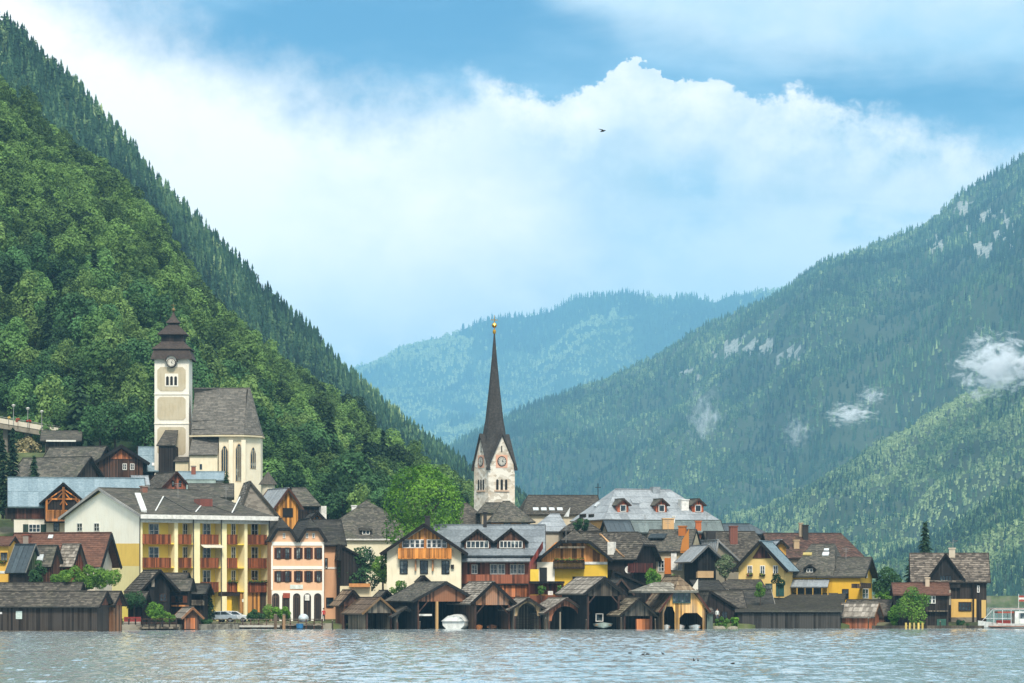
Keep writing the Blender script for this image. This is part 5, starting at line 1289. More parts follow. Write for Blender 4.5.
    # big pale roof
    h = House('house', 'large house with a pale hipped sheet roof and three orange dormers', 'house', 574, 606, 716, 470, 22)
    h.roof(489.5, 520, 'x', MG(), 'grid', ov=.5, og=.5, hA=(0, 4.6), hB=(0, 5.2), verge=None); h.walls(plaster('#d0a468', .3))
    for a in (617.5, 656, 692.5): h.dormer(a, a+11, 499.5, 504.5, 512.5, wood('#a8542c'), RG(), (.25, .75), nx=1, verge='#5a4436', ov=.3)
    h.chimney(679.5, 687.5, 499.5, 508, WHITE()); h.skylight(631, 638.5, 500, 504.5, MG()); h.skylight(594.5, 600, 503, 507)
    h.win('L', 580, 586, 514.6, 517, 'brown', nx=2); h.win('L', 589, 594, 514.6, 517, 'brown', nx=2); h.chimney(651, 659, 487, 491, MG(), False)
    # brown church roof with cross
    h = House('church_hall', 'hall with a long brown roof and a small iron cross on its right end', 'hall', 521, 524, 600, 488, 5, d=13)
    h.roof(495.5, 514.5, 'x', RB(), 'shingle', ov=.5, og=.4, hA=(0, 1.6)); h.walls(plaster('#cabfa8'))
    for i in range(4): h.skylight(533+i*8, 538.5+i*8, 508.5, 511)
    mb = MB(); p, _ = h.roofhit(598, 497); mb.tube(p, p+Z*2.1, .06); mb.bar(p+Vector((-.45, 0, 1.5)), p+Vector((.45, 0, 1.5)), .1, .1); mb.build('cross', plain('iron', '#26262a', .6), h.roofs[0])
    h = House('house', 'low house under a pale grid patterned metal roof beside the dark gable cap', 'house', 534, 536, 566, 464, 5, d=9); h.roof(514, 531.5, 'x', MG(), 'grid', ov=.4, og=.5, hA=(0, 3.0), hB=(0, 1.0)); h.walls(plaster('#b8b0a0'))
    h.panel('F', [(566.5, 516), (573, 506.5), (571.5, 516)], plain('white_flashing', '#d8dad6', .5), 'white_flashing', -3.9, -3.7)
    h = House('shed', 'low moss covered roof with a bush growing over it below the ochre gable', 'shed', 566, 570, 597, 458, 8, d=8); h.roof(518.5, 531, 'x', RB(), 'old', hA=(0, 2.5), hB=(0, 2)); h.walls(wood(W_DK))
    shrub('roof_bush', 'dark leafy bush in front of the ochre gable of the large pale roof', 583, 531, 449, 24, 12, LF('dark'), 1200, .3, 12, 35)
    h = House('house', 'house with a pyramid shaped grey roof right under the spire', 'house', 488, 494, 530, 452, 8, d=9)
    h.roof(501.5, 522, 'x', RG(), 'shingle', ov=.7, og=.7, hA=(0, 2.55), hB=(0, 2.9)); h.walls(plaster('#d49a5c'))
    for a in (504, 522): h.win('F', a, a+6, 522.5, 525, 'brown')
    h = House('house', 'house with a dull brown hipped roof just left of the spire tower', 'house', 456, 458, 490, 458, 4, d=10); h.roof(503, 525, 'x', RB(), 'shingle', ov=.4, og=.4, hA=(0, 1.5), hB=(0, 3.4)); h.walls(plaster('#a89a84'))
    h = House('house', 'small house with a grey lean roof squeezed against the spire tower foot', 'house', 480, 482, 499, 455, 4, d=5); h.roof(503, 513, 'x', RG(), 'shingle', ov=.3, hA=(0, 1.2)); h.walls(plaster('#a89a84'))
    # house behind the bright tree
    h = House('house', 'large cream house with a two tier mansard roof behind the bright green tree', 'house', 333, 343, 400, 444, 8, d=12)
    h.roof(508, 539, 'x', RG(), 'shingle', ov=.5, og=.6, hA=(.55, 3.0), hB=(.55, 3)); h.walls(plaster('#e4dcc0', .25))
    h.slab('F', 341, 400, 538.4, 540.2, WHITE(), 'cornice', .0, .5); h.win('F', 365.5, 371.5, 549.5, 559, 'white', nx=2, ny=3); h.dormer(361, 371, 528, 530, 535, wood(W_DK), RG(), (.15, .85), shed=True)
    q = House('house', 'upper grey hipped roof with a white chimney behind the mansard roofed house', 'house', 345, 348, 392, 462, 6, d=10); q.roof(500.5, 516, 'x', RG(), 'shingle', og=.5, hA=(0, 4), hB=(0, 4)); q.walls(plaster('#a89a84')); q.chimney(351.5, 356.5, 505.5, 512, WHITE())
    q = House('shed', 'low brown shingle roof half hidden by the dark tree beside the salmon wing', 'shed', 338, 341, 366, 422, 10, d=7); q.roof(545, 560, 'y', RB(), 'old', rp=.05, og=.3, ov=.2); q.walls(wood(W_DK))
    q = House('garden_wall', 'low cream garden wall with an orange awning left of the cream chalet', 'wall', 340, 371, None, 411, 0, d=2); mb = MB(); mb.box(0, q.w, 0, .4, 0, q.z(586)); mb.build('wall', plaster('#d6c8a8'), q.e); q.slab('F', 349, 370, 583.5, 587, plain('orange_awning', '#c88a50', .8), 'awning', .1, .8)

def aerial(h, px, py, hh=2.2):
    p, _ = h.roofhit(px, py); m = MB(); m.tube(p-Z*.2, p+Z*hh, .035, .03, 6)
    for k, L in ((.0, .55), (.22, .42), (.44, .3)): m.bar(p+Vector((-L, 0, hh-.08-k)), p+Vector((L, 0, hh-.08-k)), .04, .04)
    m.build('aerial', plain('antenna_metal', '#8c8c88', .4), h.roofs[-1])
def right_quarter():
    h = House('house', 'yellow gabled house with three flower boxed windows and blue metal roof', 'house', 738.5, 784, 793, 421, -16)
    h.roof(541, 571, 'y', MB_(), 'metal', ov=.7, og=.9, verge='#2a2622', vh=.4); h.walls(plaster('#dcbd78', .15))
    h.panel('F', [(752.5, 558.3), (771.5, 558.3), (762, 543.5)], wood('#4a2c22', .25), 'gable_boards', .02, .1)
    for a in (748, 760.6, 773.6): h.win('F', a, a+4, 566, 574, 'white', fbox=True)
    h.win('F', 766, 772, 584, 592, 'green'); h.slab('F', 776, 784, 583, 596, plain('teal_door', '#28544e', .5), 'door', .02, .1)
    shrub('climbing_vine', 'dark vine on a pergola at the lower right of the yellow gabled house', 779, 590, 418, 16, 16, LF('dark'), 1300, .2, 10, 41, cat='vine', depth=.8)
    # bright yellow house
    h = House('house', 'bright yellow house with a long grey shingle roof and rounded dormer', 'house', 787, 860, 872, 425, -13)
    h.roof(557.5, 576.8, 'x', RG(), 'shingle', ov=.5, og=.8, x0=h.w*.49, verge='#2a2622', vh=.36); h.walls(plaster('#dcae3a', .12))
    h.roof(544.4, 576.6, 'x', RG(), 'shingle', ov=.5, og=.1, x0=.2, x1=h.w*.62, hA=(0, 2.0), hB=(.3, .8), verge=None, y1=h.d+3); h.walls(plaster('#dcae3a', .12))
    h.dormer(805.5, 814, 565.5, 568.5, 572.8, wood(W_DK), RG(), (.15, .85), nx=2); h.skylight(822.5, 829, 553, 556.4); h.skylight(824, 829, 549.5, 551.5); h.skylight(803, 812, 553.5, 556, plain('ochre_plate', '#b0a060', .7))
    h.win('F', 842.6, 848.2, 589.5, 598, 'brown'); h.balcony('R', 860.5, 871, 583, 587, 1.2, wood('#4a3a2c'), gap=.03); h.win('R', 864, 867, 566, 577, 'white', nx=1); h.win('R', 862.5, 868, 589, 598, 'white')
    mb = MB(); u0, u1, z0, z1 = h.rect('F', 787, 828.5, 580.8, 587, 1); cover(mb, [(u0, -2, z0), (u1, -2, z0), (u1, -.02, z1+.2), (u0, -.02, z1+.2)], 'metal', .12, 3); mb.build('porch_roof', MG(), h.e)
    h.slab('F', 797, 822, 588, 596, plain('dark_glazing', '#22282a', .3), 'glazing', .02, .1)
    k = MB()
    for x in (787.5, 797, 805, 813, 822, 828): u, z = h.hit('F', x, 588, 1.9); k.box(u-.08, u+.08, -1.98, -1.82, 0, z)
    k.build('porch_post', wood('#a88430'), h.e)
    aerial(h, 846, 561, 1.8)
    # big russet roof
    h = House('house', 'large house under a russet tiled roof with tall chimneys', 'house', 770, 773, 861, 450, 4, d=14)
    h.roof(533.5, 558, 'x', roofm('#4c3b35', '#74554a', 1.0, .88, 0, .2), 'shingle', ov=.5, og=.4, hB=(.1, 2.0)); h.walls(plaster('#9a8c78'))
    h.chimney(799, 802.5, 523, 536, plaster('#a89880')); h.chimney(802.8, 808, 525, 539, plain('soot_metal', '#2a2624', .6)); h.chimney(793.7, 799, 540, 548, plaster('#b49c7c'))
    h = House('house', 'grey brown hipped house with a red brick chimney behind the yellow gable', 'house', 708, 716, 772, 443, 8, d=13)
    h.roof(531.7, 566, 'x', RB(), 'shingle', ov=.5, og=.5, hB=(.2, 1.5)); h.walls(plaster('#8c8070')); h.chimney(729.5, 737, 526, 542, brick('#7c4434')); h.chimney(706.5, 715, 531, 549, plain('soot_metal', '#2a2624', .6), False)
    h = House('house', 'black roofed house peeking over the ridge beside the red brick chimney', 'house', 719, 722, 764, 462, 4, d=9); h.roof(524, 534, 'x', MD(), 'metal', og=.6, hB=(0, 2)); h.walls(plaster('#8c8070'))
    h = House('shed', 'small dormer like roof with a white cap between the yellow gable and russet roof', 'shed', 772, 775, 786, 436, 8, d=5); h.roof(540, 548, 'y', MG(), 'slate', ov=.3); h.walls(plaster('#c89a50'))
    # big dark lakeside house
    h = House('house', 'tall dark timber house with a mottled shingle roof beside the tour boat', 'house', 914, 986.5, 991, 414, -6, d=10)
    h.roof(553.5, 582, 'x', roofm('#574f47', '#8e8477', 1.0), 'old', ov=.6, og=.5, verge='#2a211c', vh=.34); h.walls(wood('#2e2620', .22))
    mb = MB(); 
    h.dormer(931, 960.5, 554.8, 575, 584, wood('#1f1b18', .2), RD(), (.3, .7), nx=4, ov=.6, verge='#1f1b18', fr='dark', py=-.35)
    h.slab('F', 951.3, 976.3, 599, 617.3, plaster('#d8b066', .3), 'plaster_storey', .01, .12); h.win('F', 959, 971, 602.5, 610.5, 'brown', off=.12, nx=4); h.slab('F', 951.3, 976.5, 617.3, 628, stone('#80786a', '#544c42', 1.6), 'stone_base', .01, .2)
    h.slab('F', 972.6, 974.2, 584, 627, wood(W_DK), 'corner_post', .2, .45); h.win('F', 977.6, 979, 586, 592, 'white', nx=1); h.slab('F', 981.5, 986, 600, 618, plaster('#c8a868'), 'plaster_patch', .01, .1)
    h.chimney(949, 955, 548, 556, plaster('#c0b4a0')); mb = MB(); p, _ = h.roofhit(953, 555)
    mb.tube(p, p+Z*2.0, .035); mb.bar(p+Vector((-.6, 0, 1.6)), p+Vector((.4, 0, 1.6)), .04, .04); mb.lathe([(.01, 0), (.2, .05), (.3, .15), (.01, .1)], tuple(p+Vector((.35, -.2, 1.75))), 10); mb.build('antenna', plain('antenna_metal', '#8c8c88', .4), h.e)
    h.balcony('F', 932, 950, 612, 617, .9, wood(W_DK), gap=.04)
    h = House('house', 'low dark annex with a russet roof behind the round lakeside tree', 'house', 895, 948.5, 951, 409.5, -4, d=7)
    h.roof(583.3, 594.6, 'x', RR(), 'shingle', ov=.5, og=.3, verge='#4a382e'); h.walls(wood('#2a231e', .22)); h.win('F', 928, 931.4, 596, 603, 'white', nx=1); h.win('F', 932.6, 935, 596, 603, 'white', nx=1)
    h.chimney(925.3, 929.4, 577.5, 586, plaster('#bfae98')); h.slab('F', 949, 951, 590, 605, plaster('#8c8272'), 'corner', .01, .1)
    h.slab('F', 926, 948, 610.5, 611.6, wood(W_GR), 'floor_beam', .05, .5); h.slab('F', 937, 946, 619, 626, plain('green_tarp', '#2f5a4c', .7), 'green_shutter', .05, .2)

def upper_left():
    h = House('house', 'grey roofed house with a brick chimney below the roadside lamps', 'house', 42, 46, 76, 545, 6, d=8); h.roof(431, 440.5, 'x', RG(), 'slate', og=1.0, ov=.8); h.walls(wood('#3a342c')); h.chimney(69, 73, 431, 441, brick('#b07c6c')); h.slab('F', 46, 76, 440, 441.6, WHITE(), 'white_eave', .3, .9)
    h = House('house', 'old house with a wide grey roof and an orange plank gable facing right', 'house', 44, 95, 112, 520, -24); h.roof(447, 466, 'x', RG(), 'slate', og=.7, ov=.6, verge='#231f1b', vh=.5); h.walls(wood('#4a3a2c')); h.panel('R', [(96, 470), (112, 470), (104.5, 454)], wood('#c8843c', .3), 'gable_boards', .02, .1)
    h = House('house', 'broad house with a dull grey roof and a dark little gable on its right', 'house', 14, 76, 100, 492, -26); h.roof(457.5, 477.5, 'x', RG(), 'slate', og=.6, ov=.6, verge='#3a3028', vh=.3); h.walls(wood('#3a3028'))
    h.chimney(88, 93, 471, 476, WHITE())
    h = House('house', 'dark timber chalet with white windows under a low wide gable above the blue roof', 'house', 97, 99, 143, 514, 10, d=8); h.roof(445, 463, 'y', RD(), 'slate', og=.9, ov=1.0, verge='#26221f', vh=.5); h.walls(wood('#4a3020')); h.panel('F', [(110, 459), (133, 459), (121.5, 449)], wood('#a8643a', .3), 'gable_boards', .02, .1)
    for a in (123, 130.5): h.win('F', a, a+3.4, 464, 469.5, 'white')
    h = House('house', 'house with a blue grey metal roof and white skylight left of the church tower', 'house', 138, 140, 174, 520, 6, d=9); h.roof(447, 471.6, 'x', MB_(), 'metal', ov=.5, og=.4); h.walls(wood(W_DK)); h.skylight(152, 157.5, 463.5, 466.5, WHITE())
    h = House('house', 'small house with a red brown plank gable between the metal roofs', 'house', 146, 163.5, 188, 478, 28); h.roof(471.8, 488, 'y', RB(), 'shingle', ov=.4, og=.5, verge='#5a3428'); h.walls(wood('#8a4a2e', .35)); 
    for a in (172, 179): h.win('F', a, a+1.8, 481, 486, 'dark', nx=1)
    h = House('house', 'house with a light blue metal roof and a brick chimney in front of the church', 'house', 178, 180, 222, 486, 5, d=8); h.roof(471.8, 480, 'x', MB_(), 'metal', ov=.4, og=.4); h.walls(plaster('#b8b4a8')); h.chimney(191.3, 195.7, 466, 474, brick())
    h = House('house', 'low house with a greenish ribbed roof under the light blue metal roof', 'house', 186, 188, 214, 478, 5, d=6); h.roof(480, 490, 'x', roofm('#6c7a74', '#8c9a92', .5, .6), 'metal', ov=.4, og=.3); h.walls(plaster('#8c8474'))
    h = House('house', 'small house with a blue roof end and white chimney right of the chalet roof', 'house', 130, 134, 148, 472, 10, d=7); h.roof(476, 485, 'x', MG(), 'metal', og=.3); h.walls(wood('#6a3a2c')); h.chimney(146, 149.5, 483, 489, WHITE())
    h = House('house', 'grey slate roof stretching behind the hotel ridge below the church wall', 'house', 186, 190, 232, 463, 5, d=8); h.roof(484, 497, 'x', RG(), 'slate', og=.3); h.walls(plaster('#8c8474'))
    h = House('house', 'steep house with a mottled grey shingle roof behind the right end of the hotel', 'house', 236, 241, 276, 448, 10, d=9); h.roof(481.5, 517, 'y', RL(), 'old', ov=.5, og=.4, rp=.3, verge='#6a6458'); h.walls(stone('#8c857a', '#5c564e', 2.0))
    h = House('house', 'house with a glowing orange plank gable and pale metal roof right of the church', 'house', 259, 276, 298, 470, 26); h.roof(488, 509, 'y', MG(), 'metal', ov=.6, og=.7, verge='#7a4a34', vh=.3); h.walls(wood('#b37c38', .35, .7, grey=.1)); h.slab('F', 283, 293, 508, 517, plain('dark_opening', '#181614', .8), 'opening', .02, .1)
    h = House('house', 'house with a brown slate roof and a white wall at the wood edge', 'house', 290, 294, 319, 482, 5, d=8); h.roof(488, 506, 'x', RG(), 'slate', ov=.5, og=.3, hB=(0, 2.2)); h.walls(wood(W_DK)); h.slab('F', 318.5, 326.5, 506, 522, WHITE(), 'white_wall', -1, -.7)
    h = House('house', 'small house with an orange plaster gable above the pink guesthouse roof', 'house', 303, 306, 328, 446, 10, d=8); h.roof(511.5, 528, 'y', RD(), 'slate', ov=.7, og=.7, verge='#26221f', vh=.4); h.walls(plaster('#cf9254'))
    for a in (310, 316): h.win('F', a, a+2, 517, 520, 'dark', nx=1)
    # turret
    x = P(268, 488, 500); t = empty('turret', (x.x, 500, ground(x.x, 500)-.5), 0, 'little round stone turret with a cone roof right of the church choir', 'turret'); zb = t.location.z
    z1 = P(0, 484, 500).z-zb; z2 = P(0, 471.5, 500).z-zb
    MB().lathe([(1.05, 0), (1.05, z1)], n=14).build('wall', plaster('#cfc6b0', .5), t); MB().lathe([(1.5, z1-.1), (1.0, z1+.6), (.5, z1+1.3), (.05, z2)], n=14).build('roof', RB(), t)
    conifer('cypress', 'very thin dark cypress beside the light metal roofs below the church', 226.5, 494, 470, 6, 22, 51, ls=.25, cat='tree')
    # garden slope and rocks
    # elevated road
    def Lr(px): return P(px, 0, 560).x
    e = empty('roadside_viaduct', (Lr(-60), 562, 20), 0, 'concrete viaduct of the hillside road with a pale parapet at the upper left', 'viaduct'); O = Vector(e.location)
    m = MB(); pts = [(-60, 418), (0, 423), (50, 431.5), (60, 433)]
    def seg(mb, dy0, dy1, y0, y1):
        for (a, b), (c, d) in zip(pts, pts[1:]):
            p = P(a, b, 560)-O; q = P(c, d, 560)-O
            mb.prism([Vector((p.x, y0, p.z+dy0)), Vector((q.x, y0, q.z+dy0)), Vector((q.x, y0, q.z+dy1)), Vector((p.x, y0, p.z+dy1))], (0, y1-y0, 0))
    seg(m, -.9, 0, -2, 5); m.build('deck', plaster('#8c8578', .5), e); m = MB(); seg(m, 0.004, .85, -2.1, -1.85); m.build('parapet', plaster('#d0c8b8', .5), e)
    m = MB()
    for a in range(-60, 60, 4): yy = interp(pts, a); p = P(a, yy, 560)-O; m.box(p.x-.04, p.x+.04, -2.04, -1.96, p.z+.85, p.z+1.15)
    for (a, b), (c, d) in zip(pts, pts[1:]): p = P(a, b, 560)-O; q = P(c, d, 560)-O; m.bar((p.x, -2, p.z+1.12), (q.x, -2, q.z+1.12), .1, .1)
    m.build('handrail', plain('rail_metal', '#8a8a84', .5), e); m = MB()
    for a in (-40, -18, 4, 26, 46): yy = interp(pts, a); p = P(a, yy, 560)-O; m.box(p.x-.4, p.x+.4, -.5, 3, p.z-8, p.z-.9)
    m.build('pier', plaster('#7c756a', .5), e)
    for i, (a, top) in enumerate(((13.5, 405), (27.8, 408), (41.8, 411))):
        yy = interp(pts, a); p = P(a, yy, 559.2); hh = (yy-top)*.175
        l = empty('street_lamp', p, 0, ['leftmost', 'middle', 'rightmost'][i]+' of three white headed street lamps on the hillside road', 'street lamp', 'lamps along the hillside road')
        MB().tube((0, 0, 0), (0, 0, hh-.35), .07, .05).build('pole', plain('lamp_pole', '#9a9c98', .5), l); MB().lathe([(.12, hh-.4), (.3, hh-.15), (.36, hh), (.05, hh+.12)], n=12).build('lamp_head', WHITE(), l)
    for i, (a, c, nm) in enumerate(((9, '#d8c070', 'yellow'), (18, '#b06048', 'rusty'), (29, '#c04838', 'red'))):
        yy = interp(pts, a); shrub('flower_tub', nm+' flowering tub on the parapet of the hillside road', a, yy-4, 558, 6, 5, leafm(nm+'_petals', c, c, .2, .1), 300, .2, 4, 60+i, cat='flowers', group='flower tubs on the road parapet', depth=.4)

def churches():
    # ---- baroque tower church on the slope
    Y = 520; cx = P(171.7, 0, Y).x; zb = ground(cx, Y)-2; t = empty('parish_church', (cx, Y, zb), 0, 'cream hillside church with a baroque clock tower and steep grey nave roof', 'church')
    s = Y/F; H = lambda py: CZ+(HY-py)*s-zb; hw = 17.2*s
    cr = plaster('#e2ddd0', .25); tan = plaster('#bdb299', .5)
    m = MB(); m.box(-hw, hw, 0, hw*2, 0, H(352)); m.build('tower_wall', cr, t)
    def rr(x0, x1, y0, y1, n0, n1, mat, nm, cut=.5):
        a, b = (x0-172.8)*s, (x1-172.8)*s; z0, z1 = H(y1), H(y0); c = cut; q = [(a+c, z0), (b-c, z0), (b, z0+c), (b, z1-c), (b-c, z1), (a+c, z1), (a, z1-c), (a, z0+c)]
        mb = MB(); mb.prism([(x, -n1, z) for x, z in q], (0, n1-n0, 0)); return mb.build(nm, mat, t)
    rr(158.5, 186.8, 367, 391, .005, .05, tan, 'tan_panel'); rr(158.5, 186.8, 397, 420, .005, .05, tan, 'tan_panel', .4); rr(158.5, 186.8, 427, 455, .005, .05, tan, 'tan_panel', .4)
    for y in (393.5, 423): m = MB(); m.box(-hw-.06, hw+.06, -.1, -.002, H(y+1.2), H(y)); m.build('string_course', cr, t)
    rr(166, 179.4, 373.6, 386.6, .05, .1, cr, 'window_surround', .1)
    for x in (168.6, 172.7, 176.8):
        w = 1.35*s; z0, z1 = H(385.2), H(376.2); pts = [(x0_, z_) for x0_, z_ in [((x-172.8)*s-w, z0), ((x-172.8)*s+w, z0), ((x-172.8)*s+w, z1-w)]]+[((x-172.8)*s+math.cos(a)*w, z1-w+math.sin(a)*w) for a in (.6, 1.57, 2.54)]+[((x-172.8)*s-w, z1-w)]
        mb = MB(); mb.prism([(a, -.13, b) for a, b in pts], (0, .02, 0)); mb.build('bell_opening', plain('bell_dark', '#1a1816', .7), t)
    def clock(parent, c, nrm_rot, r, face_col, ring_col, square=None):
        e = MB(); n = 28; e.prism([(math.cos(2*math.pi*i/n)*r*1.22, 0, math.sin(2*math.pi*i/n)*r*1.22) for i in range(n)], (0, -.05, 0)); o = e.build('clock_rim', plain('clock_rim'+ring_col, ring_col, .6), parent, loc=c); o.rotation_euler = (0, 0, nrm_rot)
        f = MB(); f.prism([(math.cos(2*math.pi*i/n)*r, -.052, math.sin(2*math.pi*i/n)*r) for i in range(n)], (0, -.03, 0)); f.build('clock_face', plain('clock_face'+face_col, face_col, .6), o)
        k = MB()
        for i in range(12): a = math.pi*i/6; k.bar((math.cos(a)*r*.72, -.1, math.sin(a)*r*.72), (math.cos(a)*r*.93, -.1, math.sin(a)*r*.93), .02, r*.1, (0, 1, 0)) if False else k.prism([(math.cos(a+d)*q, -.085, math.sin(a+d)*q) for d, q in ((-.07, r*.7), (.07, r*.7), (.05, r*.93), (-.05, r*.93))], (0, -.02, 0))
        for a, L, w in ((R(60), .75, .07), (R(-20), .5, .1)): d = Vector((math.cos(a), 0, math.sin(a))); pz = Vector((-d.z, 0, d.x)); k.prism([Vector((0, -.11, 0))-pz*r*w, Vector((0, -.11, 0))+pz*r*w, d*r*L+pz*r*w*.4+Vector((0, -.11, 0)), d*r*L-pz*r*w*.4+Vector((0, -.11, 0))], (0, -.02, 0))
        k.build('clock_hands', plain('clock_gold_dark' if face_col[1] > '8' else 'clock_gold', '#2a2622' if face_col[1] > '8' else '#c8a860', .5), o)
    clock(t, (0, -.05, H(363.3)), 0, 3.9*s, '#d9d4c6', '#4a4440')
    # arched eyebrow over the clock + tiered roof
    sh = roofm('#39312d', '#5e5249', .7, .85); q2 = math.sqrt(2)
    def tier(prof, nm):
        m = MB(); m.lathe([(a*.94*s*q2, H(y)) for a, y in prof], (0, hw, 0), 4, math.pi/4); return m.build(nm, sh, t)
    tier([(18.4, 352.5), (22.3, 359.3), (22.0, 358.5), (20.2, 353), (19.4, 350.5), (18.6, 350)], 'lower_skirt_roof')
    tier([(17.9, 351), (17.9, 349.5), (20.8, 349.2), (20.6, 348.2), (17.4, 346), (14.2, 343.4), (12.0, 341)], 'second_roof')
    m = MB(); m.lathe([(11.2*s*q2, H(342)), (11.2*s*q2, H(334))], (0, hw, 0), 4, math.pi/4); m.build('lantern', wood(W_DK, .4), t)
    tier([(12.4, 335), (15.6, 334), (14.6, 332.4), (12.2, 330.2), (9.6, 328), (7.4, 325.6), (5.4, 324), (4.6, 322)], 'bell_roof')
    tier([(4.4, 322.4), (7.4, 321.8), (6.2, 320.2), (4.2, 318), (2.4, 315.4), (1.1, 312.5), (.4, 309)], 'cap')
    m = MB(); m.tube((0, hw, H(311)), (0, hw, H(301)), .08, .04); m.lathe([(.01, -.35), (.3, -.15), (.34, .05), (.2, .28), (.01, .38)], (0, hw, H(308.5)), 12); m.bar((-.45, hw, H(303.5)), (.45, hw, H(303.5)), .08, .08); m.build('finial', plain('old_gilt', '#7c6a40', .4, .6), t)
    # round arch hood over clock
    m = MB(); n = 12; ro, ri = 6.2*s, 5.3*s; c0 = Vector((0, 0, H(361.5)))
    for i in range(n):
        a, b = math.pi*i/n, math.pi*(i+1)/n
        m.prism([c0+Vector((math.cos(a)*ri, -1.05, math.sin(a)*ri)), c0+Vector((math.cos(a)*ro, -1.05, math.sin(a)*ro)), c0+Vector((math.cos(b)*ro, -1.05, math.sin(b)*ro)), c0+Vector((math.cos(b)*ri, -1.05, math.sin(b)*ri))], (0, 1.6, 0))
    m.build('clock_hood', sh, t)
    m = MB(); n = 12; m.prism([c0+Vector((math.cos(math.pi*i/n)*ri, -.72, math.sin(math.pi*i/n)*ri)) for i in range(n+1)], (0, .7, 0)) ; m.build('clock_gable', cr, t)
    clock(t, (0, -.74, H(363.0)), 0, 3.7*s, '#d9d4c6', '#4a4440')
    # nave + choir (separate frame, same thing)
    Yn = 516; xa = P(191, 0, Yn).x-cx; sn = Yn/F
    Hn = lambda py: CZ+(HY-py)*sn-zb
    Xn = lambda px: (px-512)*sn-cx
    y0 = Yn-Y; D = 11
    m = MB(); ze, zr = Hn(434.5), Hn(386); 
    x0, x1 = Xn(191), Xn(259.5); xr = Xn(247.5)
    # polygonal choir: wall outline
    out = [(Xn(191), y0+1.5), (Xn(219), y0+1.5), (Xn(219), y0), (Xn(243), y0), (Xn(259), y0+3.4), (Xn(259), y0+7.5), (Xn(243), y0+D), (Xn(191), y0+D)]
    m.prism([(a, b, 0) for a, b in out], (0, 0, ze-.1)); nav = m.build('nave_wall', plaster('#e6dcc4', .35), t)
    m = MB(); rm = roofm('#5c5953', '#827d74', .6, .85); ym = y0+D/2
    ev = [(Xn(191)-.1, y0+1.0), (Xn(216), y0-.5), (Xn(244), y0-.5), (Xn(260.5), y0+3.1), (Xn(260.5), y0+7.9), (Xn(244), y0+D+.5), (Xn(191)-.1, y0+D+.5)]
    V = lambda p, z: Vector((p[0], p[1], z)); R0 = Vector((Xn(191)-.1, ym, zr)); R1 = Vector((xr, ym, zr))
    # bell-cast: lower flare
    def up(p, f): q = Vector((min(p[0], xr), ym, 0)); return Vector((p[0]+(q.x-p[0])*f, p[1]+(ym-p[1])*f, 0))
    def ring(f, z): return [Vector((up(p, f).x, up(p, f).y, z)) for p in ev]
    fs = [(0, ze), (.16, ze+(zr-ze)*.12), (.34, ze+(zr-ze)*.30), (1, zr)]
    for i in range(len(ev)-1):
        for (f0, z0), (f1, z1) in zip(fs, fs[1:]):
            a, b = ring(f0, z0)[i], ring(f0, z0)[i+1]; c, d = ring(f1, z1)[i+1], ring(f1, z1)[i]
            p = [a, b, c] if (c-d).length < .02 else [a, b, c, d]
            cover(m, p, 'slate', .12, i)
    m.bar(R0, R1, .3, .15); m.build('nave_roof', rm, t)
    m = MB(); m.prism([(a+(-.25 if a < x1-3 else .1), b-.25, ze-.35) for a, b in ev[:5]]+[(Xn(258), y0+6, ze-.35), (Xn(192), y0+6, ze-.35)], (0, 0, .25)); m.build('cornice', plaster('#cfc2a4', .4), t)
    # lean-to aisle
    m = MB(); za, zb2 = Hn(437), Hn(455.5); cover(m, [(Xn(190.5), y0-2.6, zb2), (Xn(219), y0-2.6, zb2), (Xn(218), y0+1.4, za), (Xn(191.5), y0+1.4, za)], 'slate', .15, 5); m.build('aisle_roof', rm, t)
    m = MB(); m.box(Xn(191), Xn(218.5), y0-2.2, y0+1.49, 0, zb2+.1); m.build('aisle_wall', plaster('#e4d8bc', .4), t)
    def gothic(x0, x1, yt, yb, yy, rot=0):
        a, b = x0, x1; w = b-a; z0, z1 = Hn(yb), Hn(yt); n = 5; spr = z1-w*.9
        arch = [(a, z0), (b, z0), (b, spr)]+[(b-w/2*(i/n), spr+(z1-spr)*math.sin(math.pi/2*i/n)) for i in range(1, n)]+[((a+b)/2, z1)]+[(a+w/2*(1-i/n), spr+(z1-spr)*math.sin(math.pi/2*(1-i/n))) for i in range(1, n)]+[(a, spr)]
        fr = MB(); k = 1.22; cxw = (a+b)/2; cz = (z0+z1)/2
        fr.prism([(cxw+(p-cxw)*k-0, -.02, cz+(q-cz)*1.05) for p, q in arch], (0, -.03, 0)); o = fr.build('window', plaster('#c8b494', .3), t, loc=(0, 0, 0))
        g = MB(); g.prism([(p, -.055, q) for p, q in arch], (0, -.02, 0)); gg = g.build('pane', glass(), o)
        mu = MB()
        for q in (.33, .67): mu.box(a+w*q-.05, a+w*q+.05, -.12, -.075, z0, spr+(z1-spr)*.6)
        mu.build('mullion', plaster('#b8a888', .3), o); return o, (a+b)/2
    def place(o, mx, c, ang):
        o.matrix_local = Matrix.Translation(Vector((c[0], c[1], 0))) @ Matrix.Rotation(ang, 4, 'Z') @ Matrix.Translation(Vector((-mx, 0, 0)))
    o, mx = gothic(Xn(221.6), Xn(227.6), 446, 472, 0); place(o, mx, (mx, y0), 0)
    o, mx = gothic(Xn(236), Xn(242), 444, 481, 0); place(o, mx, (mx, y0), 0)
    dx, dy = Xn(259)-Xn(243), 3.4; ang = math.atan2(dy, dx); cxp = (Xn(252)-Xn(243))/dx
    o, mx = gothic(Xn(250), Xn(250)+1.15, 447, 468, 0); place(o, mx, (Xn(252), y0+dy*cxp), ang)
    m = MB()
    for a, b in ((Xn(231.2), y0), (Xn(246.3)-.4, y0)): m.box(a-.35, a+.35, b-.7, b-.002, 0, Hn(440))
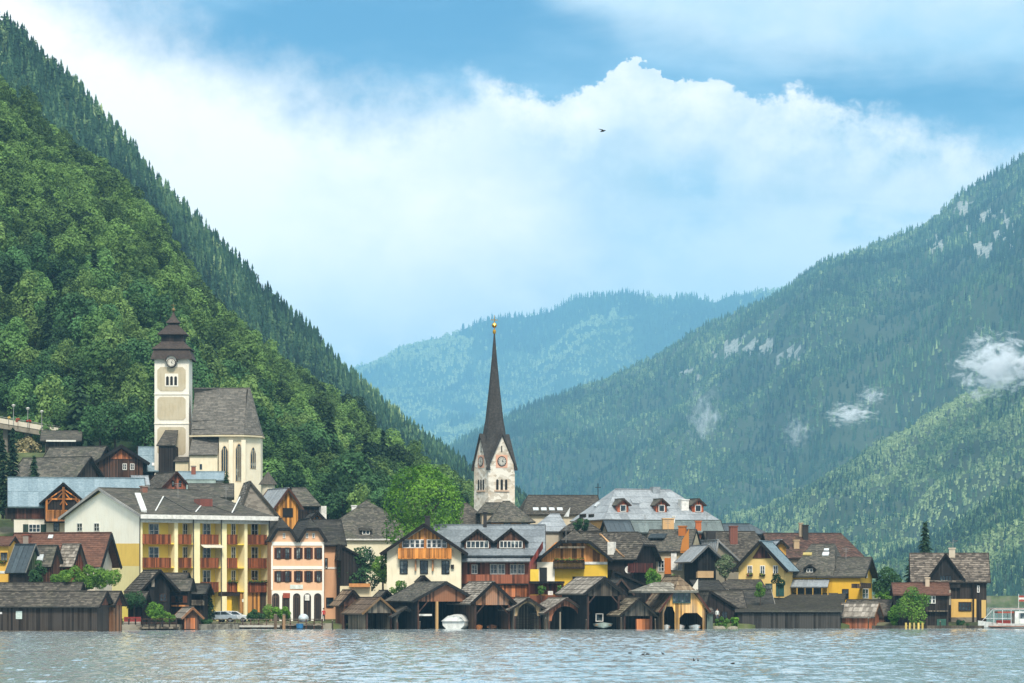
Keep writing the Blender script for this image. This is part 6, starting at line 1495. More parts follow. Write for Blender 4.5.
    m.build('buttress', plaster('#e6dcc4', .35), t)
    m = MB(); m.box(Xn(201), Xn(203.4), y0-2.26, y0-2.201, Hn(470), Hn(464.6)); m.build('small_window', glass(), t)
    # porch roofs at the tower foot
    m = MB(); cover(m, [(Xn(158), y0-2.5, Hn(446)), (Xn(177), y0-2.5, Hn(446)), (Xn(176), y0+3.5, Hn(429)), (Xn(163), y0+3.5, Hn(429))], 'slate', .15, 9); m.build('porch_roof', RB(), t)
    m = MB(); m.box(Xn(160), Xn(176), y0-2.2, y0+3.5, 0, Hn(446.5)); m.build('porch_wall', wood(W_DK), t)
    m = MB(); cover(m, [(Xn(175), y0-3, Hn(462)), (Xn(191), y0-3, Hn(462)), (Xn(190.5), y0-2.0+1.5, Hn(457)), (Xn(176), y0-2.0+1.5, Hn(457))], 'slate', .15, 9); m.build('stair_roof', RB(), t)
    m = MB(); m.box(Xn(177), Xn(190), y0-2.7, y0-.6, 0, Hn(462.5)); m.build('stair_wall', plaster('#cdbfa2', .5), t)

    # ---- spire church
    h = House('spire_church', 'slender stone church tower with a needle sharp dark spire and gold ball', 'church tower', 474, 488.4, 514.8, 470, 28.6, base=560)
    w = h.w; ws = stone('#ded8ca', '#aba08e', 1.4, 'tower_stone', pink='#c9b294'); m = MB(); z0, zt, za = 0, h.z(466), h.z(434.5)
    m.box(0, w, 0, h.d, 0, zt); m.build('tower_wall', ws, h.e); d = h.d
    m = MB(); m.prism([(0, 0, zt), (w, 0, zt), (w/2, 0, za)], (0, d, 0)); m.build('gable_wall', ws, h.e)
    m = MB(); m.prism([(0, 0, zt), (0, d, zt), (0, d/2, za)], (w, 0, 0)); m.build('gable_wall', ws, h.e)
    sp = roofm('#33312f', '#55524e', .5, .8); cx, cy = w/2, d/2
    m = MB(); ztip = h.z(332); n8 = 8; zl = h.z(443)
    # spire rises from valleys between gables
    rad = w*.50
    m.lathe([(rad*1.08, zt+(za-zt)*.1), (rad*.98, zt+(za-zt)*.42), (rad*.80, za-.4), (rad*.73, za+.9), (rad*.62, h.z(420)), (rad*.36, h.z(385)), (rad*.17, h.z(355)), (.1, ztip)], (cx, cy, 0), n8, math.pi/8); m.build('spire', sp, h.e)
    m = MB(); e_ = .3
    for (p, q, r_) in (((-e_, -e_), (w+e_, -e_), 0), ((-e_, d+e_), (w+e_, d+e_), 0), ((-e_, -e_), (-e_, d+e_), 1), ((w+e_, -e_), (w+e_, d+e_), 1)):
        a, b = Vector((*p, zt-.3)), Vector((*q, zt-.3)); c = (a+b)/2; c.z = za+.25; n_ = Vector((cx, cy, 0))-Vector((c.x, c.y, 0)); n_.normalize()
        for k in (a, b): 
            tp = c; m.prism([k, tp, tp+Vector((0, 0, -.3)), k+Vector((0, 0, -.3))], n_*.5)
            m.face([tp+n_*0, k, Vector((cx, cy, za+.1))]); 
    m.build('gable_roof', sp, h.e)
    dk = plain('bell_dark', '#1a1816', .7)
    for f in ('F', 'L'):
        o_, u_, n_ = h.faces[f]; mid = (w if f == 'F' else d)/2; L = w if f == 'F' else d
        for k in (-1, 0, 1):
            m = MB(); c = mid+k*.75*L/4.5; hw_ = .2*L/4.5; zz0, zz1 = h.z(489.5), h.z(479)
            pts = [h.fp(f, c-hw_, zz0, .03), h.fp(f, c+hw_, zz0, .03)]+[h.fp(f, c+math.cos(a)*hw_, zz1-hw_+math.sin(a)*hw_, .03) for a in (0, .8, 1.57, 2.34, 3.14)]
            m.prism(pts, n_*.03); m.build('bell_opening', dk, h.e)
        m = MB(); h.fbox(m, f, mid-1.25*L/4.5, mid+1.25*L/4.5, h.z(491.4), h.z(490), .0+.002, .15); m.build('sill', plaster('#c4a890'), h.e)
        m = MB(); sz = .98*L/4.5; zc = h.z(461); h.fbox(m, f, mid-sz, mid+sz, zc-.95, zc+.95, .005, .05); m.build('clock_panel', plaster('#d8a890', .4), h.e)
        c = h.fp(f, mid, zc, .06); clock(h.e, tuple(c), 0 if f == 'F' else -math.pi/2, .62, '#c8c4b8', '#33302e')
        m = MB(); h.fbox(m, f, mid-.08, mid+.08, h.z(452), h.z(445.5), .004, .03); m.build('slit', dk, h.e)
    m = MB()
    m.tube((cx, cy, ztip-.6), (cx, cy, h.z(313.5)), .09, .05); m.lathe([(.02, -.42), (.27, -.28), (.4, 0), (.27, .28), (.02, .42)], (cx, cy, h.z(323.6)), 14)
    m.bar((cx-.55, cy, h.z(318.2)), (cx+.55, cy, h.z(318.2)), .1, .1); m.lathe([(.2, -.3), (.26, 0), (.2, .3)], (cx, cy, h.z(330)), 10); m.build('gold_ball', plain('gilded', '#c89a3c', .3, .8), h.e)
def person(name, label, px, pyf, Y, top, bottom, h=1.72, walk=.18, face=0, group=None):
    "standing figure grown from a skeleton"
    p = P(px, pyf, Y); e = empty(name, p, face, label, 'person', group)
    k = h/1.72
    pts = {'pel': (0, 0, .95, .125), 'waist': (0, 0, 1.1, .115), 'chest': (0, 0, 1.32, .14), 'neck': (0, 0, 1.47, .055), 'jaw': (0, -.015, 1.555, .068), 'head': (0, 0, 1.63, .088), 'crown': (0, .005, 1.69, .06)}
    V = []; E = []; Rr = []
    def add(c, r, par=None):
        V.append(tuple(x*k for x in c)); Rr.append(r*k)
        if par is not None: E.append((par, len(V)-1))
        return len(V)-1
    pe = add((0, 0, .95), .125); wa = add((0, 0, 1.1), .112, pe); ch = add((0, 0, 1.31), .135, wa); ne = add((0, 0, 1.465), .052, ch); ja = add((0, -.02, 1.55), .066, ne); add((0, .0, 1.64), .088, ja)
    for s in (-1, 1):
        hp = add((s*.09, 0, .88), .085, pe); kn = add((s*.1, s*walk*.5-.03, .49), .055, hp); an = add((s*.1, s*walk+.02, .08), .038, kn); add((s*.11, s*walk-.12, .035), .034, an)
        sh = add((s*.18, 0, 1.38), .055, ch); el = add((s*.235, .02, 1.11), .04, sh); wr = add((s*.22, -.1, .88), .026, el); ha = add((s*.215, -.13, .82), .03, wr)
        for q, L in ((-.03, .075), (-.012, .085), (.006, .08), (.022, .065)): add((s*.215+q*.4, -.14+q, .82-L), .0085, ha)
        add((s*.19, -.165, .80), .01, ha)
    me = bpy.data.meshes.new('body'); me.from_pydata(V, E, []); me.update(); o = bpy.data.objects.new('body', me); COL.objects.link(o); o.parent = e
    md = o.modifiers.new('skin', 'SKIN'); sv = me.skin_vertices[0].data
    for i, r in enumerate(Rr): sv[i].radius = (r, r); sv[i].use_root = (i == 0)
    o.modifiers.new('sub', 'SUBSURF').levels = 1; o.modifiers['sub'].render_levels = 1
    m, nt, b, out = _mat('clothing_'+top.strip('#')); tc = N(nt, 'ShaderNodeTexCoord'); sp = N(nt, 'ShaderNodeSeparateXYZ'); nt.links.new(tc.outputs['Object'], sp.inputs[0])
    ax = mathn(nt, 'ABSOLUTE', sp.outputs[0])
    leg = mathn(nt, 'LESS_THAN', sp.outputs[2], .94*k); skin = mathn(nt, 'MAXIMUM', mathn(nt, 'GREATER_THAN', sp.outputs[2], 1.46*k), mathn(nt, 'MULTIPLY', mathn(nt, 'GREATER_THAN', ax, .17*k), mathn(nt, 'LESS_THAN', sp.outputs[2], .9*k)))
    shoe = mathn(nt, 'LESS_THAN', sp.outputs[2], .09*k)
    c = mixc(nt, leg, C(top), C(bottom)); c = mixc(nt, skin, c, C('#b98a6c')); c = mixc(nt, shoe, c, C('#1c1a18')); nt.links.new(c, b.inputs['Base Color']); b.inputs['Roughness'].default_value = .8; me.materials.append(m)
    MB().lathe([(.055*k, 0), (.1*k, .03*k), (.104*k, .09*k), (.07*k, .145*k), (.01, .16*k)], (0, .012, 1.615*k), 14).build('hair', plain('hair', '#3a281c', .8), e)
    f = MB()
    for s in (-1, 1): f.lathe([(.003, -.012), (.012, 0), (.003, .012)], (s*.032*k, -.088*k, 1.645*k), 8)
    f.prism([(-.012, -.086, 1.6*k), (.012, -.086, 1.6*k), (0, -.086, 1.64*k)], (0, -.025, 0)); f.box(-.022, .022, -.09, -.082, 1.565*k, 1.575*k); f.build('face', plain('face_features', '#7c4a3c', .7), e); return e

def car(label, px0, px1, py, Y, color, group=None, flip=1):
    s = Y/F; L = 4.3; c = P((px0+px1)/2, py, Y); e = empty('parked_car', c, 0, label, 'car', group); W = .86
    pr = [(-2.15, .35), (-2.15, .72), (-1.95, .88), (-1.2, .98), (-.55, 1.42), (.85, 1.46), (1.55, 1.02), (2.05, .92), (2.15, .6), (2.15, .35)]
    if flip < 0: pr = [(-a, b) for a, b in pr][::-1]
    m = MB(); m.prism([(a, -W, b) for a, b in pr], (0, 2*W, 0)); o = m.build('body', plain('car_paint_'+color.strip('#'), color, .25, .2, .6), e); bv = o.modifiers.new('bevel', 'BEVEL'); bv.width = .07; bv.segments = 3
    k = MB()
    for q in ([(-1.02, 1.0), (-.5, 1.36), (.1, 1.38), (.1, 1.0)], [(.18, 1.0), (.18, 1.38), (.8, 1.39), (1.35, 1.02)]):
        q = q if flip > 0 else [(-a, b) for a, b in q]; k.prism([(a, -W-.012, b) for a, b in q], (0, .02, 0)); k.prism([(a, W-.008, b) for a, b in q], (0, .02, 0))
    k.build('side_windows', glass(), e)
    for x in (-1.35, 1.35):
        for y in (-W+.02, W-.02):
            w = MB(); w.tube((x, y-.1, .32), (x, y+.1, .32), .32, n=18); ww = w.build('wheel', plain('tyre', '#161616', .8), e); h = MB(); h.tube((x, y-.115*(1 if y < 0 else -1), .32), (x, y, .32), .19, n=12); h.build('rim', plain('rim', '#9a9c9e', .3, .7), ww)
    for y in (-.6, .6): q = MB(); q.box(-2.19 if flip > 0 else 2.13, -2.13 if flip > 0 else 2.19, y-.16, y+.16, .62, .76); q.build('headlight', plain('lamp_glass', '#e4e6e4', .15), e)
    return e

def rowboat(label, px, Y, L=4, w=1.4, col='#dcdcd4', rz=0, bow=True, group=None, zz=-.12):
    x = (px-512)*Y/F; e = empty('rowing_boat', (x, Y, zz), rz, label, 'boat', group); n = 12; m = MB(); rings = []
    for i in range(n+1):
        t = i/n; b = w/2*(1-(max(0, t-.35)/.65)**2.2)*(.82+.18*min(1, t/.3)); y = L*(t-.5); h = .5+.22*t*t; rings.append([(-b, -y, h), (-b*.86, -y, .22), (-b*.35, -y, .02), (b*.35, -y, .02), (b*.86, -y, .22), (b, -y, h), (b*.9, -y, h-.02), (b*.74, -y, .26), (b*.3, -y, .09), (-b*.3, -y, .09), (-b*.74, -y, .26), (-b*.9, -y, h-.02)])
    v0 = len(m.v)
    for r in rings: m.v += r
    k = 12
    for i in range(n):
        for j in range(k): a = v0+i*k+j; b = v0+i*k+(j+1) % k; m.f.append((a, b, b+k, a+k)); m.r.append(.5)
    m.f.append(tuple(range(v0, v0+k))); m.r.append(.5); m.f.append(tuple(range(v0+n*k, v0+n*k+k))[::-1]); m.r.append(.5)
    m.build('hull', plain('hull_'+col.strip('#'), col, .4), e); q = MB()
    for y in (-.9, .2, 1.1): q.box(-w*.4, w*.4, y-.12, y+.12, .36, .4)
    q.build('bench', wood(W_OR), e); return e

def lakeside():
    # quay
    m = MB()
    pts = [(-47.2, 382.2), (-38, 386.4), (-33.8, 400.2), (-22.6, 400.9)]
    for (a, b), (c, d) in zip(pts, pts[1:]): m.prism([(a, b-.3, -1.5), (c, d-.3, -1.5), (c, d+.4, -1.5), (a, b+.4, -1.5)], (0, 0, 2.2))
    m.build('quay_wall', stone('#8c8474', '#4c463c', 1.2, 'quay_stone'), None)['kind'] = 'structure'
    q = House('landing_deck', 'low wooden landing deck with rails in front of the hotel and guesthouse', 'deck', 211, 322, None, 399.2, 0, d=1.5, base=HY+(CZ+1.4)*F/399.2)
    m = MB(); x = 0; z1 = q.z(625)
    while x < q.w: m.box(x, min(x+.24, q.w)-.02, 0, 1.5, z1-.06+rng.uniform(-.01, .01), z1); x += .24
    m.build('planks', wood('#8c8272', .24), q.e); m = MB()
    for i in range(15): x = q.w*i/14; m.box(x-.07, x+.07, .05, .19, 0, z1+.75)
    m.build('post', wood(W_BR), q.e); m = MB(); m.box(0, q.w, .0, .05, z1+.68, z1+.76); m.box(0, q.w, 0, .05, z1+.3, z1+.36); m.build('rail', wood(W_GR), q.e); m = MB(); m.box(.02, q.w*.62, -.06, -.005, z1-.28, z1-.03); m.build('pale_edge', plain('pale_edge', '#b8b4a8', .7), q.e)
    for i, (a, lab) in enumerate(((275.5, 'left of the two thick square mooring posts before the hedge'), (284, 'right of the two thick square mooring posts before the hedge'))):
        p = P(a, 631, 398.6); e = empty('mooring_post', (p.x, p.y, -1.5), 0, lab, 'post', 'thick mooring posts'); MB().box(-.17, .17, -.17, .17, 0, 1.5+3.9-(615-597)*.1247+.1).build('post', wood('#8a6a48', .4), e); MB().lathe([(.22, 0), (.2, .08), (.02, .16)], (0, 0, 5.4-(615-597)*.1247+.1), 8).build('cap', wood(W_GR), e)
    b = P(299.8, 629, 398.4); e = empty('water_barrel', (b.x, b.y, 0.05), 0, 'bright blue tub at the water edge below the pink guesthouse', 'tub'); MB().lathe([(.36, 0), (.42, .1), (.45, .6), (.47, .62), (.4, .64), (.36, .55)], n=18).build('tub', plain('blue_plastic', '#2f6f9c', .4), e)
    e = empty('parasol_base', (0, 0, 0)) if False else None
    # covered dinghy standing upright on the quay
    c = P(303.5, 622.5, 402.5); e = empty('covered_dinghy', c, 0, 'white rounded cover over a dinghy standing on the quay beside the hedge', 'boat'); m = MB(); m.lathe([(.55, .12), (.66, .35), (.64, .65), (.5, .9), (.25, 1.06), (.02, 1.1)], n=20, sy=1.6); m.build('cover', plain('pale_tarp', '#c9d6dc', .6), e); MB().box(-.45, .45, -.9, .9, 0, .13).build('cradle', wood(W_BR), e)
    car('pale grey hatchback parked below the yellow hotel wall nearest the cypress', 213, 227, 622.6, 403.5, '#a9b4bc', 'cars parked by the hotel'); car('white estate car parked in front of the brown garage door', 225.5, 240, 622.4, 405.6, '#d4d8da', 'cars parked by the hotel', -1)
    person('person', 'person in a red top walking past the arcade of the pink guesthouse', 323.7, 621.8, 403, '#b02c2c', '#202228', 1.7)
    person('person', 'person in a pale shirt standing beside the teal doored annex', 717.2, 622, 402, '#cfd2cc', '#4a5058', 1.7, .08, .4)
    # hedge and shrubs by the guesthouse
    shrub('hedge', 'low dark hedge left of the bright round bush before the arcade', 255, 622, 401.6, 22, 13, LF('dark'), 1800, .2, 14, 51, cat='hedge', depth=.8)
    shrub('round_bush', 'bright green round bush in front of the guesthouse arcade', 285, 622, 402, 27, 18, LF('bright'), 2600, .22, 14, 52, cat='bush'); shrub('bush', 'yellow green bush filling the gap between the hedge and the round bush', 268, 622, 402.4, 18, 17, LF('mid'), 1500, .2, 10, 53, cat='bush')
    conifer('cypress', 'dense dark cypress standing before the cream corner of the hotel', 209.5, 620, 400.5, 9.5, 30, 54, ls=.22, cat='tree', tiers=22, per=70)
    shrub('dark_bush', 'dark bush hanging over the water at the foot of the big cypress', 207, 630, 397, 18, 13, LF('dark'), 1800, .2, 12, 55, cat='bush', depth=1.2)
    tree('spreading_tree', 'broad leafy tree canopy spreading behind the long board boathouse', 'tree', 85, 606, 382, 96, 40, LF('mid'), 9000, .24, 34, .36, 56, 0, None)
    shrub('ivy_bush', 'dark ivy covered bush between the black sheds and the leafy canopy', 36, 590, 384, 20, 36, LF('dark'), 1800, .25, 12, 57, cat='bush')
    tree('small_tree', 'dark drooping tree above the lakeside terrace', 'tree', 134, 620, 386, 30, 34, LF('dark'), 2500, .22, 14, .3, 58)
    shrub('bush', 'fresh green bush above the flower trough of the lakeside terrace', 158, 622, 386, 26, 23, LF('bright'), 2600, .2, 14, 59, cat='bush'); shrub('bush', 'straggly bush left of the tiny orange boathouse', 172, 625, 385.2, 18, 13, LF('mid'), 1200, .2, 10, 60, cat='bush', depth=1)
    # terrace with red seats
    q = House('lakeside_terrace', 'small railed terrace over the water with a red and white parapet', 'terrace', 121, 177, None, 383, 0, d=3, base=HY+(CZ+1.4)*F/383)
    m = MB(); z1 = q.z(627); m.box(0, q.w, 0, 3, z1-.2, z1); m.build('deck', wood(W_GR, .25), q.e); m = MB()
    for i in range(9): x = .1+(q.w-.2)*i/8; m.box(x-.07, x+.07, .02, .16, 0, z1+1.0)
    m.build('post', wood(W_DK), q.e); m = MB(); m.box(0, q.w, .03, .09, z1+.92, z1+1.0); m.box(0, q.w, .03, .09, z1+.45, z1+.52); m.build('rail', wood(W_BR), q.e)
    for i, a in enumerate((126.5, 132.3, 138)):
        p = P(a, 627, 383.8); e = empty('bench_seat', (p.x, p.y, q.o.z+z1), 0, ['left', 'middle', 'right'][i]+' one of three red backed white seats on the lakeside terrace', 'seat', 'red seats on the terrace')
        MB().box(-.3, .3, -.25, .25, .1, .62).build('seat', plain('cream_cloth', '#cfc6b8', .9), e); mm = MB(); mm.box(-.32, .32, .2, .3, .621, 1.2); mm.build('backrest', plain('red_cloth', '#8c3430', .9), e)
    shrub('flower_trough', 'long trough of pale flowers on the rail of the lakeside terrace', 160, 621, 383.4, 24, 6, LF('mid'), 900, .18, 12, 61, cat='flowers', depth=.4)
    # trees in the village
    tree('leafy_tree', 'tall bright green tree standing alone behind the cream chalet', 'tree', 423, 585, 428, 86, 126, LF('bright'), 34000, .36, 70, .2, 62, .22)
    tree('dark_tree', 'dense dark tree between the salmon wing and the cream chalet', 'tree', 362, 600, 424, 46, 52, LF('dark'), 10000, .28, 34, .1, 63, .1); tree('small_tree', 'small light green tree at the left edge of the cream chalet', 'tree', 383, 592, 419, 24, 42, LF('mid'), 3600, .26, 20, .12, 64)
    shrub('rose_bush', 'yellow flowering bush in front of the cream chalet wall', 399, 597, 409, 22, 17, LF('mid'), 1600, .2, 10, 65, cat='bush', depth=1)
    shrub('bush', 'light green bush left of the ochre boathouse roof', 652, 590, 411, 20, 22, LF('bright'), 2000, .22, 12, 66, cat='bush'); shrub('bush', 'smaller green bush below the orange gable wall', 676, 588, 412, 17, 15, LF('mid'), 1200, .22, 10, 67, cat='bush')
    tree('grey_green_tree', 'grey green leafy tree left of the yellow gabled house', 'tree', 726, 590, 425, 24, 38, leafm('leaves_grey', '#3a4a34', '#7c8c66', .2, .1), 2400, .26, 14, .2, 68)
    shrub('pointed_bush', 'pointed green bush above the left part of the long dark boathouse', 760, 598, 411, 15, 18, LF('mid'), 2200, .2, 22, 69, taper=.7, cat='bush')
    tree('garden_tree', 'broad dark green tree right of the bright yellow house', 'tree', 885, 605, 440, 38, 38, LF('dark'), 3600, .3, 18, .15, 70, .1); shrub('hedge', 'rounded bright hedge beside the russet annex', 884, 602, 424, 26, 11, LF('bright'), 1800, .22, 14, 71, cat='hedge', depth=1.4)
    tree('round_tree', 'round green tree at the waterside in front of the dark annex', 'tree', 913, 628.5, 406.5, 38, 42, LF('mid'), 6000, .24, 22, .08, 72, .1)
    shrub('grass_bank', 'light green overgrown bank left of the round waterside tree', 895, 627, 409, 16, 30, LF('bright'), 1600, .24, 12, 73, cat='bush')
    conifer('tall_spruce', 'tall dark spruce rising behind the mottled shingle roof', 925, 600, 436, 24, 77, 74, ls=.42, tiers=24, per=80); conifer('spruce', 'lower dark conifer left of the tall timber house', 911, 606, 432, 22, 48, 75, ls=.42, tiers=16, per=60)
    shrub('garden_plants', 'mixed garden plants on the stony bank beside the ochre boathouse', 722, 628, 399.5, 20, 11, LF('mid'), 1200, .2, 10, 76, cat='plants', depth=1.2); shrub('bush', 'low bright bush at the left corner of the long dark boathouse', 734, 628, 400.5, 11, 12, LF('bright'), 800, .2, 8, 77, cat='bush', depth=1)
    shrub('bush', 'potted plants along the stone base of the tall timber house', 960, 628, 411.3, 24, 8, LF('dark'), 900, .2, 10, 78, cat='plants', depth=.5)
    # conifers upper left in front of blue roof
    conifer('dark_conifer', 'tall dark conifer at the left edge beside the roadside viaduct', 3, 512, 480, 26, 72, 80, ls=.5, tiers=20, per=70); conifer('dark_conifer', 'second dark conifer right of the one on the left edge', 13, 514, 474, 20, 86, 81, ls=.45, tiers=22, per=70)
    conifer('small_conifer', 'small pointed conifer in front of the grey roof below the viaduct', 34, 482, 484, 11, 26, 82, ls=.35)
    shrub('rock_garden', 'dry flowering slope below the roadside viaduct', 30, 464, 545, 34, 28, leafm('dry_plants', '#5c5a3c', '#b8a87c', .1, .1), 1600, .4, 14, 83, cat='plants')
    # bank stones
    m = MB(); rg = random.Random(4)
    for i in range(26):
        a = rg.uniform(708, 737); p = P(a, 627.5, 398.8+rg.uniform(-.4, 1)); r = rg.uniform(.2, .5); m.lathe([(r*.6, -.3), (r, 0), (r*.8, r*.5), (r*.2, r*.7)], (p.x, p.y, .05), 7, rg.random()*3, sy=.8)
    q = m.build('shore_stones', stone('#8c8676', '#5a5448', 1.0)); tag(q, 'heap of shore stones beside the ochre boathouse', 'stones', kind='stuff')
    m = MB()
    for a in (906, 909.5, 913, 917, 921.5): p = P(a, 628, 404.5); m.box(p.x-.13, p.x+.13, p.y-.1, p.y+.1, -1.2, .9)
    e = empty('bank_fence', (P(906, 0, 404.5).x, 404.5, 0), 0, 'yellowish stake fence at the waterline under the round tree', 'fence')
    for a in (906, 910, 914, 918.5, 922.5): x = P(a, 0, 404.5).x-e.location.x; MB().box(x-.12, x+.12, -.1, .1, -1.2, .75).build('stake', wood('#b09a50', .4), e)
    x1 = P(923, 0, 404.5).x-e.location.x; MB().box(-.1, x1, .1, .16, .3, .4).build('rail', wood(W_GR), e)
    e = empty('boardwalk', (P(848, 0, 406).x, 406, 0), 0, 'low dark retaining boards along the shore under the right hand houses', 'retaining wall')
    m = MB(); x1 = P(984, 0, 406).x-e.location.x; m.box(P(872, 0, 406).x-e.location.x, x1, 0, .3, -1.4, .38); m.build('boards', wood('#4a4236', .5, .6), e)
    stakes = [(333, 'thin mooring stake left of the small leaning boathouse'), (419, 'slim stake standing in the water at the left post of the two bay boathouse'), (545, 'short stake between the netted and the pale roofed boathouses'), (585.5, 'tall stake at the left wall of the black boathouse'), (621, 'crooked stake between the black boathouse and the orange doors'), (656, 'leaning stake left of the ochre boathouse'), (737, 'stake at the left corner of the long dark boathouse'), (868, 'stake before the orange plank side'), (941, 'grey stake before the dark annex')]
    for i, (a, lab) in enumerate(stakes):
        p = P(a, 629, 392.5+(12 if a > 860 else 8 if a > 730 else 0)); e = empty('mooring_stake', (p.x, p.y, -1.3), 0, lab, 'stake', 'mooring stakes in the water'); hh = 1.3+rng.uniform(.7, 1.5); tx = rng.uniform(-.12, .12)
        MB().tube((0, 0, 0), (tx, 0, hh), .1, .07, 8).build('stake', wood('#4f4334', .5, .4), e); MB().tube((tx*.97, 0, hh-.02), (tx, 0, hh+.06), .08, .05, 8).build('tip', wood('#9a9284', .5, .3), e)
    # covered motorboat
    c = P(457, 629, 396.5); e = empty('covered_motorboat', (c.x, c.y+.9, 0), R(-22), 'white motorboat under a pale tarpaulin in the two bay boathouse', 'boat'); n = 10; m = MB()
    def hullring(t): b = 1.5*(1-max(0, t-.4)**2*1.9)*(1 if t > 0 else 1); return b
    rings = []
    for i in range(n+1): t = i/n; b = max(.06, hullring(t)); y = -1.2+5.6*t; rings.append([(-b, y, .95+.2*t), (-b*.95, y, .45), (-b*.5, y, -.15), (b*.5, y, -.15), (b*.95, y, .45), (b, y, .95+.2*t)])
    for r in rings: m.v += r
    for i in range(n):
        for j in range(6): a = i*6+j; b = i*6+(j+1) % 6; m.f.append((a, b, b+6, a+6)); m.r.append(.5)
    m.f += [tuple(range(6)), tuple(range(n*6, n*6+6))[::-1]]; m.r += [.5, .5]; m.build('hull', plain('boat_white', '#dfe0da', .3), e)
    m = MB(); rg = [(-1.55, .98), (-1.42, 1.2), (-.75, 1.95), (.75, 1.95), (1.42, 1.2), (1.55, .98)]
    v = []
    for y, k in ((-1.4, .72), (-1.25, .86), (.4, 1.0), (2.2, .85), (4.2, .35)): v.append([(a*(k if y > 3 else 1), y+(.25*(b-1) if y < 0 else 0), .98+(b-.98)*k) for a, b in rg])
    for r in v: m.v += r
    for i in range(4):
        for j in range(5): a = i*6+j; m.f.append((a, a+1, a+7, a+6)); m.r.append(.5)
    m.f.append(tuple(range(6))); m.r.append(.5); m.build('tarpaulin', plain('white_tarp', '#d6d8d4', .65), e, True).modifiers.new('smooth', 'SUBSURF').render_levels = 2
    q = rowboat('pale box shaped punt moored inside the tall black boathouse', 603, 396.5, 3.5, 2.5, '#a9b6ac', zz=.15)
    rowboat('small white boat in the narrow left bay of the ochre boathouse', 665, 396.8, 3.2, 1.3, '#e6e6e0', .1, group='small boats in the ochre boathouse'); rowboat('white boat with bow showing at the left edge of the wide ochre bay', 680.5, 397.5, 3.2, 1.1, '#d6d2cc', -.1, group='small boats in the ochre boathouse'); rowboat('white boat moored in the middle of the wide ochre bay', 695, 397.2, 3.4, 1.5, '#d4dcdc', .05, group='small boats in the ochre boathouse')
    rowboat('orange rowing boat beside the striped gable boathouse post', 478.5, 396, 3.4, 1.1, '#b8703a', .05); rowboat('dark wooden boat lying low inside the striped gable boathouse', 492, 398.6, 3.6, 1.4, '#5c4030', -.05)
    # orange life jacket shelf in striped boathouse skipped: unclear
    # tour boat
    bx = P(978, 0, 409).x; e = empty('tour_boat', (bx, 409, 0), 0, 'white tour boat with a long canopy moored at the right edge', 'boat'); m = MB(); L = 14.5; n = 16; rings = []
    for i in range(n+1):
        t = i/n; b = 1.7*min(1, (t*3.4+.03))**.6; x = L*t; sh = .62+.38*max(0, 1-t*4)**1.5; rings.append([(x-.25*(1-t)*0, -b, sh), (x+.5*(1-t)**8*0, -b*.9, .15), (x+.3, -b*.5, -.4), (x+.3, b*.5, -.4), (x, b*.9, .15), (x, b, sh)])
    for r in rings: m.v += r
    for i in range(n):
        for j in range(6): a = i*6+j; b = i*6+(j+1) % 6; m.f.append((a, b, b+6, a+6)); m.r.append(.5)
    m.f += [tuple(range(6)), tuple(range(n*6, n*6+6))[::-1]]; m.r += [.5, .5]; m.build('hull', plain('boat_white', '#dfe0da', .3), e)
    m = MB(); m.box(1.2, L, -1.73, 1.73, .2, .3); m.build('rubbing_strake', plain('strake', '#8a5a44', .6), e)
    m = MB(); m.box(1.7, 9.6, -1.6, 1.6, 2.45, 2.52); 
    for i in range(21): x = 1.8+i*.38; m.box(x, x+.09, -1.62, 1.62, 2.52, 2.56)
    m.build('canopy', plain('canopy_cloth', '#cdb8b0', .8), e); m = MB()
    for i in range(8): x = 1.8+i*1.1; m.box(x-.03, x+.03, -1.55, -1.49, .62, 2.45); m.box(x-.03, x+.03, 1.49, 1.55, .62, 2.45)
    for y in (-1.52, 1.52): m.box(1.75, 9.6, y-.03, y+.03, 2.36, 2.44)
    for i in range(8): x = 1.8+i*1.1; m.box(x-.02, x+.02, -1.5, 1.5, 2.37, 2.43)
    m.box(.6, 4.2, -1.56, -1.52, 1.25, 1.3); m.bar((1.7, -1.54, 2.45), (.3, -1.54, .95), .05, .05)
    m.build('rail', plain('boat_rail', '#d8dad8', .4), e)
    m = MB(); m.box(2.2, 4.0, -1.2, -.8, .62, 1.05); m.build('red_seats', plain('red_cloth', '#8c3430', .9), e); m = MB(); m.box(2.3, 4.4, -1.45, 1.3, 1.95, 2.15); m.build('red_awning', plain('red_awning', '#8a5040', .8), e)
    m = MB(); m.box(4.5, 11, -1.4, 1.4, .62, 2.2); c = m.build('cabin', plain('boat_white', '#dfe0da', .3), e)
    m = MB()
    for i in range(5): x = 5.0+i*1.15; m.box(x, x+.75, -1.42, -1.401, 1.25, 1.95)
    m.build('cabin_window', glass(), c)
    m = MB(); m.tube((5.2, 0, 2.5), (5.2, 0, 4.4), .035); m.build('flag_pole', plain('boat_rail', '#d8dad8', .4), e); m = MB(); v = [(5.2+.95*i/6, .12*math.sin(i*1.1), 0) for i in range(7)]
    for k_, (c_, z0, z1) in enumerate((('a', 3.95, 4.2), ('a', 3.45, 3.7))):
        for i in range(6): a, b = v[i], v[i+1]; m.prism([(a[0], a[1], z0), (b[0], b[1], z0-.04), (b[0], b[1], z1-.04), (a[0], a[1], z1)], (0, .015, 0))
    fl = m.build('flag_red_bands', plain('flag_red', '#a04a3a', .8), e); m = MB()
    for i in range(6): a, b = v[i], v[i+1]; m.prism([(a[0], a[1], 3.7), (b[0], b[1], 3.66), (b[0], b[1], 3.91), (a[0], a[1], 3.95)], (0, .015, 0))
    m.build('flag_white_band', plain('flag_white', '#e0dcd4', .8), e)
    # ducks
    db = MB(); db.lathe([(.02, 0), (.09, .05), (.12, .13), (.1, .22), (.03, .27)], n=10)
    db = MB(); n = 8
    for i in range(n):
        pass
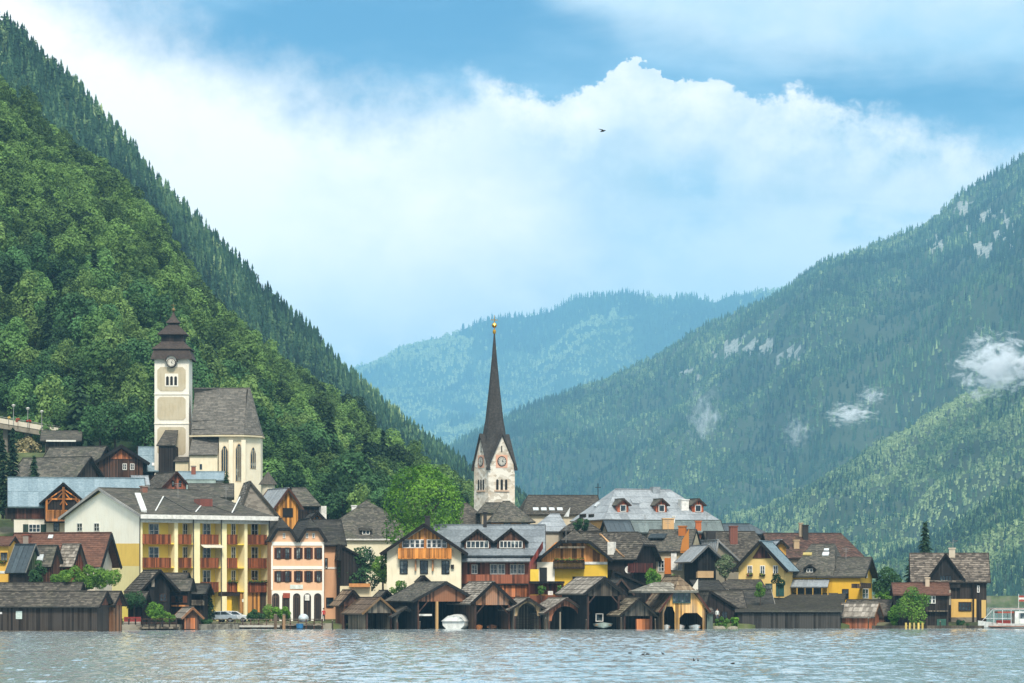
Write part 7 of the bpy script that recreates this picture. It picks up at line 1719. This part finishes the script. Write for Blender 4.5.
    def duckmesh():
        m = MB(); prof = [(-.26, .02, .10), (-.2, .06, .1), (-.1, .105, .09), (.03, .12, .09), (.13, .1, .1), (.19, .05, .13), (.2, .045, .2), (.2, .05, .26), (.21, .03, .31)]; k = 10; b0 = 0
        for x, r, z in prof:
            for j in range(k): a = 6.283*j/k; m.v.append((x, math.cos(a)*r, z+math.sin(a)*r*.8))
        for i in range(len(prof)-1):
            for j in range(k): a = i*k+j; b = i*k+(j+1) % k; m.f.append((a, b, b+k, a+k)); m.r.append(.5)
        m.f += [tuple(range(k)), tuple(range((len(prof)-1)*k, len(prof)*k))[::-1]]; m.r += [.5, .5]; m.prism([(.24, -.02, .26), (.24, .02, .26), (.32, .015, .24), (.32, -.015, .24)], (0, 0, .015)); return m
    dm = duckmesh().build('duck', plain('duck_feathers', '#2c2620', .8)); first = dm
    for i, (a, b) in enumerate(((630, 653.5), (643, 654.8), (647.5, 654.6), (663, 654.4), (694, 661), (698, 661.6), (733, 664))):
        Yd = CZ*F/(b-HY); o = first if i == 0 else first.copy()
        if i: COL.objects.link(o)
        o.location = ((a-512)*Yd/F, Yd, -.02); o.rotation_euler = (0, 0, rng.uniform(0, 6.28)); o.scale = (.62,)*3
        tag(o, 'small dark duck in the loose group in the middle of the lake' if 0 < i < 4 else {0: 'leftmost duck on the lake, ahead of a loose group', 4: 'left duck of a close pair on the open lake', 5: 'right duck of a close pair on the open lake', 6: 'lone duck farthest right and nearest on the lake'}[i], 'duck', 'ducks on the lake')
    # swift
    p = P(603, 131, 260); m = MB()
    m.lathe([(.01, -.42), (.07, -.2), (.1, 0), (.07, .2), (.01, .32)], n=8); b = m.build('bird', plain('bird_feathers', '#15151a', .8)); b.location = p; b.scale = (.7, .7, .7); b.rotation_euler = (R(80), 0, R(60)); tag(b, 'tiny dark bird gliding in front of the big cloud', 'bird')
    for s in (-1, 1):
        m = MB(); pts = [(0, .02, .14), (s*.35, .05, .2), (s*.85, .16, -.12), (s*.36, .04, -.02), (0, .02, -.1)]; m.prism(pts if s > 0 else pts[::-1], (0, .03, 0)); m.build('wing', plain('bird_feathers', '#15151a', .8), b)

def setup():
    cam = bpy.data.cameras.new('Camera'); co = bpy.data.objects.new('Camera', cam); COL.objects.link(co); scn.camera = co
    cam.sensor_width = 36; cam.lens = 36*F/1024; co.location = (0, 0, CZ); co.rotation_euler = (math.pi/2, 0, 0)
    cam.shift_y = (HY-341.5)/1024; cam.clip_start = .5; cam.clip_end = 60000
    v = scn.view_settings; v.view_transform = 'Standard'; v.look = 'None'; v.exposure = EXPO; v.gamma = 1; v.use_curve_mapping = False
    s = bpy.data.lights.new('Sun', 'SUN'); s.energy = SUN; s.angle = R(SUN_ANG); s.color = (1, .93, .82); so = bpy.data.objects.new('Sun', s); COL.objects.link(so)
    el, azm = R(SUN_EL), R(SUN_AZ)   # azimuth from +Y clockwise: where the sun stands
    d = Vector((math.sin(azm)*math.cos(el), math.cos(azm)*math.cos(el), math.sin(el))); so.rotation_euler = d.to_track_quat('Z', 'Y').to_euler(); so.location = d*200
    build_sky(el, azm); c = scn.cycles
    c.max_bounces = 6; c.diffuse_bounces = 3; c.glossy_bounces = 3; c.transmission_bounces = 3; c.volume_bounces = 3; c.transparent_max_bounces = 6; c.use_denoising = True; c.volume_step_rate = 1; c.volume_max_steps = 64
    c.sample_clamp_indirect = 6; c.caustics_reflective = False; c.caustics_refractive = False
SUN = 3.2; SUN_ANG = 13; SUN_EL = 50; SUN_AZ = 172; EXPO = 0.52
import time as _t
_t0 = _t.time()
build_land(); print('land', _t.time()-_t0)
build_mountains(); print('mount', _t.time()-_t0)
left_quarter(); hotel(); pink_house(); brown_cluster(); huts(); centre(); right_quarter(); upper_left(); churches(); print('village', _t.time()-_t0)
lakeside()
mist(1000, 366, 3300, 66, 70, 48, .06, 1, 'large white mist patch clinging to the slope at the right edge')
mist(851, 414, 3600, 40, 50, 20, .04, 2, 'small white mist wisp in the fold of the right mountain')
mist(872, 396, 3900, 28, 40, 20, .02, 3, 'faint mist wisp above the small white one')
mist(705, 422, 5200, 44, 70, 90, .009, 4, 'thin streak of mist on the middle of the right mountain')
mist(797, 432, 4300, 30, 50, 40, .009, 5, 'faintest mist wisp between the streak and the small white one')
build_haze(); setup(); print('all', _t.time()-_t0)
